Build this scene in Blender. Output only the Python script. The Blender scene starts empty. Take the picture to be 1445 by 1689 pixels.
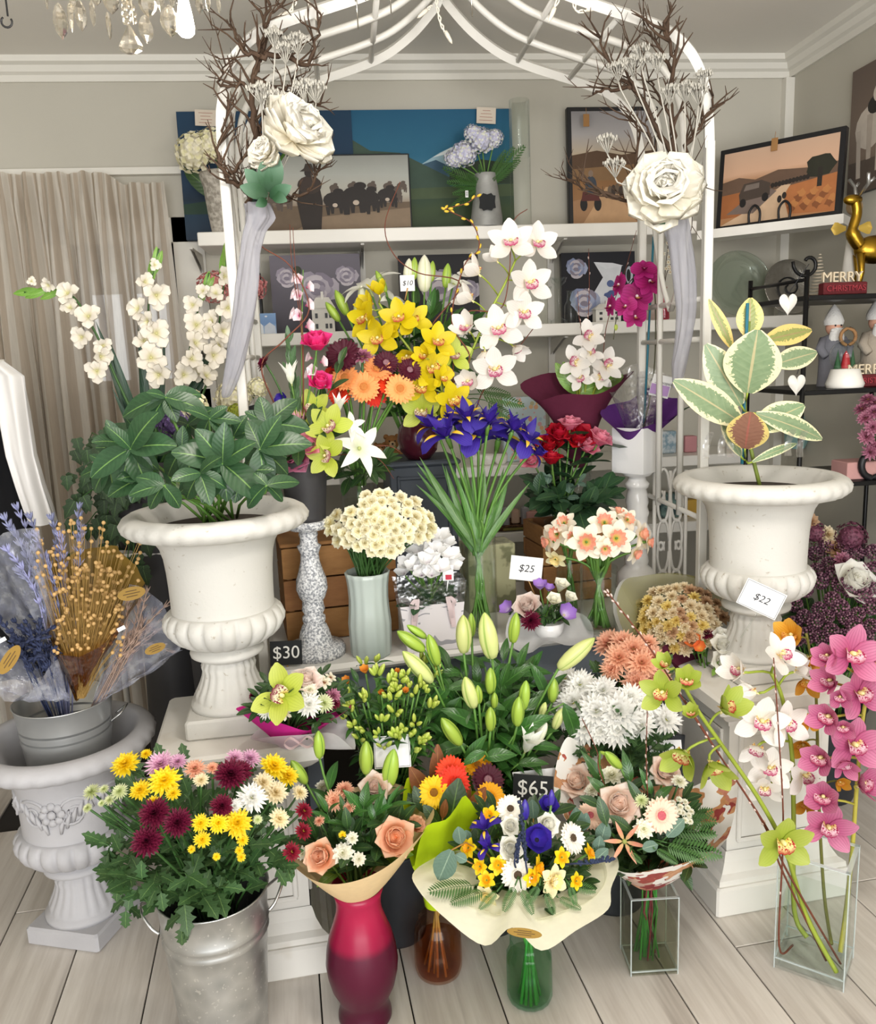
import bpy,math,random
from math import pi,sin,cos,tan,radians,sqrt,atan2
from mathutils import Vector as V,Matrix as M
R = random.Random(11)
SC = bpy.context.scene
COL = SC.collection

# ---------------------------------------------------------------- camera
FPX,YAW,PITCH,ROLL,CAMZ = 1374.1,0.10385,0.18444,0.03935,1.6
_f = V((sin(YAW) * cos(PITCH),cos(YAW) * cos(PITCH),-sin(PITCH)))
_r0 = V((cos(YAW),-sin(YAW),0))
_u0 = _r0.cross(_f)
_r = _r0 * cos(ROLL) - _u0 * sin(ROLL)
_u = _u0 * cos(ROLL) + _r0 * sin(ROLL)
CAM = V((0,0,CAMZ))
cam_data = bpy.data.cameras.new('camera')
cam_data.sensor_fit = 'HORIZONTAL'
cam_data.sensor_width = 36
cam_data.lens = FPX / 1445 * 36
cam_data.clip_start = 0.05
cam_ob = bpy.data.objects.new('camera',cam_data)
cam_ob.matrix_world = M(((_r.x,_u.x,-_f.x,0),(_r.y,_u.y,-_f.y,0),(_r.z,_u.z,-_f.z,CAMZ),(0,0,0,1)))
COL.objects.link(cam_ob)
SC.camera = cam_ob

# ---------------------------------------------------------------- light
world = bpy.data.worlds.new('world')
SC.world = world
world.use_nodes = True
wn = world.node_tree.nodes['Background']
wn.inputs[0].default_value = (0.92,0.96,1.0,1)
wn.inputs[1].default_value = 1.0

def area_light(name,loc,aim,sx,sy,power,col):
 d = bpy.data.lights.new(name,'AREA')
 d.shape = 'RECTANGLE'
 d.size,d.size_y,d.energy,d.color = sx,sy,power,col
 o = bpy.data.objects.new(name,d)
 o.location = loc
 o.rotation_euler = (V(aim) - V(loc)).to_track_quat('-Z','Y').to_euler()
 COL.objects.link(o)

# daylight through the shop front behind the photographer
area_light('shop_window_light',(0.5,-2.4,1.2),(0.35,2.5,1.5),4.2,2.0,92,(1.0,0.985,0.965))

def lamp_light(name,loc,power,rad,col):
 d = bpy.data.lights.new(name,'POINT')
 d.energy,d.shadow_soft_size,d.color = power,rad,col
 o = bpy.data.objects.new(name,d)
 o.location = loc
 COL.objects.link(o)

# the lit chandelier bulb, and an unseen fill light added to brighten the ceiling
lamp_light('chandelier_light',(-0.27,1.75,2.12),7,0.06,(1.0,0.93,0.84))
lamp_light('front_fill_light',(0.7,0.9,2.1),24,0.15,(1.0,0.95,0.88))
SC.view_settings.view_transform = 'Standard'
SC.view_settings.look = 'None'
SC.view_settings.gamma = 1
SC.view_settings.use_curve_mapping = False
SC.view_settings.exposure = 0.93
SC.cycles.max_bounces = 8
SC.cycles.diffuse_bounces = 4
SC.cycles.transparent_max_bounces = 24
SC.cycles.transmission_bounces = 8
SC.cycles.caustics_reflective = False
SC.cycles.sample_clamp_indirect = 4

# ---------------------------------------------------------------- where things stand
def ray(px,py):
 return _f + _r * ((px - 722.5) / FPX) - _u * ((py - 844.5) / FPX)

def PY(px,py,y):
 d = ray(px,py)
 return CAM + d * (y / d.y)

def PZ(px,py,z):
 d = ray(px,py)
 return CAM + d * ((z - CAMZ) / d.z)

def PX(px,py,x):
 d = ray(px,py)
 return CAM + d * (x / d.x)

def mpp(p):
 """metres per photograph pixel at a point"""
 return (V(p) - CAM).dot(_f) / FPX

def dome(px,py,C,r):
 """point of the rounded top of a bunch (centre C, radius r) along a line of sight"""
 d = ray(px,py).normalized()
 oc = CAM - C
 b = oc.dot(d)
 q = b * b - (oc.length_squared - r * r)
 if q <= 0:
  return CAM + d * (-b)
 return CAM + d * (-b - sqrt(q))

# ---------------------------------------------------------------- materials
def lin(h):
 h = h.lstrip('#')
 out = []
 for i in (0,2,4):
  c = int(h[i:i + 2],16) / 255
  out.append(c / 12.92 if c <= 0.04045 else ((c + 0.055) / 1.055) ** 2.4)
 return out + [1]

MATS = {}

class NT:
 def __init__(s,name):
  s.m = bpy.data.materials.new(name)
  s.m.use_nodes = True
  s.t = s.m.node_tree
  s.t.nodes.clear()
  s.out = s.t.nodes.new('ShaderNodeOutputMaterial')

 def n(s,ty,**k):
  x = s.t.nodes.new('ShaderNode' + ty)
  for a,b in k.items():
   setattr(x,a,b)
  return x

 def l(s,a,b):
  s.t.links.new(a,b)

 def mix(s,fac,a,b,mode='MIX'):
  x = s.n('MixRGB',blend_type=mode)
  for i,v in enumerate((fac,a,b)):
   if hasattr(v,'is_output'):
    s.l(v,x.inputs[i])
   else:
    x.inputs[i].default_value = v
  return x.outputs[0]

 def math(s,op,a,b=0.5,c=0.5):
  x = s.n('Math',operation=op)
  for i,v in enumerate((a,b,c)):
   if hasattr(v,'is_output'):
    s.l(v,x.inputs[i])
   else:
    x.inputs[i].default_value = v
  return x.outputs[0]

 def ramp(s,fac,stops):
  x = s.n('ValToRGB')
  e = x.color_ramp.elements
  while len(e) < len(stops):
   e.new(0.5)
  for i,(p,c) in enumerate(stops):
   e[i].position = p
   e[i].color = lin(c) if isinstance(c,str) else c
  s.l(fac,x.inputs[0])
  return x.outputs[0]

 def noise(s,scale,detail=3,vec=None,rough=0.55):
  x = s.n('TexNoise')
  x.inputs['Scale'].default_value = scale
  x.inputs['Detail'].default_value = detail
  x.inputs['Roughness'].default_value = rough
  s.l(vec if vec is not None else s.obj(),x.inputs['Vector'])
  return x.outputs['Fac']

 def obj(s):
  if not hasattr(s,'_tc'):
   s._tc = s.n('TexCoord')
  return s._tc.outputs['Object']

 def uv(s):
  if not hasattr(s,'_uv'):
   s._tc2 = s.n('TexCoord')
   s._uv = s.n('SeparateXYZ')
   s.l(s._tc2.outputs['UV'],s._uv.inputs[0])
  return s._uv.outputs[0],s._uv.outputs[1]

 def vary(s,col,amt):
  """slight difference from one piece to the next"""
  if amt <= 0:
   return col
  oi = s.n('ObjectInfo')
  h = s.n('HueSaturation')
  v = s.math('MULTIPLY_ADD',oi.outputs['Random'],2 * amt,1 - amt)
  s.l(v,h.inputs['Value'])
  s.l(s.math('MULTIPLY_ADD',oi.outputs['Random'],amt * 0.12,0.5 - amt * 0.06),h.inputs['Hue'])
  s.l(col,h.inputs['Color'])
  return h.outputs[0]

 def finish(s,col,rough=0.5,metal=0,spec=0.4,transl=0,bump=None,bstr=0.3,bdist=0.002,alpha=None,coat=0,emit=None):
  p = s.n('BsdfPrincipled')
  if hasattr(col,'is_output'):
   s.l(col,p.inputs['Base Color'])
  else:
   p.inputs['Base Color'].default_value = col
  if hasattr(rough,'is_output'):
   s.l(rough,p.inputs['Roughness'])
  else:
   p.inputs['Roughness'].default_value = rough
  p.inputs['Metallic'].default_value = metal
  p.inputs['Specular IOR Level'].default_value = spec
  p.inputs['Coat Weight'].default_value = coat
  if emit:
   p.inputs['Emission Color'].default_value = lin(emit[0])
   p.inputs['Emission Strength'].default_value = emit[1]
  if bump is not None:
   b = s.n('Bump')
   b.inputs['Strength'].default_value = bstr
   b.inputs['Distance'].default_value = bdist
   s.l(bump,b.inputs['Height'])
   s.l(b.outputs[0],p.inputs['Normal'])
  sh = p.outputs[0]
  if transl:
   t = s.n('BsdfTranslucent')
   if hasattr(col,'is_output'):
    s.l(col,t.inputs[0])
   else:
    t.inputs[0].default_value = col
   x = s.n('MixShader')
   x.inputs[0].default_value = transl
   s.l(sh,x.inputs[1])
   s.l(t.outputs[0],x.inputs[2])
   sh = x.outputs[0]
  if alpha is not None:
   t = s.n('BsdfTransparent')
   x = s.n('MixShader')
   if hasattr(alpha,'is_output'):
    s.l(alpha,x.inputs[0])
   else:
    x.inputs[0].default_value = alpha
   s.l(t.outputs[0],x.inputs[1])
   s.l(sh,x.inputs[2])
   sh = x.outputs[0]
  s.l(sh,s.out.inputs[0])
  return s.m

def mat(name,c,rough=0.5,metal=0,var=0.08,scale=20,spec=0.4,transl=0,bump=0,bscale=60,ov=0,c2=None,thr=None,alpha=None,coat=0,emit=None):
 """plain surface: colour with a little noise, optional second colour in blotches"""
 if name in MATS:
  return MATS[name]
 t = NT(name)
 a = lin(c)
 b = lin(c2) if c2 else [x * (1 - var * 2.2) for x in a[:3]] + [1]
 nz = t.noise(scale)
 if thr:
  nz = t.ramp(nz,[(thr[0],(0,0,0,1)),(thr[1],(1,1,1,1))])
 col = t.vary(t.mix(nz,a,b),ov)
 bp = t.noise(bscale,4) if bump else None
 MATS[name] = t.finish(col,rough,metal,spec,transl,bp,bump,0.003,alpha,coat,emit)
 return MATS[name]

def petal_mat(name,base,mid,tip,vein=None,vk=14,va=0.35,edge=None,ew=0.8,transl=0.3,rough=0.55,ov=0.06,spot=None):
 """petal or leaf: colour runs along the petal (v), optional edge, veins across (u) and blotches"""
 if name in MATS:
  return MATS[name]
 t = NT(name)
 u,v = t.uv()
 col = t.ramp(v,[(0.03,base),(0.4,mid),(0.97,tip)])
 if vein:
  w = t.math('SINE',t.math('MULTIPLY',u,vk * 2 * pi))
  w = t.math('MULTIPLY',t.math('GREATER_THAN',w,0.55),va)
  col = t.mix(w,col,lin(vein))
 if edge:
  au = t.math('ABSOLUTE',t.math('MULTIPLY_ADD',u,2,-1))
  nz = t.noise(9,4)
  au = t.math('ADD',au,t.math('MULTIPLY_ADD',nz,0.5,-0.25))
  k = t.ramp(au,[(ew - 0.06,(0,0,0,1)),(ew + 0.06,(1,1,1,1))])
  col = t.mix(k,col,lin(edge))
 if spot:
  nz = t.ramp(t.noise(spot[1],2),[(spot[2],(0,0,0,1)),(spot[2] + 0.06,(1,1,1,1))])
  col = t.mix(nz,col,lin(spot[0]))
 nz = t.noise(30)
 col = t.mix(0.1,col,t.mix(nz,(0.6,0.6,0.6,1),(1.3,1.3,1.3,1)),'MULTIPLY')
 MATS[name] = t.finish(t.vary(col,ov),rough,0,0.35,transl)
 return MATS[name]

def leaf_mat(name,dark,light,rib='#7f9a4a',edge=None,ew=0.7,rough=0.38,ribw=0.05,side=0.5,ov=0.12,transl=0.12):
 if name in MATS:
  return MATS[name]
 t = NT(name)
 u,v = t.uv()
 nz = t.noise(12,4)
 col = t.mix(nz,lin(dark),lin(light))
 c = t.math('MULTIPLY_ADD',u,2,-1)
 au = t.math('ABSOLUTE',c)
 sv = t.math('SINE',t.math('MULTIPLY',t.math('SUBTRACT',v,t.math('MULTIPLY',au,0.22)),2 * pi * 9))
 col = t.mix(t.math('MULTIPLY',t.math('GREATER_THAN',sv,0.82),side),col,lin(light))
 if edge:
  n2 = t.noise(30,3)
  k = t.math('ADD',au,t.math('MULTIPLY_ADD',n2,0.9,-0.45))
  col = t.mix(t.math('GREATER_THAN',k,ew),col,lin(edge))
 col = t.mix(t.math('LESS_THAN',au,ribw),col,lin(rib))
 MATS[name] = t.finish(t.vary(col,ov),rough,0,0.5,transl,sv,0.12,0.001)
 return MATS[name]

def glass_mat(name,tint='#ffffff',rough=0.02,refl=1.0,base=0.03,bump=0,bscale=40):
 """clear sheet glass, cellophane or still water: see-through with a mirror-like sheen at grazing angles"""
 if name in MATS:
  return MATS[name]
 t = NT(name)
 tr = t.n('BsdfTransparent')
 tr.inputs[0].default_value = lin(tint)
 g = t.n('BsdfGlossy')
 g.inputs['Roughness'].default_value = rough
 lw = t.n('LayerWeight')
 lw.inputs[0].default_value = 0.35
 if bump:
  b = t.n('Bump')
  b.inputs['Strength'].default_value = bump
  b.inputs['Distance'].default_value = 0.01
  t.l(t.noise(bscale,2),b.inputs['Height'])
  t.l(b.outputs[0],g.inputs['Normal'])
  t.l(b.outputs[0],lw.inputs['Normal'])
 k = t.math('MULTIPLY_ADD',t.math('POWER',lw.outputs['Facing'],2.2),0.55 * refl,base)
 x = t.n('MixShader')
 t.l(k,x.inputs[0])
 t.l(tr.outputs[0],x.inputs[1])
 t.l(g.outputs[0],x.inputs[2])
 t.l(x.outputs[0],t.out.inputs[0])
 MATS[name] = t.m
 return t.m

# ---------------------------------------------------------------- mesh building
class MB:
 def __init__(s):
  s.v,s.f,s.uv,s.mi = [],[],[],[]

 def grid(s,fn,nu,nv,mi=0):
  o = len(s.v)
  for j in range(nv + 1):
   for i in range(nu + 1):
    s.v.append(tuple(fn(i / nu,j / nv)))
    s.uv.append((i / nu,j / nv))
  w = nu + 1
  for j in range(nv):
   for i in range(nu):
    a = o + j * w + i
    s.f.append((a,a + 1,a + w + 1,a + w))
    s.mi.append(mi)
  return s

 def tube(s,pts,r,n=6,mi=0,cap=True,taper=None):
  pts = [V(p) for p in pts]
  k = len(pts)
  o = len(s.v)
  ref = V((0.31,0.2,0.93))
  t0 = (pts[-1] - pts[0])
  if abs(t0.normalized().dot(ref)) > 0.9 if t0.length > 1e-9 else False:
   ref = V((1,0.1,0))
  for i,p in enumerate(pts):
   t = (pts[min(i + 1,k - 1)] - pts[max(i - 1,0)])
   if t.length < 1e-9:
    t = V((0,0,1))
   t.normalize()
   a = t.cross(ref)
   if a.length < 1e-4:
    a = t.cross(V((1,0,0)))
   a.normalize()
   b = t.cross(a)
   rr = r[i] if isinstance(r,(list,tuple)) else (r * (1 + (taper - 1) * i / max(1,k - 1)) if taper is not None else r)
   for q in range(n):
    g = 2 * pi * q / n
    s.v.append(tuple(p + a * (rr * cos(g)) + b * (rr * sin(g))))
    s.uv.append((q / n,i / max(1,k - 1)))
  for i in range(k - 1):
   for q in range(n):
    q2 = (q + 1) % n
    s.f.append((o + i * n + q,o + i * n + q2,o + (i + 1) * n + q2,o + (i + 1) * n + q))
    s.mi.append(mi)
  if cap:
   s.f.append(tuple(o + q for q in range(n))[::-1])
   s.f.append(tuple(o + (k - 1) * n + q for q in range(n)))
   s.mi += [mi,mi]
  return s

 def lathe(s,prof,n=32,mod=None,mi=0,cap0=False,cap1=False):
  """prof: (r, z) list; mod(theta, i) scales the radius"""
  o = len(s.v)
  k = len(prof)
  for i,(r,z) in enumerate(prof):
   for q in range(n):
    th = 2 * pi * q / n
    rr = r * (mod(th,i) if mod else 1)
    s.v.append((rr * cos(th),rr * sin(th),z))
    s.uv.append((q / n,i / max(1,k - 1)))
  for i in range(k - 1):
   for q in range(n):
    q2 = (q + 1) % n
    s.f.append((o + i * n + q,o + i * n + q2,o + (i + 1) * n + q2,o + (i + 1) * n + q))
    s.mi.append(mi)
  if cap0:
   s.f.append(tuple(o + q for q in range(n))[::-1])
   s.mi.append(mi)
  if cap1:
   s.f.append(tuple(o + (k - 1) * n + q for q in range(n)))
   s.mi.append(mi)
  return s

 def box(s,c,d,m=None,mi=0,bev=0.0):
  o = len(s.v)
  x,y,z = d[0] / 2,d[1] / 2,d[2] / 2
  if bev > 0:
   b = min(bev,x * 0.9,y * 0.9,z * 0.9)
   rings = [(x - b,y - b,-z),(x,y,-z + b),(x,y,z - b),(x - b,y - b,z)]
   for (rx,ry,rz) in rings:
    cb = b if rx == x else 0.0
    pl = [(rx,ry - b),(rx - b,ry),(-rx + b,ry),(-rx,ry - b),(-rx,-ry + b),(-rx + b,-ry),(rx - b,-ry),(rx,-ry + b)]
    for (px,py) in pl:
     p = V((c[0] + px,c[1] + py,c[2] + rz))
     s.v.append(tuple(m @ p if m else p))
     s.uv.append((px / d[0] + 0.5,rz / d[2] + 0.5))
   for i in range(3):
    for q in range(8):
     q2 = (q + 1) % 8
     s.f.append((o + i * 8 + q,o + i * 8 + q2,o + i * 8 + 8 + q2,o + i * 8 + 8 + q))
     s.mi.append(mi)
   s.f.append(tuple(o + q for q in range(8))[::-1])
   s.f.append(tuple(o + 24 + q for q in range(8)))
   s.mi += [mi,mi]
   return s
  for i in range(8):
   p = V((c[0] + (x if i & 1 else -x),c[1] + (y if i & 2 else -y),c[2] + (z if i & 4 else -z)))
   s.v.append(tuple(m @ p if m else p))
   s.uv.append((float(bool(i & 1)),float(bool(i & 4))))
  for q in ((0,2,3,1),(4,5,7,6),(0,1,5,4),(2,6,7,3),(0,4,6,2),(1,3,7,5)):
   s.f.append(tuple(o + i for i in q))
   s.mi.append(mi)
  return s

 def poly(s,pts,mi=0,uvs=None):
  o = len(s.v)
  for i,p in enumerate(pts):
   s.v.append(tuple(p))
   s.uv.append(uvs[i] if uvs else (0.5,0.5))
  s.f.append(tuple(range(o,o + len(pts))))
  s.mi.append(mi)
  return s

 def ball(s,c,r,nu=8,nv=6,mi=0,sc=(1,1,1)):
  def fn(u,v):
   a,b = 2 * pi * u,pi * (v - 0.5)
   return (c[0] + r * sc[0] * cos(b) * cos(a),c[1] + r * sc[1] * cos(b) * sin(a),c[2] + r * sc[2] * sin(b))
  return s.grid(fn,nu,nv,mi)

 def add(s,o,m=None,mi=None):
  k = len(s.v)
  s.v += [tuple(m @ V(p)) for p in o.v] if m else o.v
  s.uv += o.uv
  s.f += [tuple(i + k for i in f) for f in o.f]
  s.mi += o.mi if mi is None else [mi] * len(o.mi)
  return s

 def mesh(s,name,mats,smooth=True):
  me = bpy.data.meshes.new(name)
  me.from_pydata(s.v,[],s.f)
  for m in (mats if isinstance(mats,(list,tuple)) else [mats]):
   me.materials.append(m)
  me.polygons.foreach_set('material_index',s.mi)
  me.polygons.foreach_set('use_smooth',[smooth] * len(s.f))
  uvl = me.uv_layers.new(name='uv')
  idx = [0] * len(me.loops)
  me.loops.foreach_get('vertex_index',idx)
  flat = []
  for i in idx:
   flat += s.uv[i]
  uvl.data.foreach_set('uv',flat)
  me.update()
  return me

W = {}

def ob(name,me,parent=None,mw=None):
 o = bpy.data.objects.new(name,me)
 COL.objects.link(o)
 mw = M.Identity(4) if mw is None else mw
 W[o.name] = mw
 if parent is not None:
  o.parent = parent
  o.matrix_basis = W[parent.name].inverted() @ mw
 else:
  o.matrix_basis = mw
 return o

def thing(name,label,cat,loc=None,group=None,me=None,mw=None,kind=None):
 if mw is None:
  mw = M.Translation(loc) if loc is not None else M.Identity(4)
 o = ob(name,me,None,mw)
 if me is None:
  o.empty_display_size = 0.02
 o['label'],o['category'] = label,cat
 if group:
  o['group'] = group
 if kind:
  o['kind'] = kind
 return o

def struct(name,me,parent=None,mw=None):
 o = ob(name,me,parent,mw)
 if parent is None:
  o['kind'] = 'structure'
 return o

def face(p,n,roll=0.0,s=1.0,up=V((0,0,1))):
 """matrix at p whose Z looks along n and whose Y stays as upright as it can"""
 n = V(n).normalized()
 y = up - n * up.dot(n)
 if y.length < 1e-3:
  y = V((0,1,0)) - n * n.y
 y.normalize()
 x = y.cross(n)
 m = M(((x.x,y.x,n.x,p[0]),(x.y,y.y,n.y,p[1]),(x.z,y.z,n.z,p[2]),(0,0,0,1)))
 return m @ M.Rotation(roll,4,'Z') @ M.Scale(s,4)

def along(p,q,up=V((0,0,1)),s=1.0,roll=0.0):
 """matrix at p whose Y runs towards q and whose Z leans to up"""
 y = (V(q) - V(p)).normalized()
 z = up - y * up.dot(y)
 if z.length < 1e-3:
  z = V((1,0,0)) - y * y.x
 z.normalize()
 x = y.cross(z)
 m = M(((x.x,y.x,z.x,p[0]),(x.y,y.y,z.y,p[1]),(x.z,y.z,z.z,p[2]),(0,0,0,1)))
 return m @ M.Rotation(roll,4,'Y') @ M.Scale(s,4)

def bez(a,b,c,d,k=6):
 out = []
 for i in range(k + 1):
  t = i / k
  s = 1 - t
  out.append(a * (s ** 3) + b * (3 * s * s * t) + c * (3 * s * t * t) + d * (t ** 3))
 return out

def spline(pts,sub=4,closed=False):
 pts = [V(p) for p in pts]
 n = len(pts)
 out = []
 for i in range(n if closed else n - 1):
  g = lambda k: pts[k % n] if closed else pts[max(0,min(n - 1,k))]
  p0,p1,p2,p3 = g(i - 1),g(i),g(i + 1),g(i + 2)
  for j in range(sub):
   t = j / sub
   out.append(0.5 * ((2 * p1) + (p2 - p0) * t + (2 * p0 - 5 * p1 + 4 * p2 - p3) * t * t + (3 * p1 - p0 - 3 * p2 + p3) * t ** 3))
 if not closed:
  out.append(pts[-1])
 return out

def rj(a,b):
 return R.uniform(a,b)

def rot(ax,deg):
 return M.Rotation(radians(deg),4,ax)

def T(x,y,z):
 return M.Translation((x,y,z))

# ---------------------------------------------------------------- petals and leaves
def prof(kind,v):
 if kind == 'oval':
  return max(0.16 * (1 - v),sin(pi * min(1,v * 0.94 + 0.04)) ** 0.75)
 if kind == 'obov':
  return max(0.0,(0.28 + 0.72 * min(1,v / 0.68) ** 1.1) * (1 - max(0,(v - 0.62) / 0.38) ** 2.6) ** 0.6)
 if kind == 'strap':
  return (0.55 + 0.45 * min(1,v / 0.45)) * (1 - max(0,(v - 0.72) / 0.28) ** 2.2) ** 0.6
 if kind == 'lance':
  return max(0.02,sin(pi * min(1,v ** 0.75 * 0.98 + 0.02)) ** 0.9)
 if kind == 'round':
  return max(0.2 * (1 - v),sqrt(max(0,1 - (2 * v - 1.0) ** 2)))
 return 1

def petal(kind='oval',L=1,Wd=0.5,cup=0.0,curl=0.0,ruf=0.0,fold=0.0,nu=4,nv=5,freq=3,mi=0,twist=0.0,notch=0.0):
 b = MB()
 ph = rj(0,6)

 def fn(u,v):
  s = 2 * u - 1
  w = Wd / 2 * prof(kind,v)
  x = s * w
  c = curl
  if abs(c) > 1e-4:
   y,z = L * sin(c * v) / c,L * (1 - cos(c * v)) / c
  else:
   y,z = L * v,0
  z += cup * w * s * s + fold * w * abs(s)
  z += ruf * Wd * v * sin(freq * pi * s + ph) * (0.3 + 0.7 * abs(s))
  if notch:
   y -= notch * L * v ** 6 * (1 - abs(s)) * L
  if twist:
   x,z = x * cos(twist * v),z + x * sin(twist * v)
  return (x,y,z)
 return b.grid(fn,nu,nv,mi)

def leafobj(name,me,parent,p,q,w=1.0,up=V((0,0,1)),roll=0.0):
 """one leaf (unit mesh along +Y) from p to q"""
 L = (V(q) - V(p)).length
 return ob(name,me,parent,along(p,q,up,1,roll) @ M.Diagonal((L * w,L,L,1)))

# ================================================================ the room
YB,XR,XL,ZC,YF = 3.8,2.05,-2.6,2.84,-2.6
m_wall = mat('wall paint','#bdb9ad',0.75,var=0.03,scale=3,bump=0.1,bscale=180)
m_ceil = mat('ceiling paint','#e6e2da',0.8,var=0.02,scale=2)
m_trim = mat('white trim paint','#dedbd2',0.4,var=0.03,scale=6)
m_white = mat('white enamel','#ece9e2',0.35,var=0.03,scale=8)
m_dark = mat('dark aluminium','#2b2b2c',0.4)

wx0,wx1,wz0,wz1 = -1.12,-0.69,1.5,2.12
b = MB()
b.box(((XL + wx0) / 2,YB + 0.06,ZC / 2),(wx0 - XL,0.12,ZC + 0.2))
b.box(((wx1 + XR) / 2,YB + 0.06,ZC / 2),(XR - wx1,0.12,ZC + 0.2))
b.box(((wx0 + wx1) / 2,YB + 0.06,wz0 / 2 - 0.05),(wx1 - wx0,0.12,wz0 + 0.1))
b.box(((wx0 + wx1) / 2,YB + 0.06,(wz1 + ZC) / 2),(wx1 - wx0,0.12,ZC - wz1))
struct('wall_back',b.mesh('wall',m_wall,False))
struct('wall_right',MB().box((XR + 0.06,(YF + YB) / 2,ZC / 2),(0.12,YB - YF,ZC + 0.2)).mesh('wall',m_wall,False))
struct('wall_left',MB().box((XL - 0.06,(YF + YB) / 2,ZC / 2),(0.12,YB - YF,ZC + 0.2)).mesh('wall',m_wall,False))
struct('ceiling',MB().box(((XL + XR) / 2,(YF + YB) / 2,ZC + 0.05),(XR - XL + 0.24,YB - YF + 0.24,0.1)).mesh('ceiling',m_ceil,False))

def cornice(n,ax,L,at):
 """stepped white cornice swept along one wall"""
 sec = [(0,-0.085),(0.012,-0.085),(0.014,-0.06),(0.03,-0.052),(0.04,-0.03),(0.06,-0.022),(0.064,0),(0,0)]
 g = MB()
 for i in range(len(sec)):
  (a,c),(e,d) = sec[i],sec[(i + 1) % len(sec)]
  if ax == 'X':
   g.poly([(at[0],at[1] - a,at[2] + c),(at[0] + L,at[1] - a,at[2] + c),(at[0] + L,at[1] - e,at[2] + d),(at[0],at[1] - e,at[2] + d)])
  else:
   g.poly([(at[0] - a,at[1],at[2] + c),(at[0] - a,at[1] + L,at[2] + c),(at[0] - e,at[1] + L,at[2] + d),(at[0] - e,at[1],at[2] + d)])
 struct('trim_%d' % n,g.mesh('cornice',m_trim,False))

cornice(1,'X',XR - XL,(XL,YB,ZC))
cornice(2,'Y',YB - YF,(XR,YF,ZC))
struct('trim_3',MB().box((XR - 0.02,YB - 0.02,ZC / 2),(0.04,0.04,ZC - 0.18)).mesh('corner batten',m_trim,False))

# floor: boards laid nearly straight away from the shop front
m_joint = mat('floor joint','#2a2623',0.9)
struct('floor',MB().box(((XL + XR) / 2,(YF + YB) / 2,-0.03),(XR - XL,YB - YF,0.044)).mesh('floor',m_joint,False))
floor_ob = bpy.data.objects['floor']
t = NT('limed oak laminate')
mp = t.n('Mapping')
mp.inputs['Scale'].default_value = (1,0.06,1)
oi = t.n('ObjectInfo')
cb = t.n('CombineXYZ')
t.l(t.math('MULTIPLY',oi.outputs['Random'],37.0),cb.inputs[0])
t.l(t.math('MULTIPLY',oi.outputs['Random'],91.0),cb.inputs[1])
t.l(cb.outputs[0],mp.inputs['Location'])
t.l(t.obj(),mp.inputs['Vector'])
g1 = t.noise(38,6,mp.outputs[0],0.65)
g2 = t.noise(9,4,mp.outputs[0],0.6)
c = t.mix(t.ramp(g1,[(0.35,(0,0,0,1)),(0.7,(1,1,1,1))]),lin('#bfb7ae'),lin('#d6d0c8'))
c = t.mix(t.ramp(g2,[(0.58,(0,0,0,1)),(0.72,(0.7,0.7,0.7,1))]),c,lin('#80756b'))
kn = t.noise(5.5,3)
kn2 = t.noise(60,3,mp.outputs[0])
kk = t.math('MULTIPLY',t.math('GREATER_THAN',kn,0.68),t.math('GREATER_THAN',kn2,0.56))
c = t.mix(t.math('MULTIPLY',kk,0.5),c,lin('#6a5d54'))
m_plank = t.finish(t.vary(c,0.06),0.42,0,0.4,0,g1,0.06,0.001)
pw = 0.222
ang = radians(4.43)
plank_me = [MB().box((0,0,0),(pw - 0.004,ln - 0.004,0.016),bev=0.0015).mesh('plank',m_plank,False) for ln in (1.22,)]
rz = M.Rotation(ang,4,'Z')
for i in range(-13,12):
 off = [0.1,0.62,0.31,0.93,0.5][i % 5] + 0.07 * (i % 3)
 for j in range(-1,6):
  u0,v0 = i * pw + 0.105,(j + off) * 1.22 - 0.3
  if u0 < -2.5 or not (0.2 < v0 < 4.9):
   continue
  p = rz @ V((u0,v0,-0.008))
  if not (XL + 0.12 < p.x < XR - 0.13) or p.y > YB - 0.4:
   continue
  ob('plank',plank_me[0],floor_ob,M.Translation(p) @ rz)

# window behind the curtain
b = MB()
fw = 0.05
for (cx,cz,sx,sz) in ((wx0 + fw / 2,(wz0 + wz1) / 2,fw,wz1 - wz0),(wx1 - fw / 2,(wz0 + wz1) / 2,fw,wz1 - wz0),((wx0 + wx1) / 2,wz0 + fw / 2,wx1 - wx0,fw),((wx0 + wx1) / 2,wz1 - fw / 2,wx1 - wx0,fw),((wx0 + wx1) / 2,(wz0 + wz1) / 2,fw,wz1 - wz0)):
 b.box((cx,YB + 0.05,cz),(sx,0.05,sz))
win = struct('window_1',b.mesh('window frame',m_dark,False))
ob('pane',MB().box(((wx0 + wx1) / 2,YB + 0.05,(wz0 + wz1) / 2),(wx1 - wx0 - 0.1,0.006,wz1 - wz0 - 0.1)).mesh('pane',glass_mat('window glass'),False),win)
b = MB()
for (cx,cz,sx,sz) in ((wx1 + 0.05,(wz0 + wz1) / 2,0.1,wz1 - wz0 + 0.2),(wx0 - 0.05,(wz0 + wz1) / 2,0.1,wz1 - wz0 + 0.2),((wx0 + wx1) / 2,wz1 + 0.05,wx1 - wx0 + 0.2,0.1),((wx0 + wx1) / 2,wz0 - 0.05,wx1 - wx0 + 0.2,0.1)):
 b.box((cx,YB - 0.008,cz),(sx,0.016,sz))
ob('architrave',b.mesh('architrave',m_trim,False),win)
struct('roof_eave',MB().box(((wx0 + wx1) / 2,YB + 0.72,2.12),(1.6,1.15,0.2)).mesh('eave',mat('eave paint','#6f6c68',0.8),False))

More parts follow.
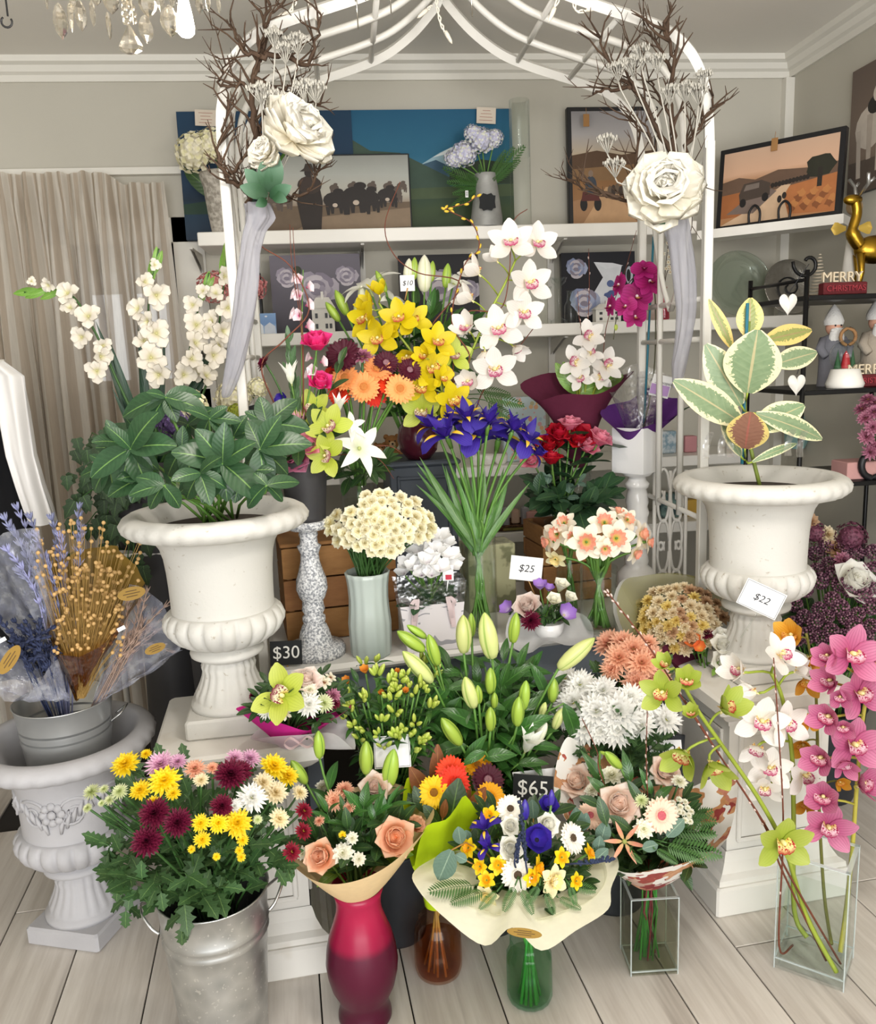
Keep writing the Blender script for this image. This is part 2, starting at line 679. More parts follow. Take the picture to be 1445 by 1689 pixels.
# curtain batten and curtain
tq = PY(150,279,3.72)
struct('trim_4',MB().box((-1.0,3.78,tq.z),(1.1,0.04,0.028)).mesh('batten',m_trim,False))
t = NT('striped sheer linen')
u,v = t.uv()
sx = t.math('GREATER_THAN',t.math('SINE',t.math('MULTIPLY',u,2 * pi * 29)),0.1)
mpc = t.n('Mapping')
mpc.inputs['Scale'].default_value = (180,180,14)
t.l(t.obj(),mpc.inputs['Vector'])
wv = t.noise(1.0,2,mpc.outputs[0])
c = t.mix(sx,lin('#e4ddd2'),lin('#c4b7a7'))
c = t.mix(0.35,c,t.mix(wv,(0.6,0.6,0.6,1),(1.25,1.25,1.25,1)),'MULTIPLY')
m_curt = t.finish(c,0.85,0,0.1,0.38,wv,0.2,0.001,alpha=t.math('MULTIPLY_ADD',sx,0.1,0.84))
cz1 = tq.z - 0.012

def curt(u,v):
 x = -1.62 + 0.935 * u - 0.0 * v
 ph = u * 2 * pi * 9.0
 a = 0.012 + 0.03 * min(1,v * 2.5)
 y = 3.69 + a * sin(ph + 0.9 * sin(ph * 0.5)) + 0.012 * sin(ph * 2.3 + 4 * v)
 x += 0.022 * cos(ph) * min(1,v * 3)
 pinch = math.exp(-((v - 0.055) / 0.02) ** 2)
 y += 0.012 * pinch * cos(ph * 2)
 sag = 0.045 * max(0,min(1,(u - 0.74) / 0.08)) + 0.008 * abs(sin(ph / 2))
 z = (cz1 - sag) * (1 - v) + 0.03 * v
 return (x,y,z)

cme = MB().grid(curt,220,60).mesh('curtain',m_curt)
thing('curtain','striped oatmeal sheer curtain with pinch pleats covering the window','curtain',me=cme)

# ---------------------------------------------------------------- shelves on the back wall
def board(name,label,x0,x1,y0,y1,z1,th,cat='shelf',group=None,m=None):
 me = MB().box((0,0,0),(x1 - x0,y1 - y0,th),bev=0.003).mesh(name,m or m_white,False)
 return thing(name,label,cat,me=me,mw=T((x0 + x1) / 2,(y0 + y1) / 2,z1 - th / 2),group=group)

YS = 3.5
s1 = PY(325,386,YS)
s1r = PY(1150,361,YS)
ZS1 = (s1.z + s1r.z) / 2
board('wall_shelf','long white shelf near the ceiling carrying the canvases and framed prints',s1.x,s1r.x,YS,YB,ZS1,0.052)
s2 = PY(370,553,YS)
s2r = PY(1045,529,YS)
ZS2 = (s2.z + s2r.z) / 2
board('wall_shelf','middle white wall shelf holding glassware, small houses and flower pictures',s2.x - 0.05,XR - 0.045,YS,YB,ZS2,0.05)
ZS3 = PY(830,768,YS).z
board('wall_shelf','lower white wall shelf just behind the blue irises and red roses',-0.62,1.75,YS,YB,ZS3,0.045)
ZS4 = PY(850,878,YS).z
board('wall_shelf','lowest white wall shelf holding a wicker basket of wrapped packets',-0.62,1.95,YS,YB,ZS4,0.045)
m_rail = mat('shelf upright','#cfccc5',0.45,var=0.02)
upme = MB().box((0,0,0),(0.03,0.014,2.0)).mesh('upright',m_rail,False)
for px,txt in ((600,'behind the peony canvas'),(908,'between the glass bottle and jug canvas'),(340,'beside the window frame')):
 x = PY(px,500,YB).x
 t_ = thing('shelf_upright','slotted white shelf upright on the wall ' + txt,'shelf upright',me=upme,mw=T(x,YB - 0.007,1.15),group='slotted shelf uprights')
 for zz in (ZS1,ZS2,ZS3,ZS4):
  g = MB().poly([(x - 0.006,YB - 0.014,zz - 0.06),(x - 0.006,YB - 0.014,zz - 0.13),(x - 0.006,YS + 0.05,zz - 0.058)]).poly([(x + 0.006,YB - 0.014,zz - 0.06),(x + 0.006,YB - 0.014,zz - 0.13),(x + 0.006,YS + 0.05,zz - 0.058)])
  g.box((x,(YB + YS) / 2,zz - 0.056),(0.014,YB - YS - 0.06,0.006))
  ob('bracket',g.mesh('bracket',m_rail,False),t_)

# two boards set across the corner
def diag(name,label,a,bq,dep,z,th):
 a,bq = V((a.x,a.y,0)),V((bq.x,bq.y,0))
 n = V((bq.y - a.y,-(bq.x - a.x),0)).normalized()
 if n.y < 0:
  n = -n
 g = MB()
 pts = [a,bq,bq + n * dep,a + n * dep]
 g.poly([(p.x,p.y,z) for p in pts]).poly([(p.x,p.y,z - th) for p in pts][::-1])
 for i in range(4):
  p,q = pts[i],pts[(i + 1) % 4]
  g.poly([(p.x,p.y,z - th),(q.x,q.y,z - th),(q.x,q.y,z),(p.x,p.y,z)])
 return thing(name,label,'shelf',me=g.mesh(name,m_white,False))

dA,dB = PY(1120,386,3.46),PX(1392,352,XR - 0.05)
ZD = PY(1150,381,3.44).z
dB = PZ(1392,352,ZD)
k_ = min(1.0,(XR - 0.04 - 0) / dB.x)
dB = V((min(dB.x,XR - 0.03),dB.y,ZD))
dA = PZ(1150,381,ZD)
diag('corner_shelf','white shelf set across the corner under the truck print',dA,dB,0.13,ZD,0.035)

# ---------------------------------------------------------------- white metal arch
m_arch = mat('arch paint','#dedcd6',0.35,var=0.03,scale=12)
ax0,ax1,ayf,ayb = -0.293,1.083,2.45,3.0
acx,aw = (ax0 + ax1) / 2,(ax1 - ax0) / 2
half = [(1.0,0),(1.0,1.1),(1.0,2.16),(0.985,2.30),(0.93,2.40),(0.83,2.465),(0.7,2.50),(0.55,2.53),(0.4,2.562),(0.27,2.60),(0.14,2.665),(0.03,2.745),(0.0,2.78)]
up = half[2:]
curve_pts = [V((acx - aw * a,0,z)) for a,z in up] + [V((acx + aw * a,0,z)) for a,z in up[::-1][1:]]
arch = thing('garden_arch','white metal garden arch framing the whole flower display','arch',(acx,ayf,0))
for i,yy in enumerate((ayf,ayf + 0.18,ayf + 0.37,ayb)):
 big = i in (0,3)
 sp = spline(curve_pts,5)
 rr = 0.0185 if big else 0.0115
 ob('hoop',MB().tube([p + V((0,yy,0)) for p in sp],rr,4 if big else 6).mesh('hoop',m_arch,not big),arch)
 for sx in (ax0,ax1):
  z0 = 0 if big else 1.45
  if big:
   ob('post',MB().box((sx,yy,1.09),(0.027,0.027,2.18),bev=0.003).mesh('post',m_arch,False),arch)
  else:
   ob('post',MB().tube([(sx,yy,1.05),(sx,yy,2.17)],0.0105,6).mesh('post',m_arch),arch)
for sx in (ax0,ax1):
 for zz in (1.07,1.62,1.74):
  ob('crossbar',MB().tube([(sx,ayf,zz),(sx,ayb,zz)],0.009,6).mesh('crossbar',m_arch),arch)
 # brace below the shoulder
 ob('brace',MB().tube(bez(V((sx,ayf + 0.02,2.14)),V((sx,ayf + 0.15,2.1)),V((sx,ayf + 0.1,1.9)),V((sx,ayf + 0.27,1.72)),8),0.009,6).mesh('brace',m_arch),arch)
 ob('brace',MB().tube(bez(V((sx,ayb - 0.02,2.14)),V((sx,ayb - 0.15,2.1)),V((sx,ayb - 0.1,1.9)),V((sx,ayf + 0.28,1.72)),8),0.009,6).mesh('brace',m_arch),arch)
for a,z in ((0.62,2.515),(0.36,2.57)):
 for sg in (-1,1):
  x = acx + sg * aw * a
  ob('rung',MB().tube([(x,ayf,z),(x,ayb,z)],0.009,6).mesh('rung',m_arch),arch)

# string of small lamps hooked on the arch
m_cord = mat('lamp cord','#ece6d8',0.5)
for k,(pts,lab) in enumerate((
 ([(719,-8),(722,14),(728,40),(738,58)],'tiny white lamp on twisted cord dangling at the arch peak'),
 ([(712,10),(700,20)],'tiny white lamp lying along the arch crown'),
 ([(925,-10),(912,20)],'tiny white lamp hooked above the orchid side of the arch'),
 ([(945,-5),(952,18),(974,15)],'tiny white lamp pointing sideways on the arch beam'),
 ([(490,-5),(480,18),(466,26)],'tiny white lamp above the twiggy branches'),
 ([(505,-6),(516,18)],'tiny white lamp hanging straight beside the twiggy branches'))):
 P3 = [PY(x,y,2.72 if k < 2 else 2.45) for x,y in pts]
 t_ = thing('string_lamp',lab,'lamp',P3[0],'fairy lamps on the arch')
 cp = spline(P3,5)
 g = MB()
 for s_ in (0,pi):
  g.tube([p + V((0.004 * cos(i * 1.2 + s_),0,0.004 * sin(i * 1.2 + s_))) for i,p in enumerate(cp)],0.0025,5)
 ob('cord',g.mesh('cord',m_cord),t_)
 d = (P3[-1] - P3[-2]).normalized()
 ob('bulb',MB().tube([P3[-1] - d * 0.012,P3[-1],P3[-1] + d * 0.02,P3[-1] + d * 0.028],[0.006,0.007,0.005,0.001],8).mesh('bulb',m_cord),t_)

# ---------------------------------------------------------------- urns and pedestals
m_urn = mat('cream stone urn','#c8c6c0',0.7,c2='#a49c8e',scale=52,thr=(.66,.74),bump=0.25,bscale=90)
m_urng = mat('grey stone urn','#bdbcbf',0.65,c2='#a9a8ab',scale=8,bump=0.2,bscale=120)
m_soil = mat('potting soil','#3a3029',0.95,bump=0.6,bscale=60)
m_ped = mat('chipped white plaster','#d9d6cf',0.6,c2='#b9ad9c',scale=5,thr=(0.6,0.8),bump=0.2,bscale=40)

def urn(name,label,mw,m,relief=False,soil=True,nz=40):
 t_ = thing(name,label,'urn',mw=mw)
 foot = [(0.108,0.055),(0.108,0.068),(0.1,0.075),(0.096,0.08)]
 ob('plinth',MB().box((0,0,0.0275),(0.23,0.23,0.055),bev=0.006).mesh('plinth',m,False),t_,mw)

 def fl(th,i):
  return 1 + (0.07 * abs(cos(10 * th)) ** .7 if 3 < i < 11 else 0)
 pr = foot + [(0.098 - 0.032 * sin(pi / 2 * k / 6) + 0.004 * (k == 6),0.08 + 0.09 * k / 6) for k in range(1,7)] + [(0.064,0.185),(0.07,0.19),(0.08,0.194),(0.098,0.204),(0.1,0.212),(0.094,0.222),(0.08,0.23)]
 ob('foot',MB().lathe(pr,96,fl,cap0=True).mesh('foot',m),t_,mw)

 def gad(th,i):
  return 1 + (0.085 * (abs(cos(11 * th)) ** 0.5 - 0.5) * [0,.6,1,1,1,1,.7,0.2,0,0][i])
 bowl = [(0.078,0.228),(0.108,0.238),(0.13,0.252),(0.147,0.27),(0.156,0.288),(0.158,0.304),(0.153,0.32),(0.147,0.328),(0.143,0.331),(0.137,0.332)]
 ob('gadroon_bowl',MB().lathe(bowl,176,gad).mesh('bowl',m),t_,mw)
 wall = [(0.137,0.33),(0.137,0.36),(0.138,0.4),(0.14,0.44),(0.144,0.48),(0.152,0.51),(0.165,0.532),(0.185,0.545)]
 bd = ob('body',MB().lathe(wall,64).mesh('body',m),t_,mw)

 def egg(th,i):
  return 1 + (0.04 * (abs(cos(16 * th)) ** 0.4 - .7) if i in (1,2,3,4) else 0)
 rim = [(0.18,0.543),(0.205,0.546),(0.228,0.553),(0.242,0.566),(0.245,0.58),(0.238,0.594),(0.224,0.602),(0.207,0.604),(0.196,0.6),(0.188,0.588),(0.17,0.56),(0.14,0.5),(0.13,0.45)]
 ob('rim',MB().lathe(rim,160,egg).mesh('rim',m),t_,mw)
 if soil:
  ob('soil',MB().lathe([(0.0,0.56),(0.1,0.558),(0.17,0.556)],32).mesh('soil',m_soil),t_,mw)
 else:
  ob('floor',MB().lathe([(0.0,0.47),(0.136,0.47)],32).mesh('inside',m),t_,mw)
 if relief:
  # raised scrolls around the body
  g = MB()
  for k in range(4):
   a0 = k * pi / 2 + 0.3
   for sg in (-1,1):
    pts = []
    for q in range(26):
     r = 0.052 * (1 - q / 30)
     an = q * 0.42
     th = a0 + sg * (0.38 + r * cos(an) / 0.145)
     z = 0.425 + r * sin(an) * 0.95
     rr = 0.1405 + 0.05 * max(0,z - 0.44)
     pts.append((rr * cos(th),rr * sin(th),z))
    g.tube(pts,0.006,5,taper=0.5)
    for q in range(5):
     th = a0 + sg * (0.12 + 0.12 * q)
     z = 0.37 + 0.014 * q
     g.tube([(0.139 * cos(th),0.139 * sin(th),z),(0.144 * cos(th + .03 * sg),0.144 * sin(th + .03 * sg),z + 0.025),(0.139 * cos(th + .1 * sg),0.139 * sin(th + .1 * sg),z + 0.045)],[0.004,0.007,0.002],5)
   for q in range(8):
    an = q * pi / 4
    th = a0 + 0.024 / 0.145 * cos(an)
    z = 0.43 + 0.024 * sin(an)
    g.ball((0.142 * cos(th),0.142 * sin(th),z),0.012,6,4)
   g.ball((0.144 * cos(a0),0.144 * sin(a0),0.43),0.012,8,6)
  ob('scroll_relief',g.mesh('relief',m),bd,mw)
 return t_

def pedestal(label,x,y,w,rz_,h=0.655):
 mw = T(x,y,0) @ rot('Z',rz_)
 t_ = thing('pedestal',label,'pedestal',mw=mw)
 ob('base',MB().box((0,0,0.045),(w,w,0.09),bev=0.006).mesh('base',m_ped,False),t_,mw)
 s = w / 2
 mold = [(s - 0.012,0.09),(s - 0.014,0.105),(s - 0.03,0.115),(s - 0.045,0.14),(s - 0.052,0.165),(s - 0.055,0.17)]

 def sq(pr):
  g = MB()
  for i in range(len(pr) - 1):
   (a,z0),(c,z1) = pr[i],pr[i + 1]
   for k in range(4):
    mk = M.Rotation(k * pi / 2,4,'Z')
    g.poly([mk @ V(p) for p in ((-a,-a,z0),(a,-a,z0),(c,-c,z1),(-c,-c,z1))])
  return g
 ob('base_moulding',sq(mold).mesh('base moulding',m_ped,False),t_,mw)
 sh = s - 0.058
 g = MB().box((0,0,(0.165 + h - 0.1) / 2),(2 * sh,2 * sh,h - 0.1 - 0.165))
 ob('shaft',g.mesh('shaft',m_ped,False),t_,mw)
 g = MB()
 z0,z1 = 0.2,h - 0.13
 for k in range(4):
  mk = M.Rotation(k * pi / 2,4,'Z')
  for (cx,cz,dx,dz) in ((0,z0,2 * sh - 0.06,0.014),(0,z1,2 * sh - 0.06,0.014),(-sh + 0.035,(z0 + z1) / 2,0.014,z1 - z0),(sh - 0.035,(z0 + z1) / 2,0.014,z1 - z0)):
   g.box((cx,-sh - 0.004,cz),(dx,0.01,dz),mk,bev=0.003)
 ob('panel_moulding',g.mesh('panel moulding',m_ped,False),t_,mw)
 cap = [(sh,h - 0.1),(sh + 0.008,h - 0.098),(sh + 0.01,h - 0.085),(sh + 0.03,h - 0.07),(sh + 0.045,h - 0.055),(s - 0.008,h - 0.05)]
 ob('cap_moulding',sq(cap).mesh('cap moulding',m_ped,False),t_,mw)
 ob('slab',MB().box((0,0,h - 0.025),(w + 0.005,w + 0.005,0.05),bev=0.008).mesh('slab',m_ped,False),t_,mw)
 return t_

pedestal('square white pedestal under the urn of green hellebore',-0.335,2.17,0.415,4.5,0.655)
pedestal('square white pedestal with chipped base under the rubber plant urn',1.155,2.25,0.43,5,0.655)
UL = T(-0.352,2.165,0.655) @ rot('Z',3)
UR = T(1.150,2.22,0.655) @ rot('Z',6)
urn('stone_urn','cream gadrooned urn planted with glossy green hellebore',UL @ M.Scale(0.965,4),m_urn)
urn('stone_urn','cream gadrooned urn holding the variegated rubber plant',UR @ M.Scale(0.965,4),m_urn)
GU = T(-0.845,2.30,0) @ rot('Z',-19)
urn('stone_urn','pale grey urn with scroll relief standing on the floor boards',GU,m_urng,relief=True,soil=False)

# ---------------------------------------------------------------- table
m_ttop = mat('white table top','#d9d7d2',0.3,var=0.05,scale=4)
m_apron = mat('grey blue table paint','#7f8894',0.5,var=0.05)
tang = 8.6
tm = T(-0.245,2.32,0) @ rot('Z',tang)
tl,td,TZ = 1.385,0.66,0.72
tb = thing('display_table','white topped table with grey blue apron carrying vases in the middle','table',mw=tm)
ob('tabletop',MB().box((tl / 2,td / 2,TZ - 0.016),(tl,td,0.032),bev=0.012).mesh('tabletop',m_ttop,False),tb,tm)
ob('apron',MB().box((tl / 2,td / 2,TZ - 0.1),(tl - 0.12,td - 0.13,0.136)).mesh('apron',m_apron,False),tb,tm)
for lx in (0.1,tl - 0.1):
 for ly in (0.1,td - 0.1):
  ob('leg',MB().box((lx,ly,(TZ - 0.1) / 2),(0.05,0.05,TZ - 0.1)).mesh('leg',m_apron,False),tb,tm)

# ================================================================ flower heads (unit size, Z = the way the flower looks)
H = {}          # kind -> dict(name, cat, core, subs, stem material)
m_stem = mat('green stem','#5f8a3a',0.5,var=0.12,ov=0.1)
m_stemd = mat('dark green stem','#3f6430',0.5,var=0.12,ov=0.1)
m_steml = mat('lime stem','#9aab3c',0.45,var=0.1,ov=0.06)
m_twig = mat('brown bark','#54402f',0.8,c2='#36271e',scale=30,bump=0.4,bscale=120)
m_twigr = mat('reddish willow bark','#7a3f2a',0.6,c2='#52291d',scale=30)

def pz(a,e,r=0.0,z=0.0,s=1.0,rl=0.0,sx=1.0):
 return rot('Z',a) @ T(0,r,z) @ rot('X',e) @ rot('Y',rl) @ M.Diagonal((s * sx,s,s,1))

def head(kind,name,core,mats,subs=(),cat='flower',stem=None,cname='flower_head'):
 H[kind] = dict(name=name,cat=cat,core=core.mesh(kind,mats),subs=subs,stem=stem or m_stem,cname=cname)

def gerbera(kind,c,mid,eye,eye2):
 mp_ = petal_mat(kind + ' petal',mid,c,c,vein=mid,vk=3,va=0.25,transl=0.25)
 me_ = mat(kind + ' eye',eye,0.8,c2=eye2,scale=60,bump=0.8,bscale=90)
 b = MB()
 for k in range(24):
  b.add(petal('strap',0.39,0.125,cup=-0.25,curl=rj(-.35,-.1),nu=2,nv=4),pz(k * 15 + rj(-3,3),rj(2,9),0.11,0.0,rj(.94,1.03)),0)
 for k in range(22):
  b.add(petal('strap',0.35,0.11,cup=-0.25,curl=rj(-.3,0),nu=2,nv=4),pz(k * 16.4 + 7 + rj(-3,3),rj(12,22),0.10,0.012,rj(.9,1.04)),0)
 for k in range(26):
  b.add(petal('lance',0.11,0.035,curl=-.3,nu=2,nv=2),pz(k * 13.8,rj(35,60),0.1,0.02),0)
 b.lathe([(0.0,0.045),(0.05,0.05),(0.09,0.045),(0.125,0.025),(0.13,0.0),(0.09,-0.02),(0.03,-0.06)],14,mi=1)
 for k in range(40):
  a = k * 2.4
  r = 0.115 * sqrt(k / 40)
  b.ball((r * cos(a),r * sin(a),0.05 - 0.012 * (k / 40)),0.012,4,3,1)
 head(kind,'gerbera',b,[mp_,me_])

gerbera('ger_peach','#f6a866','#ee8f4c','#d98c48','#c07a38')
gerbera('ger_red','#ee4020','#dc2c14','#d8452a','#a02018')
gerbera('ger_burg','#4c0a22','#5e1030','#c09aa0','#5e1630')
gerbera('ger_yel','#fdd222','#f5b812','#5a2a14','#c78a28')
gerbera('ger_yelo','#fbb818','#ee8c12','#9a5418','#e6a030')
gerbera('ger_white','#f6f3ea','#efe8d8','#2a1c18','#6f5a40')
gerbera('ger_pale','#f8d8c2','#f2b8a4','#c04858','#e08088')

def mum(kind,c,mid,tip,eye=None,rows=4,n=20,dome_=1.0,wid=0.12,single=False,er=0.1,jit=5):
 mp_ = petal_mat(kind + ' petal',mid,c,tip,transl=0.36)
 me_ = mat(kind + ' eye',eye or mid,0.8,var=0.2,scale=50,bump=0.8,bscale=80)
 b = MB()
 for k in range(rows):
  f = k / max(1,rows - 1)
  m = int(n * (1 - 0.45 * f))
  for q in range(m):
   a = (q + 0.5 * (k % 2)) * 360 / m + rj(-6,6)
   L = 0.46 * (1 - 0.52 * f) * rj(.9,1.06)
   b.add(petal('strap',L,wid,cup=0.35,curl=rj(.1,.5) * dome_,nu=2,nv=3),pz(a,-6 + 62 * f * dome_ + rj(-jit,jit),0.05 * (1 - f) + 0.012,0.03 + 0.1 * f * dome_),0)
 b.lathe([(0,0.12 if not single else 0.05),(er * .6,0.115 if not single else 0.048),(er,0.08 if not single else 0.03),(er * .9,0),(0.02,-0.08)],10,mi=1)
 head(kind,'chrysanthemum',b,[mp_,me_],stem=m_stemd)

mum('mum_yel','#fadc14','#f2cc0a','#fde644','#d8b010',4,19)
mum('mum_pink','#dca6c6','#c98ab0','#e8c2d8','#caa070',5,22,wid=0.09)
mum('mum_burg','#5c0c2c','#3a061c','#7c1a3c','#2c0614',6,24,wid=0.1)
mum('mum_white','#f3f2ee','#e6e8dc','#fbfaf6','#c6c850',4,22,wid=0.1)
mum('mum_cream','#f2e3b8','#e8cf90','#f7eed2','#d8c060',4,20)
mum('mum_green','#d8e0a8','#b8c870','#e8ecc8','#a8b850',5,22,wid=0.08)
mum('mum_peach','#e8a98a','#c87858','#efc0a4','#c8b060',4,22,wid=0.1)
mum('mum_red','#8a1228','#5c0a1a','#a02034','#c09030',3,18)
mum('stock_w','#f3f0dc','#dfe0b0','#faf8ec','#d8dca0',5,11,wid=0.2)
mum('jonq','#f7f0cc','#efdc9c','#fbf7e2','#f3e6b0',6,10,wid=0.32,er=.03,jit=26)
mum('wax','#f0e8d0','#d8c0a0','#f6efe0','#b07050',2,6,wid=0.25)
mum('dry_cr','#dcc8a0','#b89868','#e8dcc0','#b08040',4,10,wid=0.2)
mum('dry_yel','#d8bc62','#b8943c','#e4d08c','#a88030',4,10,wid=0.18)
mum('dry_tan','#b88e66','#8c6440','#cfae8c','#7a5434',4,9,wid=0.22)
mum('dry_pink','#a8627c','#7c4058','#c488a0','#9a6a40',4,12,wid=0.15)

def rose(kind,c,mid,tip,name='rose',opn=1.0,np_=13,edge=None):
 mp_ = petal_mat(kind + ' petal',mid,c,tip,transl=0.42,rough=0.6,edge=edge,ew=0.95)
 core = MB()
 for k in range(6):
  def fn(u,v,k=k):
   a = 2 * pi * u * 1.15 + k * 2.1
   r = (0.025 + 0.033 * k + 0.03 * u) * (0.72 + 0.55 * v - 0.2 * v * v + 0.04 * k * v * v)
   return (r * cos(a),r * sin(a),-0.18 + (0.47 - 0.024 * k + 0.02 * sin(5 * u + k)) * v)
  core.grid(fn,20,5)
 core.lathe([(0,0.17),(0.06,0.15),(0.12,0.12),(0.19,0.06),(0.23,-0.04),(0.2,-0.15)],16)
 subs = []
 pm = [petal('round',0.5,0.36,cup=1.1,curl=0.3,ruf=0.03,nu=6,nv=6).mesh(kind + ' in',mp_),
   petal('round',0.5,0.52,cup=0.8,curl=-0.1,ruf=0.03,nu=6,nv=6).mesh(kind + ' mid',mp_),
   petal('round',0.52,0.64,cup=0.45,curl=-0.95,ruf=0.03,nu=6,nv=7).mesh(kind + ' out',mp_)]
 for k in range(np_):
  f = k / (np_ - 1)
  i = 1 if f < 0.5 else 2
  e = [90,86,80][i] - (f * 12 * opn) + rj(-3,3)
  subs.append(('petal',pm[i],pz(k * 137.5 + rj(-8,8),e,[0.085,0.17,0.2][i],-0.2 - 0.06 * f,[0.95,1.0,1.0][i])))
 head(kind,name,core,mp_,subs,cname='bloom')

rose('rose_peach','#fcc49c','#fab07c','#fdd8bc')
rose('rose_pale','#fbe4d4','#f6d6c2','#fdeee4')
rose('rose_blush','#efd9cf','#e4bcae','#f5e8e0')
rose('rose_red','#b80c24','#8c0618','#cc1c34',opn=0.75)
rose('rose_pink','#e87c98','#d85c80','#f0a0b4',opn=0.8)
rose('rose_dusk','#d46a94','#b84878','#e094b4')
rose('rose_hot','#ee2c86','#d81c70','#f4509c',opn=1.25)
rose('rose_white','#faf8ee','#f4f0dc','#fdfcf6')

def whorl(kind,name,parts,core,coremat,cat='flower',stem=None):
 """flower of separate petals. parts: (partname, mesh, [matrices])"""
 subs = []
 for pn,me,ms in parts:
  subs += [(pn,me,m_) for m_ in ms]
 head(kind,name,core,coremat,subs,cat,stem,'bloom')

def cymbid(kind,c,mid,tip,vein,lipc,lipspot,colc='#efe2a0'):
 mp_ = petal_mat(kind + ' sepal',mid,c,tip,vein=vein,vk=7,va=0.28,transl=0.3,rough=0.45)
 ml = petal_mat(kind + ' lip','#f0d860',lipc,lipspot,transl=0.2,spot=(lipspot,26,0.52))
 mc = mat(kind + ' column',colc,0.5)
 se = petal('oval',0.52,0.35,cup=0.18,curl=0.3,nu=5,nv=6).mesh(kind + ' sepal',mp_)
 pe = petal('oval',0.52,0.34,cup=0.15,curl=0.12,nu=5,nv=6).mesh(kind + ' petal',mp_)
 lb = MB()

 def lip(u,v):
  s = 2 * u - 1
  w = 0.13 * (0.7 + 0.5 * sin(pi * v * 0.8))
  return (w * s,0.04 - 0.02 - 0.16 * max(0,v - 0.45) - 0.05 * v + 0.11 * s * s * (1 - 0.7 * v) + 0.012 * sin(9 * s) * v,0.03 + 0.2 * min(v,0.6) / 0.6 * (1 - 0.25 * v))
 lb.grid(lip,8,8)
 li = lb.mesh(kind + ' lip',ml)
 core = MB().tube([(0,0.03,0),(0,0.05,0.07),(0,0.045,0.13),(0,0.03,0.155)],[0.035,0.04,0.036,0.015],8)
 core.tube([(0,0,0.02),(0,-0.02,-0.08)],0.025,6)
 whorl(kind,'cymbidium',[('sepal',se,[pz(0,12,0.03),pz(124,8,0.03),pz(-124,8,0.03)]),('petal',pe,[pz(62,16,0.03,0.012),pz(-62,16,0.03,0.012)]),('lip',li,[M.Identity(4)])],core,mc,'orchid',m_steml)
 # the same flower half closed, petals swung forward
 H[kind + '_cup'] = dict(H[kind],subs=[('sepal',se,pz(0,48,0.03)),('sepal',se,pz(124,44,0.03)),('sepal',se,pz(-124,44,0.03)),('petal',pe,pz(62,52,0.03)),('petal',pe,pz(-62,52,0.03)),('lip',li,M.Identity(4))])

cymbid('cym_white','#f3efe8','#f2ead8','#f7f4ef','#e8dcd8','#f2e4e0','#a81c5c')
cymbid('cym_yel','#dcc612','#cab40e','#e6d228','#d0b80c','#f0dc70','#a83020')
cymbid('cym_green','#c0cc4c','#a8b838','#ccd66a','#a4b43c','#f2ecc8','#7c1c38')
cymbid('cym_lime','#a4b444','#8ca030','#b6c25e','#98b030','#f0e6a0','#b02820')
cymbid('cym_pink','#c4668e','#b24878','#d88cac','#8c2c5e','#f0d0d8','#a01850')
cymbid('cym_orange','#e0a030','#d08c20','#e8b450','#c07c1c','#f0c860','#c06820')

# moth orchid
mp_ = petal_mat('moth orchid petal','#8c0c54','#a8146c','#c03088',vein='#7c0848',vk=6,va=0.4,edge='#d878b4',ew=1.12,transl=0.2)
ml = petal_mat('moth orchid lip','#e8c060','#8c0848','#6c0438')
whorl('phal','moth_orchid',[
 ('petal',petal('round',0.48,0.6,cup=0.1,curl=-.2,nu=6,nv=6).mesh('phal petal',mp_),[pz(72,4,0.02,0.01),pz(-72,4,0.02,0.01)]),
 ('sepal',petal('oval',0.46,0.32,cup=0.1,nu=4,nv=5).mesh('phal sepal',mp_),[pz(0,0,0.02),pz(142,0,0.02),pz(-142,0,0.02)]),
 ('lip',petal('obov',0.26,0.24,cup=0.9,curl=1.2,nu=5,nv=5).mesh('phal lip',ml),[pz(180,25,0.0,0.02),])],
 MB().ball((0,0.02,0.05),0.045,8,6),mat('moth orchid column','#f0d8e0',0.4),'orchid')

# iris
mp_ = petal_mat('iris petal','#4a2ca0','#3c2494','#2e1c86',vein='#241470',vk=6,va=0.4,transl=0.22)
mf_ = petal_mat('iris fall','#3a2290','#3c2698','#43309c',vein='#241470',vk=7,va=0.35,transl=0.2)
my_ = petal_mat('iris signal','#f0b820','#f4c830','#f0d060',transl=0.2)
fa = petal('obov',0.62,0.34,cup=0.1,curl=-1.9,ruf=0.04,nu=5,nv=8).mesh('iris fall',mf_)
stn = petal('lance',0.52,0.2,cup=0.3,curl=-0.35,ruf=0.08,nu=4,nv=6).mesh('iris standard',mp_)
sa = petal('strap',0.34,0.16,cup=0.4,curl=0.5,nu=4,nv=5).mesh('iris style',mp_)
sg_ = petal('lance',0.3,0.085,curl=-1.1,nu=2,nv=5).mesh('iris signal',my_)
whorl('iris','iris',[('fall',fa,[pz(a,48,0.02) for a in (0,120,240)]),('standard',stn,[pz(a,68,0.02,0.03) for a in (60,180,300)]),('style_arm',sa,[pz(a,38,0.02,0.04) for a in (0,120,240)]),('signal',sg_,[pz(a,30,0.16,0.155) for a in (0,120,240)])],
  MB().tube([(0,0,-0.25),(0,0,-0.05),(0,0,0.05)],[0.04,0.055,0.03],7),m_stem,stem=m_stem)

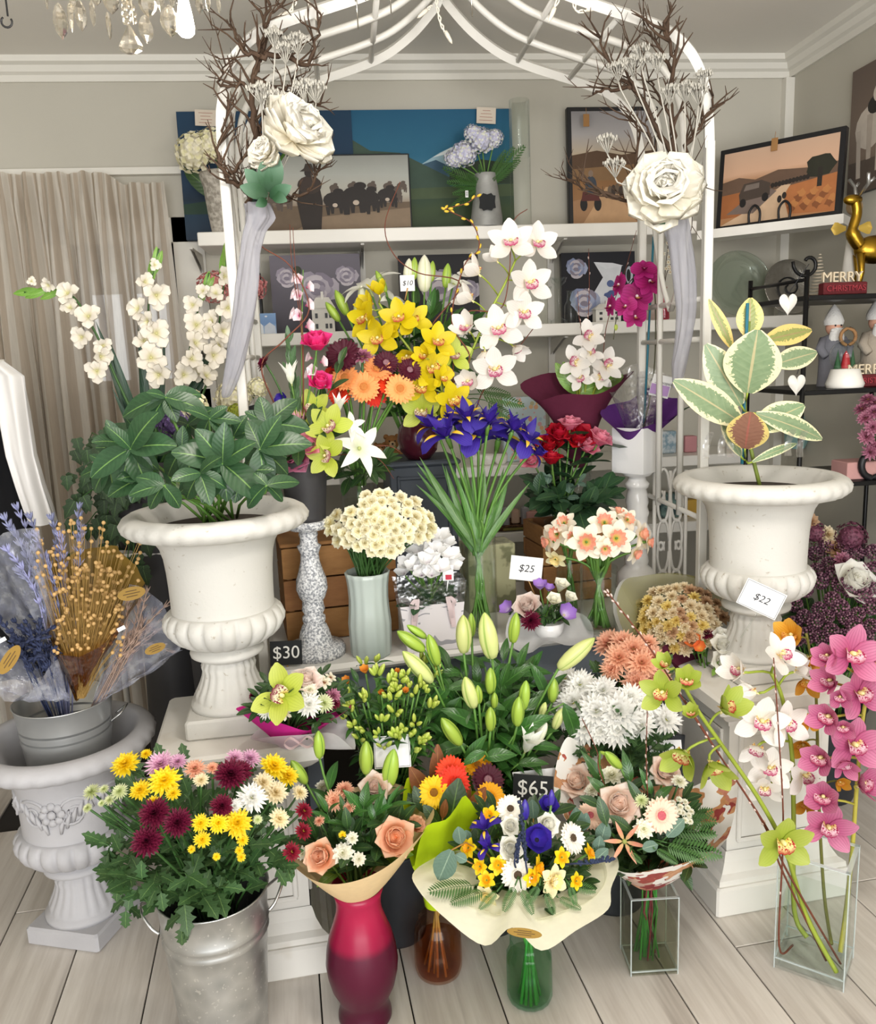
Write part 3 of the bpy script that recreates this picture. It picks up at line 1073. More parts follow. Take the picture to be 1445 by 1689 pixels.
# anemone / freesia / small flowers
def simple(kind,name,c,mid,tip,n,L,wd,e,eye,eyer=0.1,rows=1,form='obov',cup=0.35,curl=0.3,vein=None,stem=None,ruf=.03):
 mp_ = petal_mat(kind + ' petal',mid,c,tip,vein=vein,vk=5,va=0.25,transl=0.25)
 me = petal(form,L,wd,cup=cup,curl=curl,ruf=ruf,nu=6,nv=6).mesh(kind + ' petal',mp_)
 ms = []
 for r_ in range(rows):
  ms += [pz(k * 360 / n + r_ * 180 / n + rj(-4,4),e + r_ * 18,0.03,0.01 * r_,1 - 0.15 * r_) for k in range(n)]
 core = MB().lathe([(0,0.06),(eyer * .7,0.05),(eyer,0.02),(eyer * .6,-0.02),(0.02,-0.12)],10)
 whorl(kind,name,[('petal',me,ms)],core,mat(kind + ' eye',eye,0.7,var=0.2,scale=50,bump=.5,bscale=80),stem=stem)

simple('anemone','anemone','#3c2a9c','#4c3cb0','#33208c',6,0.5,0.4,30,'#1a1430',rows=2)
simple('lisi','lisianthus','#f2efd8','#d8dca8','#f8f6ea',5,0.62,0.56,62,'#d8d8a0',0.06,rows=2,cup=0.5,curl=-.2)
simple('freesia_l','freesia','#b48cd8','#e8dcf0','#9c70cc',6,0.5,0.32,42,'#e8e0b0',0.05)
simple('freesia_o','freesia','#f08c48','#f4b458','#e8703c',6,0.5,0.34,40,'#e8c060',0.05)
simple('carn_y','carnation','#f4b81c','#e89c10','#f8cc40',9,0.46,0.34,34,'#e8a018',0.1,rows=2)
simple('carn_p','carnation','#f0b890','#e89c70','#f6cca8',9,0.46,0.34,34,'#e8a070',0.1,rows=2)
simple('wlily','lily','#f4f2ea','#dfe6c0','#f8f7f2',6,0.62,0.24,42,'#c8d088',0.04,form='lance',cup=0.25,curl=-1.3,vein='#e4e8d0')
simple('lilyhalf','lily','#f2f2ea','#e0e6c8','#f6f6f0',6,0.8,0.26,76,'#c8d088',0.04,form='lance',cup=0.5,curl=-.3,vein='#dfe4c8')
simple('glad','gladiolus','#e9e2d4','#d6d0a0','#eee8dc',3,0.5,0.42,30,'#e0dca0',0.04,rows=2,cup=0.25,curl=-.75,ruf=.09)
simple('cycl','cyclamen','#f4f3f2','#eee6ea','#f8f8f8',5,0.66,0.44,58,'#b8a0b0',0.05,cup=0.2,curl=-.4)
simple('snap','snapdragon','#f0d4dc','#e0a0b8','#f6e8ec',5,0.5,0.44,48,'#d05888',0.12,cup=0.5,curl=-.3)
simple('star','grevillea_star','#e0987c','#c8b078','#e8b098',6,0.55,0.1,18,'#a8b060',0.06,form='lance',curl=.4)
simple('alst','alstroemeria','#d8822c','#b86420','#e8a040',6,0.55,0.26,55,'#7c4018',0.06)
simple('floret_c','floret','#efe9c8','#e0e0a8','#f5f0dc',4,0.5,0.5,14,'#d8d8a0',0.06)

def daff(kind,c,mid,cup_in,cup_rim,eye='#e8c020'):
 mp_ = petal_mat(kind + ' petal',mid,c,c,transl=0.28)
 mk = petal_mat(kind + ' cup',eye,cup_in,cup_rim,transl=0.25)
 pe = petal('oval',0.44,0.33,cup=0.12,curl=-.1,fold=0.05,nu=4,nv=5).mesh(kind + ' petal',mp_)

 def cup(th,i):
  return 1 + (0.05 * sin(9 * th) * (i - 2) if i > 2 else 0)
 cu = MB().lathe([(0.015,0.0),(0.09,0.02),(0.125,0.08),(0.15,0.15),(0.185,0.2),(0.21,0.215)],36,cup).mesh(kind + ' cup',mk)
 core = MB().tube([(0,0,0.09),(0,0,0),(0,0,-0.12),(0,-0.02,-0.22)],[0.03,0.03,0.035,0.05],8)
 whorl(kind,'narcissus',[('petal',pe,[pz(k * 60 + rj(-4,4),6 + 8 * (k % 2),0.07,0.006 * (k % 2)) for k in range(6)]),('trumpet',cu,[M.Identity(4)])],core,m_stem)

daff('narc','#f6efdc','#f0eac0','#f6b89c','#f09078','#c8c040')
daff('daff','#fada22','#f6c80e','#f4b00e','#f29c0e')
daff('daffc','#f4ecc0','#ecdc98','#f4e0a0','#f2d488')

def ballhead(kind,name,cols,fr=0.09,n=70,four=True):
 """mop head of small florets"""
 b = MB()
 mts = [petal_mat('%s floret %d' % (kind,i),c,c,c2,transl=0.2) for i,(c,c2) in enumerate(cols)]
 for k in range(n):
  z = 1 - 1.55 * (k + .5) / n
  a = k * 2.39996
  r = sqrt(max(0,1 - z * z))
  p = V((r * cos(a) * .42,r * sin(a) * .42,z * 0.36)) * rj(.92,1.05)
  fm = face(p,p + V((rj(-.1,.1),rj(-.1,.1),rj(-.1,.1))),rj(0,6))
  for q in range(4):
   b.add(petal('round',fr,fr * 1.05,cup=0.15,curl=rj(-.3,.3),nu=2,nv=2),fm @ pz(q * 90,rj(-5,25)),R.randrange(len(mts)))
 b.ball((0,0,0),0.33,10,8)
 head(kind,name,b,mts,stem=m_stem)

ballhead('hyd_cream','hydrangea',[('#f4eed0','#f8f4e4'),('#ece8ba','#f4eed4')])
ballhead('hyd_pink','hydrangea',[('#d88c8c','#e8a8a4'),('#c87878','#e0a09c')])
ballhead('hyd_blue','hydrangea',[('#d4d4e2','#e0dcea'),('#e4e6d4','#ecece4'),('#c4c6e0','#d4d0e4')])
ballhead('hyd_purp','hydrangea',[('#5c4878','#7c689c'),('#4c3c68','#6c5888')])
ballhead('hyd_green','hydrangea',[('#b8c040','#c8d058'),('#a0b038','#c0cc60')])
ballhead('sedum','sedum',[('#6c3c50','#8c5468'),('#58303f','#7c4a5c')],0.07,80)

# dark purple bead heads
b = MB()
for k in range(60):
 z = 1 - 1.7 * (k + .5) / 60
 a = k * 2.39996
 r = sqrt(max(0,1 - z * z))
 b.ball((r * cos(a) * .42,r * sin(a) * .42,z * .42),0.085,5,4,k % 2)
head('bead','berry_head',b,[mat('plum berry','#5c3448',0.6,ov=.1),mat('plum berry tip','#8c6474',0.6)])

# protea
mp_ = petal_mat('protea bract','#7c4048','#b86878','#e8b8bc',transl=0.1)
b = MB()
for k in range(34):
 f = k / 33
 b.add(petal('lance',0.75,0.14,cup=0.5,curl=0.35 - f * .2,nu=2,nv=5),pz(k * 137.5,80 - 28 * f,0.06 + 0.08 * f,-0.35 + 0.02 * f))
b.ball((0,0,-0.05),0.2,10,8,1,(1,1,1.4))
head('protea','protea',b,[mp_,mat('protea heart','#5c3038',0.8)])

# peony with loose ruffled petals
def peony(kind,c,mid,tip):
 mp_ = petal_mat(kind + ' petal',mid,c,tip,transl=0.3,rough=0.7)
 pm = [petal('obov',0.34,0.34,cup=0.7,curl=1.1,ruf=0.1,nu=6,nv=5).mesh(kind + ' a',mp_),petal('obov',0.44,0.42,cup=0.5,curl=0.8,ruf=0.13,nu=8,nv=5,freq=4).mesh(kind + ' b',mp_),petal('obov',0.5,0.48,cup=0.25,curl=0.25,ruf=0.12,nu=8,nv=5,freq=4).mesh(kind + ' c',mp_)]
 subs = []
 for k in range(54):
  f = k / 53
  i = 0 if f < .35 else (1 if f < .72 else 2)
  subs.append(('petal',pm[i],pz(k * 137.5 + rj(-15,15),86 - 84 * f + rj(-10,10),0.02 + 0.06 * f,0.02 - 0.1 * f + rj(-.02,.03))))
 core = MB().ball((0,0,0.05),0.12,8,6)
 head(kind,'peony',core,mp_,subs,cname='bloom')

peony('peony','#efeadb','#e6dcc0','#f5f2e8')

# lily bud: six-sided, grooved, tip up Z, length 1
def bud(kind,c,c2,tip,r=0.17):
 t = NT(kind + ' skin')
 u,v = t.uv()
 w = t.math('ABSOLUTE',t.math('SINE',t.math('MULTIPLY',u,3 * pi)))
 col = t.mix(t.ramp(w,[(0.0,(1,1,1,1)),(0.3,(0,0,0,1))]),t.ramp(v,[(0.05,c),(0.6,c),(0.98,tip)]),lin(c2))
 m_ = t.finish(t.vary(col,0.08),0.35,0,0.5,0.12)

 def md(th,i):
  return 1 - 0.14 * abs(cos(1.5 * th)) ** 8
 pr = [(0.03,0),(r * .55,0.04),(r * .8,0.15),(r * .97,0.32),(r,0.46),(r * .93,0.62),(r * .74,0.78),(r * .45,0.9),(r * .2,0.97),(0.005,1.0)]
 return MB().lathe(pr,24,md).mesh(kind,m_)

BUD_G = bud('green lily bud','#a4c04c','#5f8a34','#8aac40')
BUD_P = bud('pale lily bud','#d0d68c','#8fae4c','#b4c268')
BUD_W = bud('white lily bud','#e8e8cc','#b8c478','#eceadc')
BUD_S = bud('small bud','#b0c050','#82a038','#c8d070',0.3)

# ---------------------------------------------------------------- leaves
LF = {}

def lf(kind,form,wd,m_,**k):
 LF[kind] = petal(form,1,wd,mi=0,**k).mesh(kind + ' leaf',m_)

ml_dark = leaf_mat('dark leaf','#22391f','#37552b','#5c7a3c')
ml_lily = leaf_mat('lily leaf','#294c22','#3e6a2c','#4f7f38',side=0.1,rough=0.3)
ml_hell = leaf_mat('hellebore leaf','#233f28','#385a38','#6f9350',rough=0.36)
ml_mum = leaf_mat('chrysanthemum leaf','#2c4a26','#46683a','#6c8c50',rough=0.55)
ml_iris = leaf_mat('iris leaf','#416c30','#628c48','#7c9c5c',side=0.0)
ml_euc = leaf_mat('eucalyptus leaf','#4f6a5c','#6a8474','#8aa08c',side=0.15,rough=0.6)
ml_cop = leaf_mat('copper leaf back','#7a4424','#94582e','#a8703c',side=0.15,rough=0.6)
ml_rose = leaf_mat('rose leaf','#24402a','#38583a','#567848')
ml_lime = leaf_mat('light leaf','#5f8c34','#82a848','#9cb860')
ml_ivy = leaf_mat('ivy leaf','#1c3016','#304a24','#4c6a36',rough=.6)
ml_glad = leaf_mat('gladiolus leaf','#1f3a28','#30503a','#48684c',side=0)
ml_grey = leaf_mat('leucadendron leaf','#3f5a3c','#587450','#6c8460',side=0.1)
lf('dark','oval',0.42,ml_dark,fold=0.2,curl=-.5,nu=4,nv=6)
lf('lily','lance',0.26,ml_lily,fold=0.25,curl=-.9,nu=4,nv=8)
lf('hell','oval',0.44,ml_hell,fold=0.16,curl=-.55,ruf=0.02,nu=6,nv=8)
lf('iris','lance',0.07,ml_iris,fold=0.5,curl=-.5,nu=2,nv=8)
lf('euc','round',0.72,ml_euc,fold=0.08,curl=-.2,nu=4,nv=5)
lf('eucl','oval',0.5,ml_euc,fold=0.08,curl=-.2,nu=4,nv=6)
lf('cop','oval',0.42,ml_cop,fold=0.2,curl=-.3,nu=4,nv=6)
lf('rose','oval',0.58,ml_rose,fold=0.14,curl=-.3,ruf=0.02,nu=4,nv=6)
lf('lime','oval',0.4,ml_lime,fold=0.2,curl=-.5,nu=4,nv=6)
lf('glad','lance',0.09,ml_glad,fold=0.3,curl=-.15,nu=2,nv=8)
lf('grey','oval',0.34,ml_grey,fold=0.15,curl=.2,nu=4,nv=6)

def lobed(form_pts,m_,name):
 """lobed leaf outline (half, along +Y) bent into a shallow fold"""
 b = MB()
 n = len(form_pts)

 def fn(u,v):
  k = min(n - 1,int(v * (n - 1) + 1e-6))
  w,y = form_pts[k]
  s = 2 * u - 1
  return (s * w,y - 0.06 * abs(s) * w * 2,0.14 * abs(s) * w - 0.18 * y * y)
 return b.grid(fn,4,n - 1).mesh(name,m_)

LF['mum'] = lobed([(.02,0),(.03,.1),(.2,.2),(.3,.28),(.15,.38),(.2,.46),(.33,.56),(.16,.64),(.2,.72),(.24,.8),(.1,.87),(.08,.93),(.01,1)],ml_mum,'mum leaf')
LF['ivy'] = lobed([(.02,0),(.3,.02),(.42,.2),(.3,.35),(.34,.45),(.42,.55),(.24,.66),(.16,.8),(.07,.92),(.01,1)],ml_ivy,'ivy leaf')

def fern_mesh():
 b = MB()
 b.tube([(0,0,0),(0,0.5,0.03),(0,1,-0.05)],0.008,4,taper=.4)
 for k in range(15):
  y = 0.1 + 0.88 * k / 15
  L = 0.27 * sin(pi * (0.25 + 0.72 * k / 15)) ** 0.8
  for sg in (-1,1):
   b.add(petal('lance',L,0.046,curl=-.3,nu=2,nv=3),T(0,y,0.03 * sin(pi * y) - .02 * y) @ rot('Z',-sg * 62) @ rot('Y',sg * 8))
 return b.mesh('fern frond',leaf_mat('fern leaf','#2f5428','#4c7438','#5c8444',side=0))

LF['fern'] = fern_mesh()

# ---------------------------------------------------------------- putting flowers in place
def stem_curve(B,Hd,n,bend=0.35,k=7):
 B,Hd = V(B),V(Hd)
 L = (Hd - B).length
 d = (Hd - B).normalized()
 n = V(n).normalized()
 return bez(B,B + (d * .35 + V((0,0,.65))) * L * 0.4,Hd - (n * 0.45 + d * 0.75).normalized() * L * bend,Hd,k)

def put_head(kind,parent,mw,name=None):
 h = H[kind]
 if not h['subs']:
  return ob(name or h['cname'],h['core'],parent,mw)
 c = ob(name or h['cname'],h['core'],parent,mw)
 for pn,me,m_ in h['subs']:
  o = ob(pn,me,c,mw @ m_)
 return c

def flower(kind,label,p,n,d,base,group=None,sr=0.0028,leaf=None,nl=0,ll=0.05,roll=None,drop=0.06,name=None,bend=0.3):
 """one cut flower: head of width d at p looking along n, its stem down to base"""
 h = H[kind]
 p,n = V(p),V(n).normalized()
 t_ = thing(name or h['name'],label,h['cat'],base,group)
 back = p - n * d * drop
 cv = stem_curve(base,back,n,bend)
 ob('stem',MB().tube(cv,sr,5).mesh('stem',h['stem']),t_)
 put_head(kind,t_,face(p,n,rj(-3,3) if roll is None else roll,d))
 for k in range(nl):
  i = R.randrange(2,len(cv) - 1)
  a = rj(0,2 * pi)
  q = cv[i] + V((cos(a),sin(a),rj(.1,.8))).normalized() * ll * rj(.8,1.2)
  leafobj('leaf',LF[leaf],t_,cv[i],q,roll=rj(-.4,.4))
 return t_

def tocam(p):
 return (CAM - V(p)).normalized()

def zone(x,y,c,names):
 """which part of a mass a photo point belongs to: centre, or one of four sides (names: centre, 4 sides)"""
 dx,dy = (x - c[0]) / c[2],(y - c[1]) / c[3]
 if dx * dx + dy * dy < .3:
  return names[0]
 return names[(1 if dx < 0 else 2) if abs(dx) > abs(dy) else (3 if dy < 0 else 4)]

def bunch(rows,C,r,base,group=None,k=(0.55,0.35,0.5),spread=0.3,sr=0.0028,sc=1.0,leaf=None,nl=0,ll=0.05,flat=0.0):
 """rows: (kind, px, py, width px, label[, facing])  - heads sit on the rounded top of the bunch"""
 C,base = V(C),V(base)
 out = []
 for i,row in enumerate(rows):
  kind,px,py,w,lab = row[:5]
  p = dome(px,py,C,r)
  if flat:
   p = p + (PY(px,py,C.y) - p) * flat
  o = (p - C).normalized()
  n = (o * k[0] + V((0,0,1)) * k[1] + tocam(p) * k[2]).normalized()
  if len(row) > 5 and row[5]:
   fx,fy,fz = row[5]
   n = (_r * fx + _u * fy + _f * fz).normalized()
  g = group if len(row) < 7 else row[6]
  bs = base + V((rj(-1,1),rj(-1,1),0)) * spread * 0.05
  out.append(flower(kind,lab,p,n,w * mpp(p) * sc,bs,g,sr,leaf,nl,ll))
 return out

def sprig(name,label,cv,kind,n,ll,mst=None,sr=0.0025,group=None,cat='foliage',ang=(30,70),pair=False,start=0.25,wd=1.0,tip=True):
 """leafy stem along a curve"""
 t_ = thing(name,label,cat,cv[0],group)
 ob('stem',MB().tube(cv,sr,5,taper=.5).mesh('stem',mst or m_stemd),t_)
 K = len(cv) - 1
 for k in range(n):
  f = start + (1 - start) * (k + .5) / n
  i = min(K - 1,int(f * K))
  p = cv[i] + (cv[i + 1] - cv[i]) * (f * K - i)
  d = (cv[i + 1] - cv[i]).normalized()
  a = k * 2.4 + rj(-.3,.3)
  s = d.orthogonal().normalized()
  s2 = d.cross(s)
  e = radians(rj(*ang))
  for w in ((0,pi) if pair else (0,)):
   q = p + (d * cos(e) + (s * cos(a + w) + s2 * sin(a + w)) * sin(e)) * ll * rj(.75,1.15)
   leafobj('leaf',LF[kind],t_,p,q,wd,up=V((0,0,1)) + tocam(p) * .6)
 if tip:
  d = (cv[-1] - cv[-2]).normalized()
  leafobj('leaf',LF[kind],t_,cv[-1],cv[-1] + d * ll * .8,wd,up=V((0,0,1)) + tocam(cv[-1]) * .6)
 return t_

def budstem(t_,p,q,L,kind=None,r=0.0025,mst=None,fat=1.0):
 """a bud of length L whose foot is at p, pointing to q (direction)"""
 d = V(q).normalized()
 m_ = along(p,V(p) + d) @ rot('X',-90)
 return ob('bud',kind or BUD_G,t_,m_ @ M.Diagonal((L * fat,L * fat,L,1)))

def wrap(name,label,rim,neck,nr,m_,group=None,sub=4,belly=0.35,cat='wrapping paper',nv=8,ruf=0.0,part=None,lift=0.0):
 """sheet of paper gathered at the neck and opening to the rim outline (3-D points, closed)"""
 rp = spline(rim,sub,True)
 n = len(rp)
 neck = V(neck)
 cen = sum(rp,V((0,0,0))) / n
 b = MB()
 # neck points in matching angular order
 npts = []
 for p in rp:
  d = V((p.x - cen.x,p.y - cen.y,0))
  d = d.normalized() if d.length > 1e-5 else V((1,0,0))
  npts.append(neck + d * nr)

 def fn(u,v):
  i = int(round(u * n)) % n
  a,c = npts[i],rp[i]
  p = a + (c - a) * v
  out = V((c.x - a.x,c.y - a.y,0))
  # bell shape: opens outward as it rises
  p += V((0,0,-1)) * (c - a).length * belly * sin(pi * v) * 0.5 + out * (-0.10 * sin(pi * v)) + V((0,0,lift * sin(pi * v)))
  if ruf:
   p += out.normalized() * ruf * v * sin(u * 2 * pi * 7) if out.length > 1e-5 else V((0,0,0))
  return p
 b.grid(fn,n,nv)
 me = b.mesh(name,m_)
 return thing(name,label,cat,me=me,group=group) if part is None else ob(part,me,None)

def paper(name,c,transl=0.35,var=0.04,alpha=None,fib=True):
 if name in MATS:
  return MATS[name]
 t = NT(name)
 nz = t.noise(60,5)
 col = t.mix(nz,lin(c),[x * (1 - var * 4) for x in lin(c)[:3]] + [1])
 MATS[name] = t.finish(col,0.7,0,0.2,transl,t.noise(14,3),0.25,0.006,alpha=alpha)
 return MATS[name]

def vessel(name,label,cat,mw,pr,m_,n=40,mod=None,part='body',water=None,extra=()):
 """turned vessel: profile outside then (if it is hollow) back down inside"""
 t_ = thing(name,label,cat,mw=mw)
 ob(part,MB().lathe(pr,n,mod,cap0=False).mesh(name,m_),t_,mw)
 if water:
  zr,pw_ = water
  ob('water',MB().lathe(pw_,n,mod).mesh('water',zr),t_,mw)
 for pn,me in extra:
  ob(pn,me,t_,mw)
 return t_

def lettering(name,txt,size,parent,mw,m_,shear=0.0,ext=0.0,spacing=1.0,align='CENTER'):
 cu = bpy.data.curves.new(name,'FONT')
 cu.body,cu.size,cu.shear,cu.extrude = txt,size,shear,ext
 cu.align_x,cu.align_y = align,'CENTER'
 cu.space_character = spacing
 tmp = bpy.data.objects.new('tmp',cu)
 COL.objects.link(tmp)
 me = bpy.data.meshes.new_from_object(tmp.evaluated_get(bpy.context.evaluated_depsgraph_get()))
 bpy.data.objects.remove(tmp)
 me.materials.clear()
 me.materials.append(m_)
 return ob(name,me,parent,mw)

# ================================================================ front row
m_galv = None
t = NT('galvanised steel')
vo = t.n('TexVoronoi')
vo.inputs['Scale'].default_value = 26
t.l(t.obj(),vo.inputs['Vector'])
nz = t.noise(7,3)
c = t.mix(t.math('MULTIPLY',vo.outputs['Distance'],1.0),lin('#a3a5a4'),lin('#c6c7c5'))
c = t.mix(t.math('MULTIPLY',t.math('GREATER_THAN',t.noise(95,2),0.66),0.5),c,lin('#e6e6e2'))
m_galv = t.finish(c,t.math('MULTIPLY_ADD',nz,0.25,0.22),0.85,0.5)
m_galvb = mat('bright galvanised tub','#d2d4d4',0.3,0.7,var=0.12,scale=9)
m_wire = mat('bright wire','#c8c8c6',0.25,0.9)

def ring(r,z,tr,n=40,seg=5):
 return MB().tube([(r * cos(2 * pi * k / n),r * sin(2 * pi * k / n),z) for k in range(n + 1)],tr,seg,cap=False)

def greens(label,kind,C,r,base,n,nl,ll,group,lo=0.0,hi=1.0,az=None,name='foliage_sprig',ang=(30,75),wd=1.0,pair=False,mst=None,sr=0.0024,sides=('leaning to one side','leaning to the far side','rising at the top','low at the rim')):
 for i in range(n):
  a = (i * 2.399963 + rj(-.3,.3)) if az is None else radians(rj(*az))
  z = rj(lo,hi)
  q = sqrt(max(0,1 - z * z))
  d = V((q * cos(a),q * sin(a),z))
  tip = V(C) + d * r * rj(.8,.98)
  cv = stem_curve(V(base) + V((rj(-.02,.02),rj(-.02,.02),0)),tip,(d + V((0,0,.3))),0.3)
  o_ = tip - V(C)
  sx_,sy_ = o_.dot(_r),o_.dot(_u)
  sd = sides[(0 if sx_ < 0 else 1) if abs(sx_) > abs(sy_) else (2 if sy_ > 0 else 3)] if sides else ''
  sprig(name,label + ' ' + sd,cv,kind,nl,ll,mst,sr,group,ang=ang,wd=wd,pair=pair,start=0.35)

# ---- galvanised bucket of chrysanthemums
BC = PY(350,1463,1.80)
bz,br,bb = BC.z,0.126,0.098
pr = [(0.0,0.004),(bb - .004,0.004),(bb,0.0),(bb + .002,0.01)] + [(bb + (br - bb) * k / 8,bz * k / 8) for k in range(1,6)]
rr = lambda z: bb + (br - bb) * z / bz
pr += [(rr(z) + dz,z) for z,dz in ((bz * .72,0),(bz * .735,.004),(bz * .75,0),(bz * .78,0),(bz * .795,.004),(bz * .81,0),(bz * .9,0),(bz - .004,0),(bz,.004),(bz + .003,.002),(bz,-.002),(bz * .8,-.003))] + [(rr(bz * .5) - .003,bz * .5)]
bw = T(BC.x,BC.y,0)
t_ = vessel('galvanised_bucket','tall galvanised bucket packed with mixed garden chrysanthemums','bucket',bw,pr,m_galv,56)
for sg,a in ((1,10),(-1,190)):
 x = br
 hp = [(x - .004,-.045,bz - .06),(x + .012,-.04,bz - .045),(x + .03,-.02,bz - .02),(x + .034,0,bz - .012),(x + .03,.02,bz - .02),(x + .012,.04,bz - .045),(x - .004,.045,bz - .06)]
 ob('handle',MB().tube(spline(hp,4),0.0038,7).mesh('handle',m_wire),t_,bw @ rot('Z',a))
C1 = PY(325,1395,1.80)
G1 = 'chrysanthemums in the tall galvanised bucket'
A = 'in the galvanised bucket'
rows = []
for x,y,w,l in ((208,1262,50,'pair at the top beside the pink bloom'),(272,1289,56,'big, just below the pink bloom'),(232,1304,38,'half open, below the top yellow pair'),(286,1309,26,'small bud, above the burgundy trio'),(241,1244,20,'pale bud at the very top'),(253,1322,22,'peeping over the burgundy trio'),
     (331,1358,32,'first of the middle yellow row'),(360,1358,36,'second of the middle yellow row'),(391,1358,52,'biggest of the middle yellow row'),(334,1385,30,'small open, under the middle yellow row')):
 rows.append(('mum_yel',x,y,w,'yellow chrysanthemum %s %s' % (l,A),None,G1))
for x,y,w in ((316,1401,14),(357,1413,14),(395,1403,16),(398,1414,16),(400,1386,22)):
 rows.append(('mum_yel',x,y,w,'tiny unopened yellow chrysanthemum button ' + A,None,'yellow buttons in the bucket'))
for x,y,w,l in ((451,1265,50,'upper one by the pedestal edge'),(474,1281,40,'lower one by the pedestal edge')):
 rows.append(('mum_yel',x,y,w,'yellow chrysanthemum, %s, %s' % (l,A),None,G1))
for k_,x,y,w,l in (('mum_pink',266,1262,52,'large pink chrysanthemum between the top yellow ones'),('mum_pink',294,1257,32,'small pink chrysanthemum beside the large pink one'),('mum_peach',322,1269,38,'dusty peach chrysanthemum at the top centre'),('mum_cream',332,1287,28,'pale peach chrysanthemum under the dusty peach one'),('mum_peach',350,1267,24,'small peach chrysanthemum left by the burgundy top bloom'.replace('left ','')),('mum_pink',387,1251,34,'pink chrysanthemum behind the burgundy top bloom'),('mum_pink',412,1252,38,'pink chrysanthemum against the pedestal slab'),
      ('mum_burg',255,1342,56,'top burgundy bloom of the trio facing front'),('mum_burg',293,1357,52,'burgundy bloom of the trio nearest the yellow row'),('mum_burg',243,1388,56,'lowest burgundy bloom of the trio'),('mum_burg',380,1278,58,'dark burgundy bloom at the top of the bunch'),('mum_burg',366,1330,42,'dark burgundy bloom sunk in the middle of the bunch'),('mum_burg',398,1272,40,'dark burgundy bloom half behind the top one'),
      ('mum_red',501,1338,34,'upper dark red chrysanthemum at the tan wrap edge'),('mum_red',500,1371,32,'middle dark red chrysanthemum at the tan wrap edge'),('mum_red',481,1405,34,'lowest dark red chrysanthemum at the tan wrap edge'),
      ('mum_white',415,1317,56,'large white chrysanthemum with greenish eye'),('mum_white',387,1330,28,'small white chrysanthemum beside the large white one'),('mum_cream',434,1291,38,'cream chrysanthemum above the large white one'),('mum_cream',454,1308,46,'flat cream chrysanthemum beside the large white one'),('mum_cream',494,1308,30,'cream chrysanthemum turned to the tan wrap'),('mum_cream',460,1351,38,'cream chrysanthemum low over the bucket side'),('mum_green',425,1352,18,'green white bud under the large white bloom')):
 rows.append((k_,x,y,w,l + ' ' + A,None,G1))
for x,y,w in ((152,1307,32),(172,1302,18),(198,1306,30),(145,1333,18),(181,1320,20),(168,1325,14)):
 rows.append(('mum_green',x,y,w,'pale green white chrysanthemum reaching over the grey urn',None,'pale chrysanthemums over the grey urn'))
bunch(rows,C1,0.262,(BC.x,BC.y,0.33),None,k=(.5,.3,.55),spread=1.0,leaf='mum',nl=2,ll=.05)
GM = 'chrysanthemum foliage in the bucket'
greens('leafy green chrysanthemum stem in the galvanised bucket','mum',C1,0.225,(BC.x,BC.y,0.3),40,7,0.058,GM,lo=-0.05,hi=.95,ang=(30,80),sides=('towards the grey urn','towards the tan wrap','up by the pedestal slab','over the bucket rim'))
for (x0,y0,x1,y1,yy) in ((320,1440,300,1528,1.66),(400,1440,455,1432,1.7),(240,1420,208,1500,1.72),(210,1400,178,1408,1.8),(230,1430,195,1455,1.72),(260,1440,265,1470,1.67),(420,1400,470,1425,1.72)):
 p,q = PY(x0,y0,yy + .05),PY(x1,y1,yy)
 sprig('foliage_sprig','chrysanthemum stem of lobed leaves hanging over the bucket rim ' + zone(x1,y1,(320,1450,60,10),('in the middle','on the grey urn side','on the tan wrap side','at the top','lowest down the front')),bez(p,p + V((0,-.02,.03)),q + V((0,0,.03)),q,6),'mum',5,0.06,group='lobed leaves over the bucket rim',ang=(20,60))

# ---- magenta vase with tan wrapped bouquet
t = NT('frosted magenta glass')
tc = t.n('TexCoord')
sp_ = t.n('SeparateXYZ')
t.l(tc.outputs['Object'],sp_.inputs[0])
c = t.ramp(sp_.outputs[2],[(0.0,'#480a26'),(0.215,'#560c2c'),(0.235,'#98123e'),(0.3,'#ac1a46')])
m_mag = t.finish(c,0.3,0,0.4,0.12)
MV = PZ(603,1676,0)
mk = mpp(MV + V((0,0,.15)))
pr = [(0.0,0.006)] + [(w * mk * .5,z) for w,z in ((84,0.0),(89,0.008),(88,0.02),(82,0.036),(80,0.05),(86,0.066),(104,0.095),(115,0.13),(119,0.16),(114,0.195),(103,0.23),(88,0.262),(76,0.29),(72,0.312),(75,0.335),(86,0.362))] + [(80 * mk * .5,.36),(68 * mk * .5,.312),(70 * mk * .5,.29)]
vessel('glass_vase','frosted magenta bulb vase holding the tan wrapped bouquet','vase',T(MV.x,MV.y,0),pr,m_mag,48)
m_tan = paper('tan tissue paper','#f2d6a6',0.2)
nk = V((MV.x,MV.y,0.335))
rim = [PY(*q) for q in ((478,1412,1.80),(500,1442,1.72),(540,1458,1.67),(590,1452,1.655),(640,1428,1.66),(688,1385,1.70),(716,1344,1.78),(700,1318,1.95),(640,1290,2.02),(560,1310,2.02),(500,1370,1.95))]
wrap('paper_wrap','tan tissue wrap around the peach rose bouquet',rim,nk,0.035,m_tan,belly=0.25,sub=6)
C2 = PY(592,1400,1.86)
B2 = V((MV.x,MV.y,0.33))
A = 'in the tan wrapped bouquet'
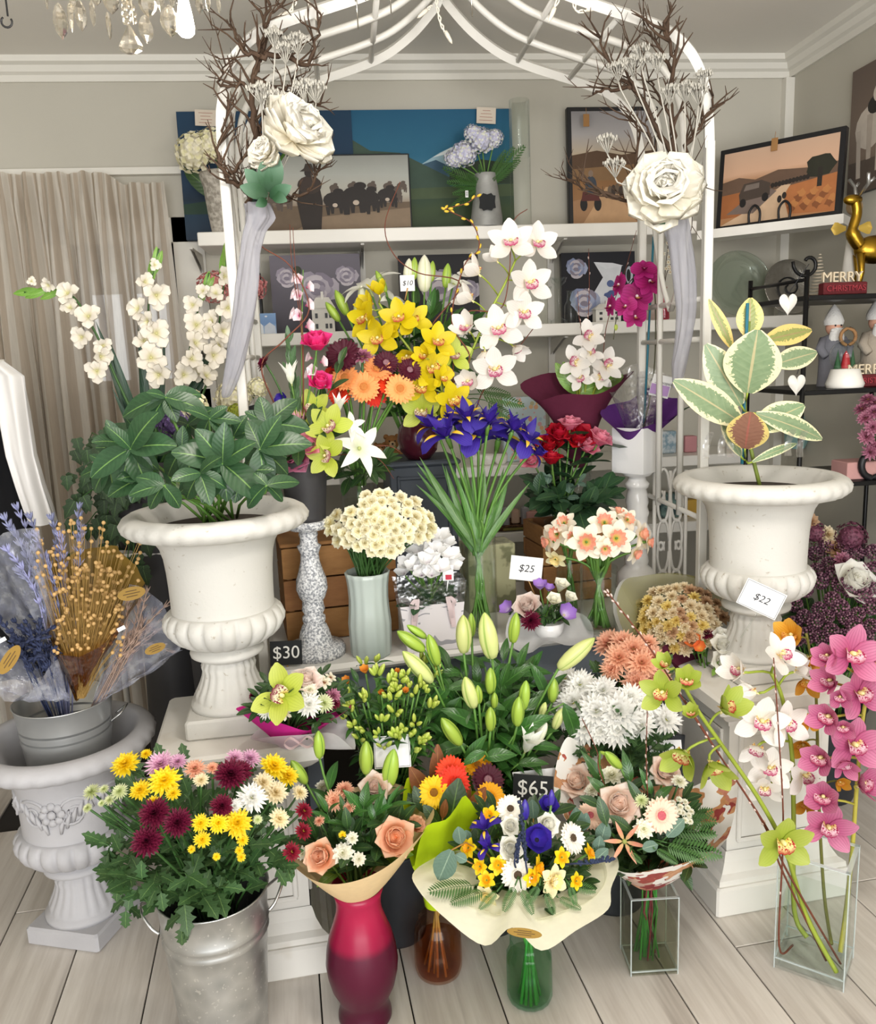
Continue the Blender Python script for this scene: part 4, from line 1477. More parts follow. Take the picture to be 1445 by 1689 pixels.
rows = [('rose_peach',529,1412,54,'peach rose low by the dark red chrysanthemums ' + A,(-.2,.35,-.9)),('rose_peach',652,1381,64,'largest peach rose near the lime wrap ' + A,(.15,.4,-.9)),('rose_pale',618,1298,50,'pale peach rose high among lily buds ' + A,(0,.4,-.8)),
  ('mum_peach',551,1321,38,'open peach chrysanthemum in the middle ' + A,(-.1,.4,-.9)),('mum_peach',568,1304,36,'upper peach chrysanthemum ' + A),('mum_peach',576,1332,22,'small peach chrysanthemum bud ' + A),('mum_peach',527,1354,20,'round peach chrysanthemum bud near the edge ' + A),('stock_w',533,1299,32,'cream stock bloom at the back ' + A),
  ('stock_w',566,1408,40,'largest white stock bloom between the peach roses ' + A),('stock_w',592,1417,26,'smaller white stock bloom at the wrap edge ' + A),('stock_w',581,1383,24,'white stock bloom above the two lower ones ' + A),('carn_p',683,1364,44,'cream carnation beside the largest peach rose ' + A),('stock_w',500,1408,26,'white stock bloom beside the low peach rose ' + A),('mum_yel',565,1377,14,'tiny yellow green button bloom ' + A)]
bunch(rows,C2,0.165,B2,None,spread=.4)
BD2 = [((527,1250),(525,1205),'lily with an upright green bud left of the price card'.replace('left of','before')),((604,1276),(604,1222),'lily with a slim upright bud beside the price card'),((640,1298),(650,1235),'lily with a fat green bud overlapping the price card'),((505,1292),(480,1254),'lily with a green bud leaning over the yellow chrysanthemums')]
for (x0,y0),(x1,y1),lab in BD2:
 p,q = PY(x0,y0,1.88),PY(x1,y1,1.87)
 t_ = thing('lily',lab + ' in the tan wrapped bouquet','lily',B2)
 cv = stem_curve(B2,p,q - p,.25)
 ob('stem',MB().tube(cv,0.0032,6).mesh('stem',m_stem),t_)
 budstem(t_,p,q - p,(q - p).length,fat=1.15)
 for k in range(3):
  i = 3 + k
  a = rj(0,6.28)
  leafobj('leaf',LF['lily'],t_,cv[i],cv[i] + V((cos(a) * .06,sin(a) * .06,.07)),1.1)
for (x0,y0,x1,y1,kd,w) in ((560,1400,514,1362,'dark',1),(560,1390,545,1372,'dark',1),(610,1400,626,1352,'dark',1.1),(600,1410,610,1378,'dark',1),(640,1420,622,1400,'lime',1),(600,1330,612,1290,'lily',1.6),(620,1340,660,1270,'lily',1.2),(570,1350,560,1240,'lily',1),(540,1340,520,1280,'lily',1.1),(640,1330,690,1240,'lily',.8),(580,1380,600,1340,'dark',1),(555,1430,572,1440,'lime',1),(520,1380,500,1340,'dark',1),(660,1360,690,1345,'dark',1)):
 p,q = PY(x0,y0,1.80),PY(x1,y1,1.75)
 sprig('foliage_sprig','glossy green leaf sprig tucked in the tan wrapped bouquet',bez(B2,B2 + V((0,0,.12)),p - V((0,0,.03)),p,5),kd,3,0.075,group='leaf sprigs in the tan wrap',wd=w,ang=(15,50),start=.6)
greens('glossy green leaf sprig tucked in the tan wrapped bouquet','dark',C2,0.14,B2,12,5,0.07,'leaf sprigs in the tan wrap',lo=.1,hi=.9)

# ---- amber jar with lime wrapped gerberas
m_amber = glass_mat('amber glass','#f4dfce',0.03,base=0.02)
m_amberw = glass_mat('amber jar water','#ecd0bc',0.05,refl=.2,base=.01)
AJ = PZ(724,1602,0)
ak = mpp(AJ + V((0,0,.06)))
pr = [(0.0,0.008),(30 * ak,0.004),(36 * ak,0.006),(39 * ak,0.022),(39.5 * ak,0.05),(39 * ak,0.095),(37 * ak,0.13),(34 * ak,0.142),(30 * ak,0.15),(30 * ak,0.165)]
vessel('glass_jar','amber glass jar holding the lime wrapped gerbera bouquet','jar',T(AJ.x,AJ.y,0),pr,m_amber,40,water=(m_amberw,[(0,.012),(34 * ak,.012),(37 * ak,.03),(37.5 * ak,.1),(0,.1)]))
m_stemb = mat('brown green stem','#a07a34',0.6,ov=.15)
for k in range(12):
 a,r1,r2 = rj(0,6.28),rj(0.01,0.04),rj(0.005,0.03)
 g = MB().tube([(AJ.x + r1 * cos(a),AJ.y + r1 * sin(a),.012),(AJ.x - r2 * cos(a),AJ.y - r2 * sin(a),.24)],.004,5)
 thing('cut_stem','cut stem standing in the amber jar','stem',group='cut stems in the amber jar',me=g.mesh('stem',m_stemb))
m_lime = paper('lime card paper','#c2e01c',0.2,0.02)
nk3 = V((AJ.x,AJ.y,0.2))
rim = [PY(*q) for q in ((680,1430,1.78),(690,1395,1.74),(704,1362,1.72),(735,1352,1.71),(752,1332,1.72),(768,1312,1.74),(790,1340,1.80),(800,1310,1.92),(745,1300,2.0),(700,1288,1.98),(671,1284,1.95),(664,1350,1.88))]
wrap('paper_wrap','bright lime paper wrap around the gerbera bouquet',rim,nk3,0.03,m_lime,belly=0.0,sub=3)
C3 = PY(752,1340,1.94)
B3 = V((AJ.x,AJ.y,.2))
A = 'in the lime wrapped bouquet'
rows = [('ger_yel',716,1307,58,'yellow gerbera with dark eye ' + A,(-.1,.3,-1)),('ger_red',743,1271,54,'upper orange red gerbera ' + A,(-.1,.55,-.8)),('ger_red',749,1290,56,'lower orange red gerbera facing front ' + A,(.05,.35,-1)),('ger_burg',805,1286,58,'dark burgundy gerbera ' + A,(.15,.55,-.8)),('ger_yelo',788,1262,52,'golden gerbera behind the burgundy one ' + A,(.1,.7,-.6)),('ger_yelo',809,1315,54,'golden gerbera beside the 65 dollar sign ' + A,(.2,.5,-.8))]
bunch(rows,C3,.13,B3,None,spread=.2,sr=.0035)
for (x0,y0,x1,y1,kd,w,yy) in ((715,1330,678,1268,'cop',1,1.95),(722,1310,722,1232,'cop',.8,1.97),(730,1300,738,1262,'cop',.9,1.98),(700,1340,684,1300,'dark',1.1,1.87),(740,1370,756,1290,'dark',1.3,1.84),(765,1300,785,1258,'lime',1,1.98),(770,1350,800,1300,'cop',1,1.86),(725,1360,700,1330,'dark',1.2,1.83),(730,1350,735,1320,'cop',1,1.84),(700,1330,665,1310,'dark',1,1.93),(760,1340,775,1300,'cop',.9,1.9)):
 p,q = PY(x0,y0,yy),PY(x1,y1,yy)
 t_ = thing('magnolia_leaf',{'cop': 'copper backed','dark': 'dark glossy','lime': 'light green'}[kd] + ' magnolia leaf standing in the lime wrapped bouquet','leaf',B3,kd + ' magnolia leaves in the lime wrap')
 ob('stalk',MB().tube(bez(B3,B3 + V((0,0,.1)),p - (q - p),p,5),.002,5).mesh('stalk',m_stemb),t_)
 leafobj('blade',LF[kd],t_,p,q,w,up=tocam(p))

# ---- green jar with the big mixed cream wrapped bouquet
m_gjar = glass_mat('aqua green glass','#d2ecdd',0.03,base=0.02)
m_gjw = glass_mat('green jar water','#ecf7ea',0.05,refl=.2,base=.01)
GJ = PZ(874,1646,0)
gk = mpp(GJ + V((0,0,.07)))

def flut(th,i):
 return 1 + 0.012 * cos(16 * th)

pr = [(0.0,0.008),(30 * gk,0.004),(35 * gk,0.006),(37.5 * gk,0.018),(37.5 * gk,0.05),(37.5 * gk,0.1),(37 * gk,0.128),(33 * gk,0.14),(31 * gk,0.15),(31 * gk,0.172),(29 * gk,0.172)]
vessel('glass_jar','aqua green ribbed glass jar holding the big cream wrapped bouquet','jar',T(GJ.x,GJ.y,0),pr,m_gjar,64,flut,water=(m_gjw,[(0,.012),(32 * gk,.012),(35.5 * gk,.03),(35.5 * gk,.12),(0,.12)]))
m_stemg = mat('wet green stem','#3f8a34',0.35,ov=.2)
for k in range(20):
 a,r1,r2 = rj(0,6.28),rj(0.01,0.042),rj(0.005,0.03)
 g = MB().tube([(GJ.x + r1 * cos(a),GJ.y + r1 * sin(a),.012),(GJ.x - r2 * cos(a),GJ.y - r2 * sin(a),.26)],rj(.003,.0055),6)
 thing('cut_stem','green cut stem standing in the aqua green jar','stem',group='cut stems in the green jar',me=g.mesh('stem',m_stemg))
m_crm = paper('cream green tissue paper','#fbfae4',0.4,0.03)
nk4 = V((GJ.x,GJ.y,0.2))
rim = [PY(*q) for q in ((684,1436,1.72),(690,1468,1.62),(735,1515,1.53),(800,1560,1.47),(845,1530,1.47),(893,1568,1.45),(950,1535,1.49),(1003,1500,1.55),(1008,1465,1.62),(1020,1420,1.74),(985,1372,1.92),(900,1350,2.02),(800,1350,2.02),(740,1400,1.86))]
wrap('paper_wrap','cream green tissue wrap flared around the big mixed bouquet',rim,nk4 + V((0,0,.03)),0.035,m_crm,belly=-0.4,sub=5,nv=12)
rim2 = [PY(*q) for q in ((700,1440,1.72),(735,1480,1.60),(800,1502,1.55),(870,1518,1.53),(930,1502,1.54),(985,1475,1.60),(1000,1430,1.70),(960,1380,1.9),(850,1370,1.95),(750,1400,1.86))]
wrap('paper_wrap','inner cream tissue sheet close around the daffodils and white gerberas',rim2,nk4 + V((0,0,.02)),0.03,m_crm,belly=0.15,sub=5,nv=8)
# round golden sticker on the wrap
C4 = PY(858,1432,1.74)
B4 = V((GJ.x,GJ.y,.21))
A = 'in the big cream wrapped bouquet'
rows = [('ger_white',854,1443,58,'front white gerbera with dark eye ' + A,(.05,.25,-1)),('ger_white',945,1382,54,'white gerbera tilted towards the peach rose ' + A,(.5,.4,-.7)),('ger_white',842,1334,50,'white gerbera at the back ' + A,(-.05,.6,-.7)),
  ('rose_white',842,1400,42,'white rose just above the front gerbera ' + A,(-.05,.3,-.9)),('rose_white',904,1360,38,'white rose between the purple anemones ' + A,(.15,.35,-.9)),('rose_white',842,1362,32,'small white rose high in the middle ' + A,(0,.4,-.9)),
  ('anemone',885,1386,58,'largest open purple anemone ' + A,(.1,.5,-.8)),('anemone',904,1333,42,'purple anemone at the back by the 65 dollar sign ' + A),('iris',801,1368,56,'upper purple iris ' + A,(-.3,.8,-.5)),('iris',806,1398,44,'lower purple iris ' + A,(-.3,.7,-.6)),
  ('daff',774,1399,36,'yellow daffodil at the eucalyptus edge ' + A,(-.7,.3,-.6)),('daff',792,1429,30,'yellow daffodil above the cream double one ' + A,(-.5,.2,-.8)),('daff',822,1427,34,'yellow daffodil beside the front gerbera ' + A,(-.2,.3,-1)),('daff',803,1452,32,'lowest yellow daffodil near the fern ' + A,(-.2,.5,-.8)),('daff',885,1432,46,'large yellow daffodil seen from the side ' + A,(.9,.1,-.4)),('daff',926,1414,34,'yellow daffodil under the tilted gerbera ' + A,(.4,.3,-.8)),('daff',971,1408,34,'yellow daffodil by the blue twig ' + A,(.8,.4,-.4)),('daff',950,1453,30,'small yellow daffodil on the fern side ' + A,(.5,.2,-.8)),('daff',808,1346,36,'yellow daffodil behind the upper iris ' + A,(-.4,.5,-.6)),('daff',877,1446,36,'yellow daffodil half hidden by the large side-on one ' + A,(.4,.0,-.8)),
  ('daffc',803,1477,44,'cream double narcissus drooping at the wrap ' + A,(-.3,-.3,-.9)),('daffc',912,1452,56,'cream double narcissus with open petals ' + A,(.5,.1,-.8)),('mum_cream',908,1455,32,'pompon heart of cream double narcissus ' + A,(.4,.1,-.8))]
bunch(rows,C4,.185,B4,None,spread=.4)
for (x0,y0,x1,y1,lab) in ((866,1352,866,1318,'slim purple iris bud standing above the white roses'),(909,1328,910,1302,'purple iris bud beside the 65 dollar sign')):
 p,q = PY(x0,y0,1.66),PY(x1,y1,1.66)
 t_ = thing('iris_bud',lab,'iris',B4)
 ob('stem',MB().tube(stem_curve(B4,p,(0,0,1)),.0028,5).mesh('stem',m_stem),t_)
 budstem(t_,p,q - p,(q - p).length,fat=1.0,kind=bud('iris bud','#3c2c98','#2a1c78','#43309c',.2))
for (x0,y0,x1,y1,w,yy) in ((745,1402,722,1455,1.0,1.62),(760,1392,756,1365,1.2,1.68),(775,1385,768,1370,1.1,1.7),(770,1420,752,1410,1.2,1.64),(990,1392,1000,1356,1.0,1.74),(955,1372,950,1334,1.0,1.78),(960,1370,968,1342,1,1.78),(985,1410,990,1380,1,1.72),(980,1420,1003,1400,1,1.7),(880,1350,878,1320,1,1.8)):
 p,q = PY(x0,y0,yy),PY(x1,y1,yy)
 t_ = thing('eucalyptus_leaf','grey green eucalyptus leaf at the edge of the cream wrapped bouquet','leaf',B4,'eucalyptus leaves in the cream wrap')
 ob('stalk',MB().tube(bez(B4,B4 + V((0,0,.1)),p - (q - p),p,5),.0018,5).mesh('stalk',m_stemb),t_)
 leafobj('blade',LF['eucl'],t_,p,q,w * 1.3,up=tocam(p))
for (x0,y0,x1,y1,yy) in ((785,1460,705,1470,1.58),(800,1470,742,1490,1.56),(850,1460,830,1505,1.52),(860,1465,880,1510,1.51),(890,1460,865,1495,1.52),(900,1470,915,1510,1.52),(930,1455,985,1470,1.58),(940,1440,975,1420,1.64),(940,1460,950,1495,1.54),(945,1380,935,1345,1.8),(920,1480,960,1500,1.54),(820,1470,790,1500,1.54),(960,1440,980,1395,1.7)):
 p,q = PY(x0,y0,yy + .03),PY(x1,y1,yy)
 t_ = thing('fern_frond','green fern frond fanned over the cream tissue wrap','fern',B4,'fern fronds in the cream wrap')
 ob('stalk',MB().tube(bez(B4,B4 + V((0,0,.15)),p + (p - q) * .5 + V((0,0,.02)),p,5),.0018,5).mesh('stalk',m_stemd),t_)
 ob('frond',LF['fern'],t_,along(p,q,V((0,0,1)) + tocam(p) * .7) @ M.Scale((q - p).length,4))
greens('dark green leaf sprig in the big cream wrapped bouquet','dark',C4,0.165,B4,34,6,0.06,'leaf sprigs in the cream wrap',lo=-.1,hi=.9)
m_blue = mat('blue dyed twig','#26304c',0.8,bump=.5,bscale=150)
for (pts,lab) in (((( 870,1440),(866,1410),(858,1320)),'upright'),(((940,1425),(975,1424),(1015,1416)),'sideways'),(((850,1430),(852,1400),(856,1380)),'short')):
 P3 = [PY(x,y,1.58) for x,y in pts]
 g = MB().tube(spline([B4 + V((0,0,.15))] + P3,5),.0022,5)
 for k in range(30):
  p = P3[0].lerp(P3[2],0.2 + .8 * k / 30)
  g.ball(p + V((rj(-.004,.004),rj(-.004,.004),rj(-.004,.004))),.004,5,4)
 thing('dried_twig',lab + ' blue dyed dried twig poking from the cream wrapped bouquet','twig',me=g.mesh('twig',m_blue))

# ---- square smoky vase with the floral paper bouquet
m_smoke = glass_mat('smoky glass','#f3f4f0',.02,refl=.5,base=.012)

def square_vase(name,label,mw,w,d,h,th,m_,wat=None,mwat=None,base_t=0.012):
 t_ = thing(name,label,'vase',mw=mw)
 g = MB()
 for (cx,cy,sx,sy) in ((0,-d / 2 + th / 2,w,th),(0,d / 2 - th / 2,w,th),(-w / 2 + th / 2,0,th,d - 2 * th),(w / 2 - th / 2,0,th,d - 2 * th)):
  g.box((cx,cy,h / 2),(sx,sy,h),bev=0.0015)
 ob('side_wall',g.mesh('glass side',m_,False),t_,mw)
 g = MB()
 for sx in (-1,1):
  for sy in (-1,1):
   g.box((sx * (w / 2 - .001),sy * (d / 2 - .001),h / 2),(.0034,.0034,h + .002),bev=.001)
  g.box((sx * (w / 2 - th / 2),0,h),(th + .001,d,.0024)).box((0,sx * (d / 2 - th / 2),h),(w,th + .001,.0024))
  g.box((sx * (w / 2 - .002),0,base_t),(.004,d,.003)).box((0,sx * (d / 2 - .002),base_t),(w,.004,.003))
 ob('edge_gleam',g.mesh('glass edge',mat('painted edge gleam','#dfeaea',.08,alpha=.55,spec=.8),False),t_,mw)  # bright gleam of the glass edges painted on as pale strips
 ob('base',MB().box((0,0,base_t / 2),(w - 2 * th - .001,d - 2 * th - .001,base_t),bev=.002).mesh('glass base',m_,False),t_,mw)
 if wat:
  ob('water',MB().box((0,0,base_t + wat / 2),(w - 2 * th - .001,d - 2 * th - .001,wat)).mesh('water',mwat,False),t_,mw)
 return t_

SV = PZ(1070,1585,0)
sk = mpp(SV + V((0,0,.1)))
svw = T(SV.x,SV.y,0) @ rot('Z',-4)
square_vase('square_vase','narrow smoky square vase under the flower printed bouquet wrap',svw,78 * sk,66 * sk,.22,.005,m_smoke,.13,glass_mat('smoky water','#f6f7f0',.05,refl=.2,base=.01))
for k in range(22):
 g = MB().tube([svw @ V((rj(-.035,.035),rj(-.03,.03),.015)),svw @ V((rj(-.02,.02),rj(-.02,.02),.16)),svw @ V((rj(-.02,.02),rj(-.02,.02),.32))],rj(.0022,.0036),5)
 thing('cut_stem','thin cut stem standing in the smoky square vase','stem',group='cut stems in the smoky vase',me=g.mesh('stem',m_stemg if k % 4 else mat('red stem','#7c3038',.5)))
# paper printed with rust and wine flowers
t = NT('flower printed paper')
vo = t.n('TexVoronoi')
vo.inputs['Scale'].default_value = 15
mpv = t.noise(7,2)
mx = t.n('MixRGB')
mx.inputs[0].default_value = 0.12
t.l(t.obj(),mx.inputs[1])
cbn = t.n('TexNoise')
cbn.inputs['Scale'].default_value = 20
t.l(t.obj(),cbn.inputs['Vector'])
t.l(cbn.outputs['Color'],mx.inputs[2])
t.l(mx.outputs[0],vo.inputs['Vector'])
pc = t.n('SeparateXYZ')
t.l(vo.outputs['Color'],pc.inputs[0])
fl = t.ramp(pc.outputs[0],[(0.0,'#8c3438'),(0.3,'#b85c50'),(0.5,'#d8a888'),(0.7,'#c89060'),(0.86,'#4a4038'),(1,'#e0c0b0')])
sh = t.mix(t.ramp(t.noise(55,3),[(.35,(0,0,0,1)),(.65,(1,1,1,1))]),(0.75,.72,.7,1),(1.15,1.12,1.1,1))
fl = t.mix(.7,fl,sh,'MULTIPLY')
msk = t.math('GREATER_THAN',t.noise(16,2),0.5)
m_print = t.finish(t.mix(msk,lin('#f1eee8'),fl),.6,0,.3,.2)
nk5 = V((SV.x,SV.y,.23))
rim = [PY(*q) for q in ((1010,1430,1.72),(1040,1440,1.68),(1080,1434,1.66),(1125,1424,1.67),(1180,1403,1.73),(1206,1365,1.86),(1216,1284,1.98),(1180,1282,2.02),(1120,1300,2.06),(1040,1260,2.08),(955,1222,2.04),(932,1220,2.02),(916,1270,1.98),(918,1322,1.93),(960,1390,1.8))]
wrap('paper_wrap','white wrap printed with rust and wine flowers around peach roses',rim,nk5,.03,m_print,belly=.22,sub=5,nv=9)
C5 = PY(1060,1385,1.86)
B5 = V((SV.x,SV.y,.23))
A = 'in the flower printed wrap'
rows = [('rose_pale',1021,1326,66,'largest pale peach rose facing front ' + A,(-.1,.45,-.85)),('rose_pale',1098,1271,52,'pale peach rose by the 82 dollar card ' + A,(.1,.5,-.8)),('rose_pale',952,1288,54,'pale peach rose near the 65 dollar sign ' + A,(-.3,.6,-.7)),
  ('ger_pale',974,1345,50,'pale pink gerbera tilted at the bouquet edge ' + A,(-.3,.55,-.7)),('ger_pale',1091,1345,62,'blush gerbera with rosy centre facing front ' + A,(.1,.2,-1)),
  ('stock_w',1010,1280,44,'white stock bloom behind the largest rose ' + A),('stock_w',978,1304,30,'white stock bloom above the tilted gerbera ' + A),('stock_w',1062,1368,38,'white stock bloom under the blush gerbera ' + A),('stock_w',1120,1290,30,'cream stock bloom behind the small white buttons ' + A),
  ('star',1030,1388,72,'spidery peach star flower ' + A,(-.1,.3,-1)),('mum_green',1058,1321,28,'round green button bloom ' + A)]
bunch(rows,C5,.185,B5,None,spread=.35)
rows = [('stock_w',1110 + dx,1325 + dy,13,'tiny white button chrysanthemum beside the blush gerbera',None,'white buttons by the blush gerbera') for dx,dy in ((0,0),(10,-6),(20,-2),(12,6),(24,8),(16,16),(26,20),(20,28),(10,14),(28,30),(30,14),(2,8))]
bunch(rows,C5,.17,B5,None)
for (x0,y0,x1,y1,lab) in ((998,1240,1024,1266,'green lily bud pointing sideways above the white stock'),(1006,1246,990,1240,'small lily bud behind the sideways one')):
 p,q = PY(x1,y1,1.84),PY(x0,y0,1.82)
 t_ = thing('lily',lab + ' in the flower printed wrap','lily',B5)
 ob('stem',MB().tube(stem_curve(B5,p,q - p,.3),.003,6).mesh('stem',m_stem),t_)
 budstem(t_,p,q - p,(q - p).length)
for (x0,y0,x1,y1,kd,w,yy) in ((1080,1320,1110,1290,'lily',1.4,1.78),(1060,1330,1040,1290,'dark',.8,1.78),(1000,1360,990,1318,'dark',1,1.74),(1060,1400,1086,1392,'euc',1,1.68),(1100,1380,1128,1350,'euc',.8,1.72),(1040,1290,1030,1240,'lily',1.2,1.84),(1000,1310,975,1280,'lily',1.5,1.82),(1040,1370,1010,1345,'dark',1,1.74),(1075,1310,1060,1270,'lily',1.2,1.8),(1000,1300,968,1240,'lily',1,1.9),(990,1330,960,1312,'dark',1,1.8)):
 p,q = PY(x0,y0,yy),PY(x1,y1,yy)
 t_ = thing('loose_leaf',{'lily': 'long green lily','dark': 'glossy dark green','euc': 'round grey green eucalyptus'}[kd] + ' leaf tucked in the flower printed wrap','leaf',B5,kd + ' leaves in the printed wrap')
 ob('stalk',MB().tube(bez(B5,B5 + V((0,0,.12)),p - (q - p),p,5),.0018,5).mesh('stalk',m_stemd),t_)
 leafobj('blade',LF[kd],t_,p,q,w,up=tocam(p) + V((0,0,.5)))
for (x0,y0,x1,y1,yy) in ((1100,1390,1195,1410,1.68),(1100,1370,1185,1375,1.74),(1110,1360,1178,1335,1.82),(1095,1395,1165,1420,1.66),(1080,1400,1120,1425,1.64),(1040,1405,1060,1425,1.64),(1110,1350,1185,1355,1.78)):
 p,q = PY(x0,y0,yy + .03),PY(x1,y1,yy)
 t_ = thing('fern_frond','dark fern frond spreading over the flower printed wrap','fern',B5,'fern fronds in the printed wrap')
 ob('stalk',MB().tube(bez(B5,B5 + V((0,0,.15)),p + (p - q) * .5,p,5),.0018,5).mesh('stalk',m_stemd),t_)
 ob('frond',LF['fern'],t_,along(p,q,V((0,0,1)) + tocam(p) * .7) @ M.Scale((q - p).length,4))
greens('dark leaf sprig filling the flower printed bouquet','dark',C5,0.16,B5,30,6,0.06,'leaf sprigs in the printed wrap',lo=-.1,hi=.9)

# pussy willow
m_pw = mat('pussy willow catkin','#cdb8b0',0.9,var=.1)

def willow(label,pts,group=None,n=16,r=.0022,cat_=True,mc=None):
 sp = spline(pts,6)
 g = MB().tube(sp,r,5,taper=.5)
 t_ = thing('willow_twig',label,'twig',pts[0],group)
 ob('stem',g.mesh('twig',m_twigr),t_)
 if cat_:
  cm = MB().ball((0,0.5,0),.5,6,5,0,(.45,1,.45)).mesh('catkin',mc or m_pw)
  for k in range(n):
   i = int(len(sp) * (0.35 + .64 * k / n))
   p = sp[min(i,len(sp) - 2)]
   d = (sp[min(i + 1,len(sp) - 1)] - p).normalized()
   s = d.orthogonal().normalized()
   s = M.Rotation(k * pi,3,d) @ s
   ob('catkin',cm,t_,along(p + s * .002,p + d * .012 + s * .006) @ M.Scale(.018 if mc else .011,4))
 return t_

willow('pussy willow twig standing behind the pale peach roses in the printed wrap',[B5,PY(1068,1310,1.8),PY(1066,1240,1.84),PY(1068,1165,1.86)],n=12)
willow('bare red twig rising beside the white stock in the printed wrap',[B5,PY(995,1290,1.84),PY(985,1240,1.88),PY(960,1185,1.9)],n=0)

# ================================================================ on and around the table
m_clear = glass_mat('clear glass','#fbfdfc',0.02,base=0.02)
m_water = glass_mat('clear water','#f9fbf8',0.03,refl=.3,base=.012)
m_gwhite = mat('glossy white','#ecebea',0.2,var=.02,coat=.3)
m_card = mat('white card','#ececec',0.7,var=.02)
m_slate = mat('black chalk board','#1d1f21',0.75,var=.2,scale=14)
m_chalk = mat('chalk line','#ecebe6',0.9)
m_ink = mat('pencil line','#33343a',0.8)
m_pine = mat('pine pick','#c79a62',0.6)

def ppx(cx,Y,z0,rows):
 return [(max(r,0) * mpp(PY(cx,y,Y)),PY(cx,y,Y).z - z0) for y,r in rows]

def cyl_vase(label,px,py0,py1,rpx,z,wl=None,th=.003,name='glass_vase',m_=None,tp=1.0,mod=None):
 P0 = PZ(px,py0,z)
 k = mpp(P0 + V((0,0,.1)))
 h = PY(px,py1,P0.y).z - z
 r = rpx * k
 r0 = r * tp
 pr = [(0,.008),(r0 * .9,.003),(r0,.006),(r0 + (r - r0) * .5,h * .5),(r,h - .002),(r - th / 2,h),(r - th,h - .002),(r0 + (r - r0) * .5 - th,h * .5),(r0 - th,.014),(0,.014)]
 wat = None
 if wl:
  hw = PY(px,wl,P0.y).z - z
  wat = (m_water,[(0,.015),(r0 - th - .001,.015),(r0 + (r - r0) * hw / h - th - .001,hw),(0,hw)])
 vessel(name,label,'vase',T(P0.x,P0.y,z),pr,m_ or m_clear,40,mod,water=wat)
 return P0,r,h

def loose_stems(label,P0,r,h,n,group,top=None,m_=None,z=None,lean=.8,rs=(.003,.005)):
 for k in range(n):
  a,b_ = rj(0,6.28),rj(.1,.8) * r
  t_ = V((rj(-1,1),rj(-1,1),0)) * r * lean
  q = [V((P0.x + b_ * cos(a),P0.y + b_ * sin(a),P0.z + .02)),V((P0.x - t_.x * .3,P0.y - t_.y * .3,P0.z + h * .55)),V((P0.x + t_.x * .75,P0.y + t_.y * .75,P0.z + h)),(top or V((P0.x,P0.y,P0.z + h * 1.25))) + t_]
  thing('cut_stem',label,'stem',group=group,me=MB().tube(spline(q,3),rj(*rs),5).mesh('stem',m_ or m_stem))

def sign(label,quad,Y,txt,size,board,ink,pick=None,name='price_card',tilt=0.0,shear=0.0,border=False):
 """small card facing the photographer; quad = centre px,py,w,h in photo pixels"""
 cx,cy,w,h = quad
 p = PY(cx,cy,Y)
 k = mpp(p)
 mw = face(p,tocam(p) + V((0,0,-.15)),tilt)
 t_ = thing(name,label,'sign',mw=mw)
 ob('card',MB().box((0,0,0),(w * k,h * k,.0016),bev=.0006).mesh(name,board,False),t_,mw)
 if border:
  g = MB()
  for (x,y,sx,sy) in ((0,.46,.95,.014),(0,-.46,.95,.014),(.47,0,.01,.93),(-.47,0,.01,.93)):
   g.box((x * w * k,y * h * k,.001),(sx * w * k,sy * h * k,.0006))
  ob('border_line',g.mesh('border',m_ink,False),t_,mw)
 if txt:
  lettering('lettering',txt,size * k,t_,mw @ T(0,0,.0014),ink,shear)
 if pick:
  q = PY(pick[0],pick[1],Y + .01)
  ob('pick',MB().tube([p - V((0,0,h * k * .3)),q],.0022,6).mesh('pick',pick[2] if len(pick) > 2 else m_pine),t_)
 return t_

# distressed candle holder
m_dist = mat('distressed grey paint','#e2e2e2',0.6,c2='#83868c',scale=150,thr=(.4,.6),bump=.3,bscale=60)
Q = PZ(522,1078,TZ)
pr = ppx(522,Q.y,TZ,[(1078,0),(1078,48),(1068,49),(1062,46),(1060,30),(1052,27),(1040,24),(1030,20),(1027,17),(1022,19),(1016,19),(1012,15),(1004,19),(998,18),(990,17),(984,21),(970,26),(955,25),(940,20),(925,16),(912,15),(905,18),(899,20),(896,15),(886,14),(880,16),(874,14),(871,30),(866,34),(858,37),(856,35),(858,0)])
vessel('candle_holder','turned candle holder in distressed grey white paint carrying the dark pot','candle holder',T(Q.x,Q.y,TZ),pr,m_dist,36)
CH = Q
ztop = TZ + pr[-1][1]
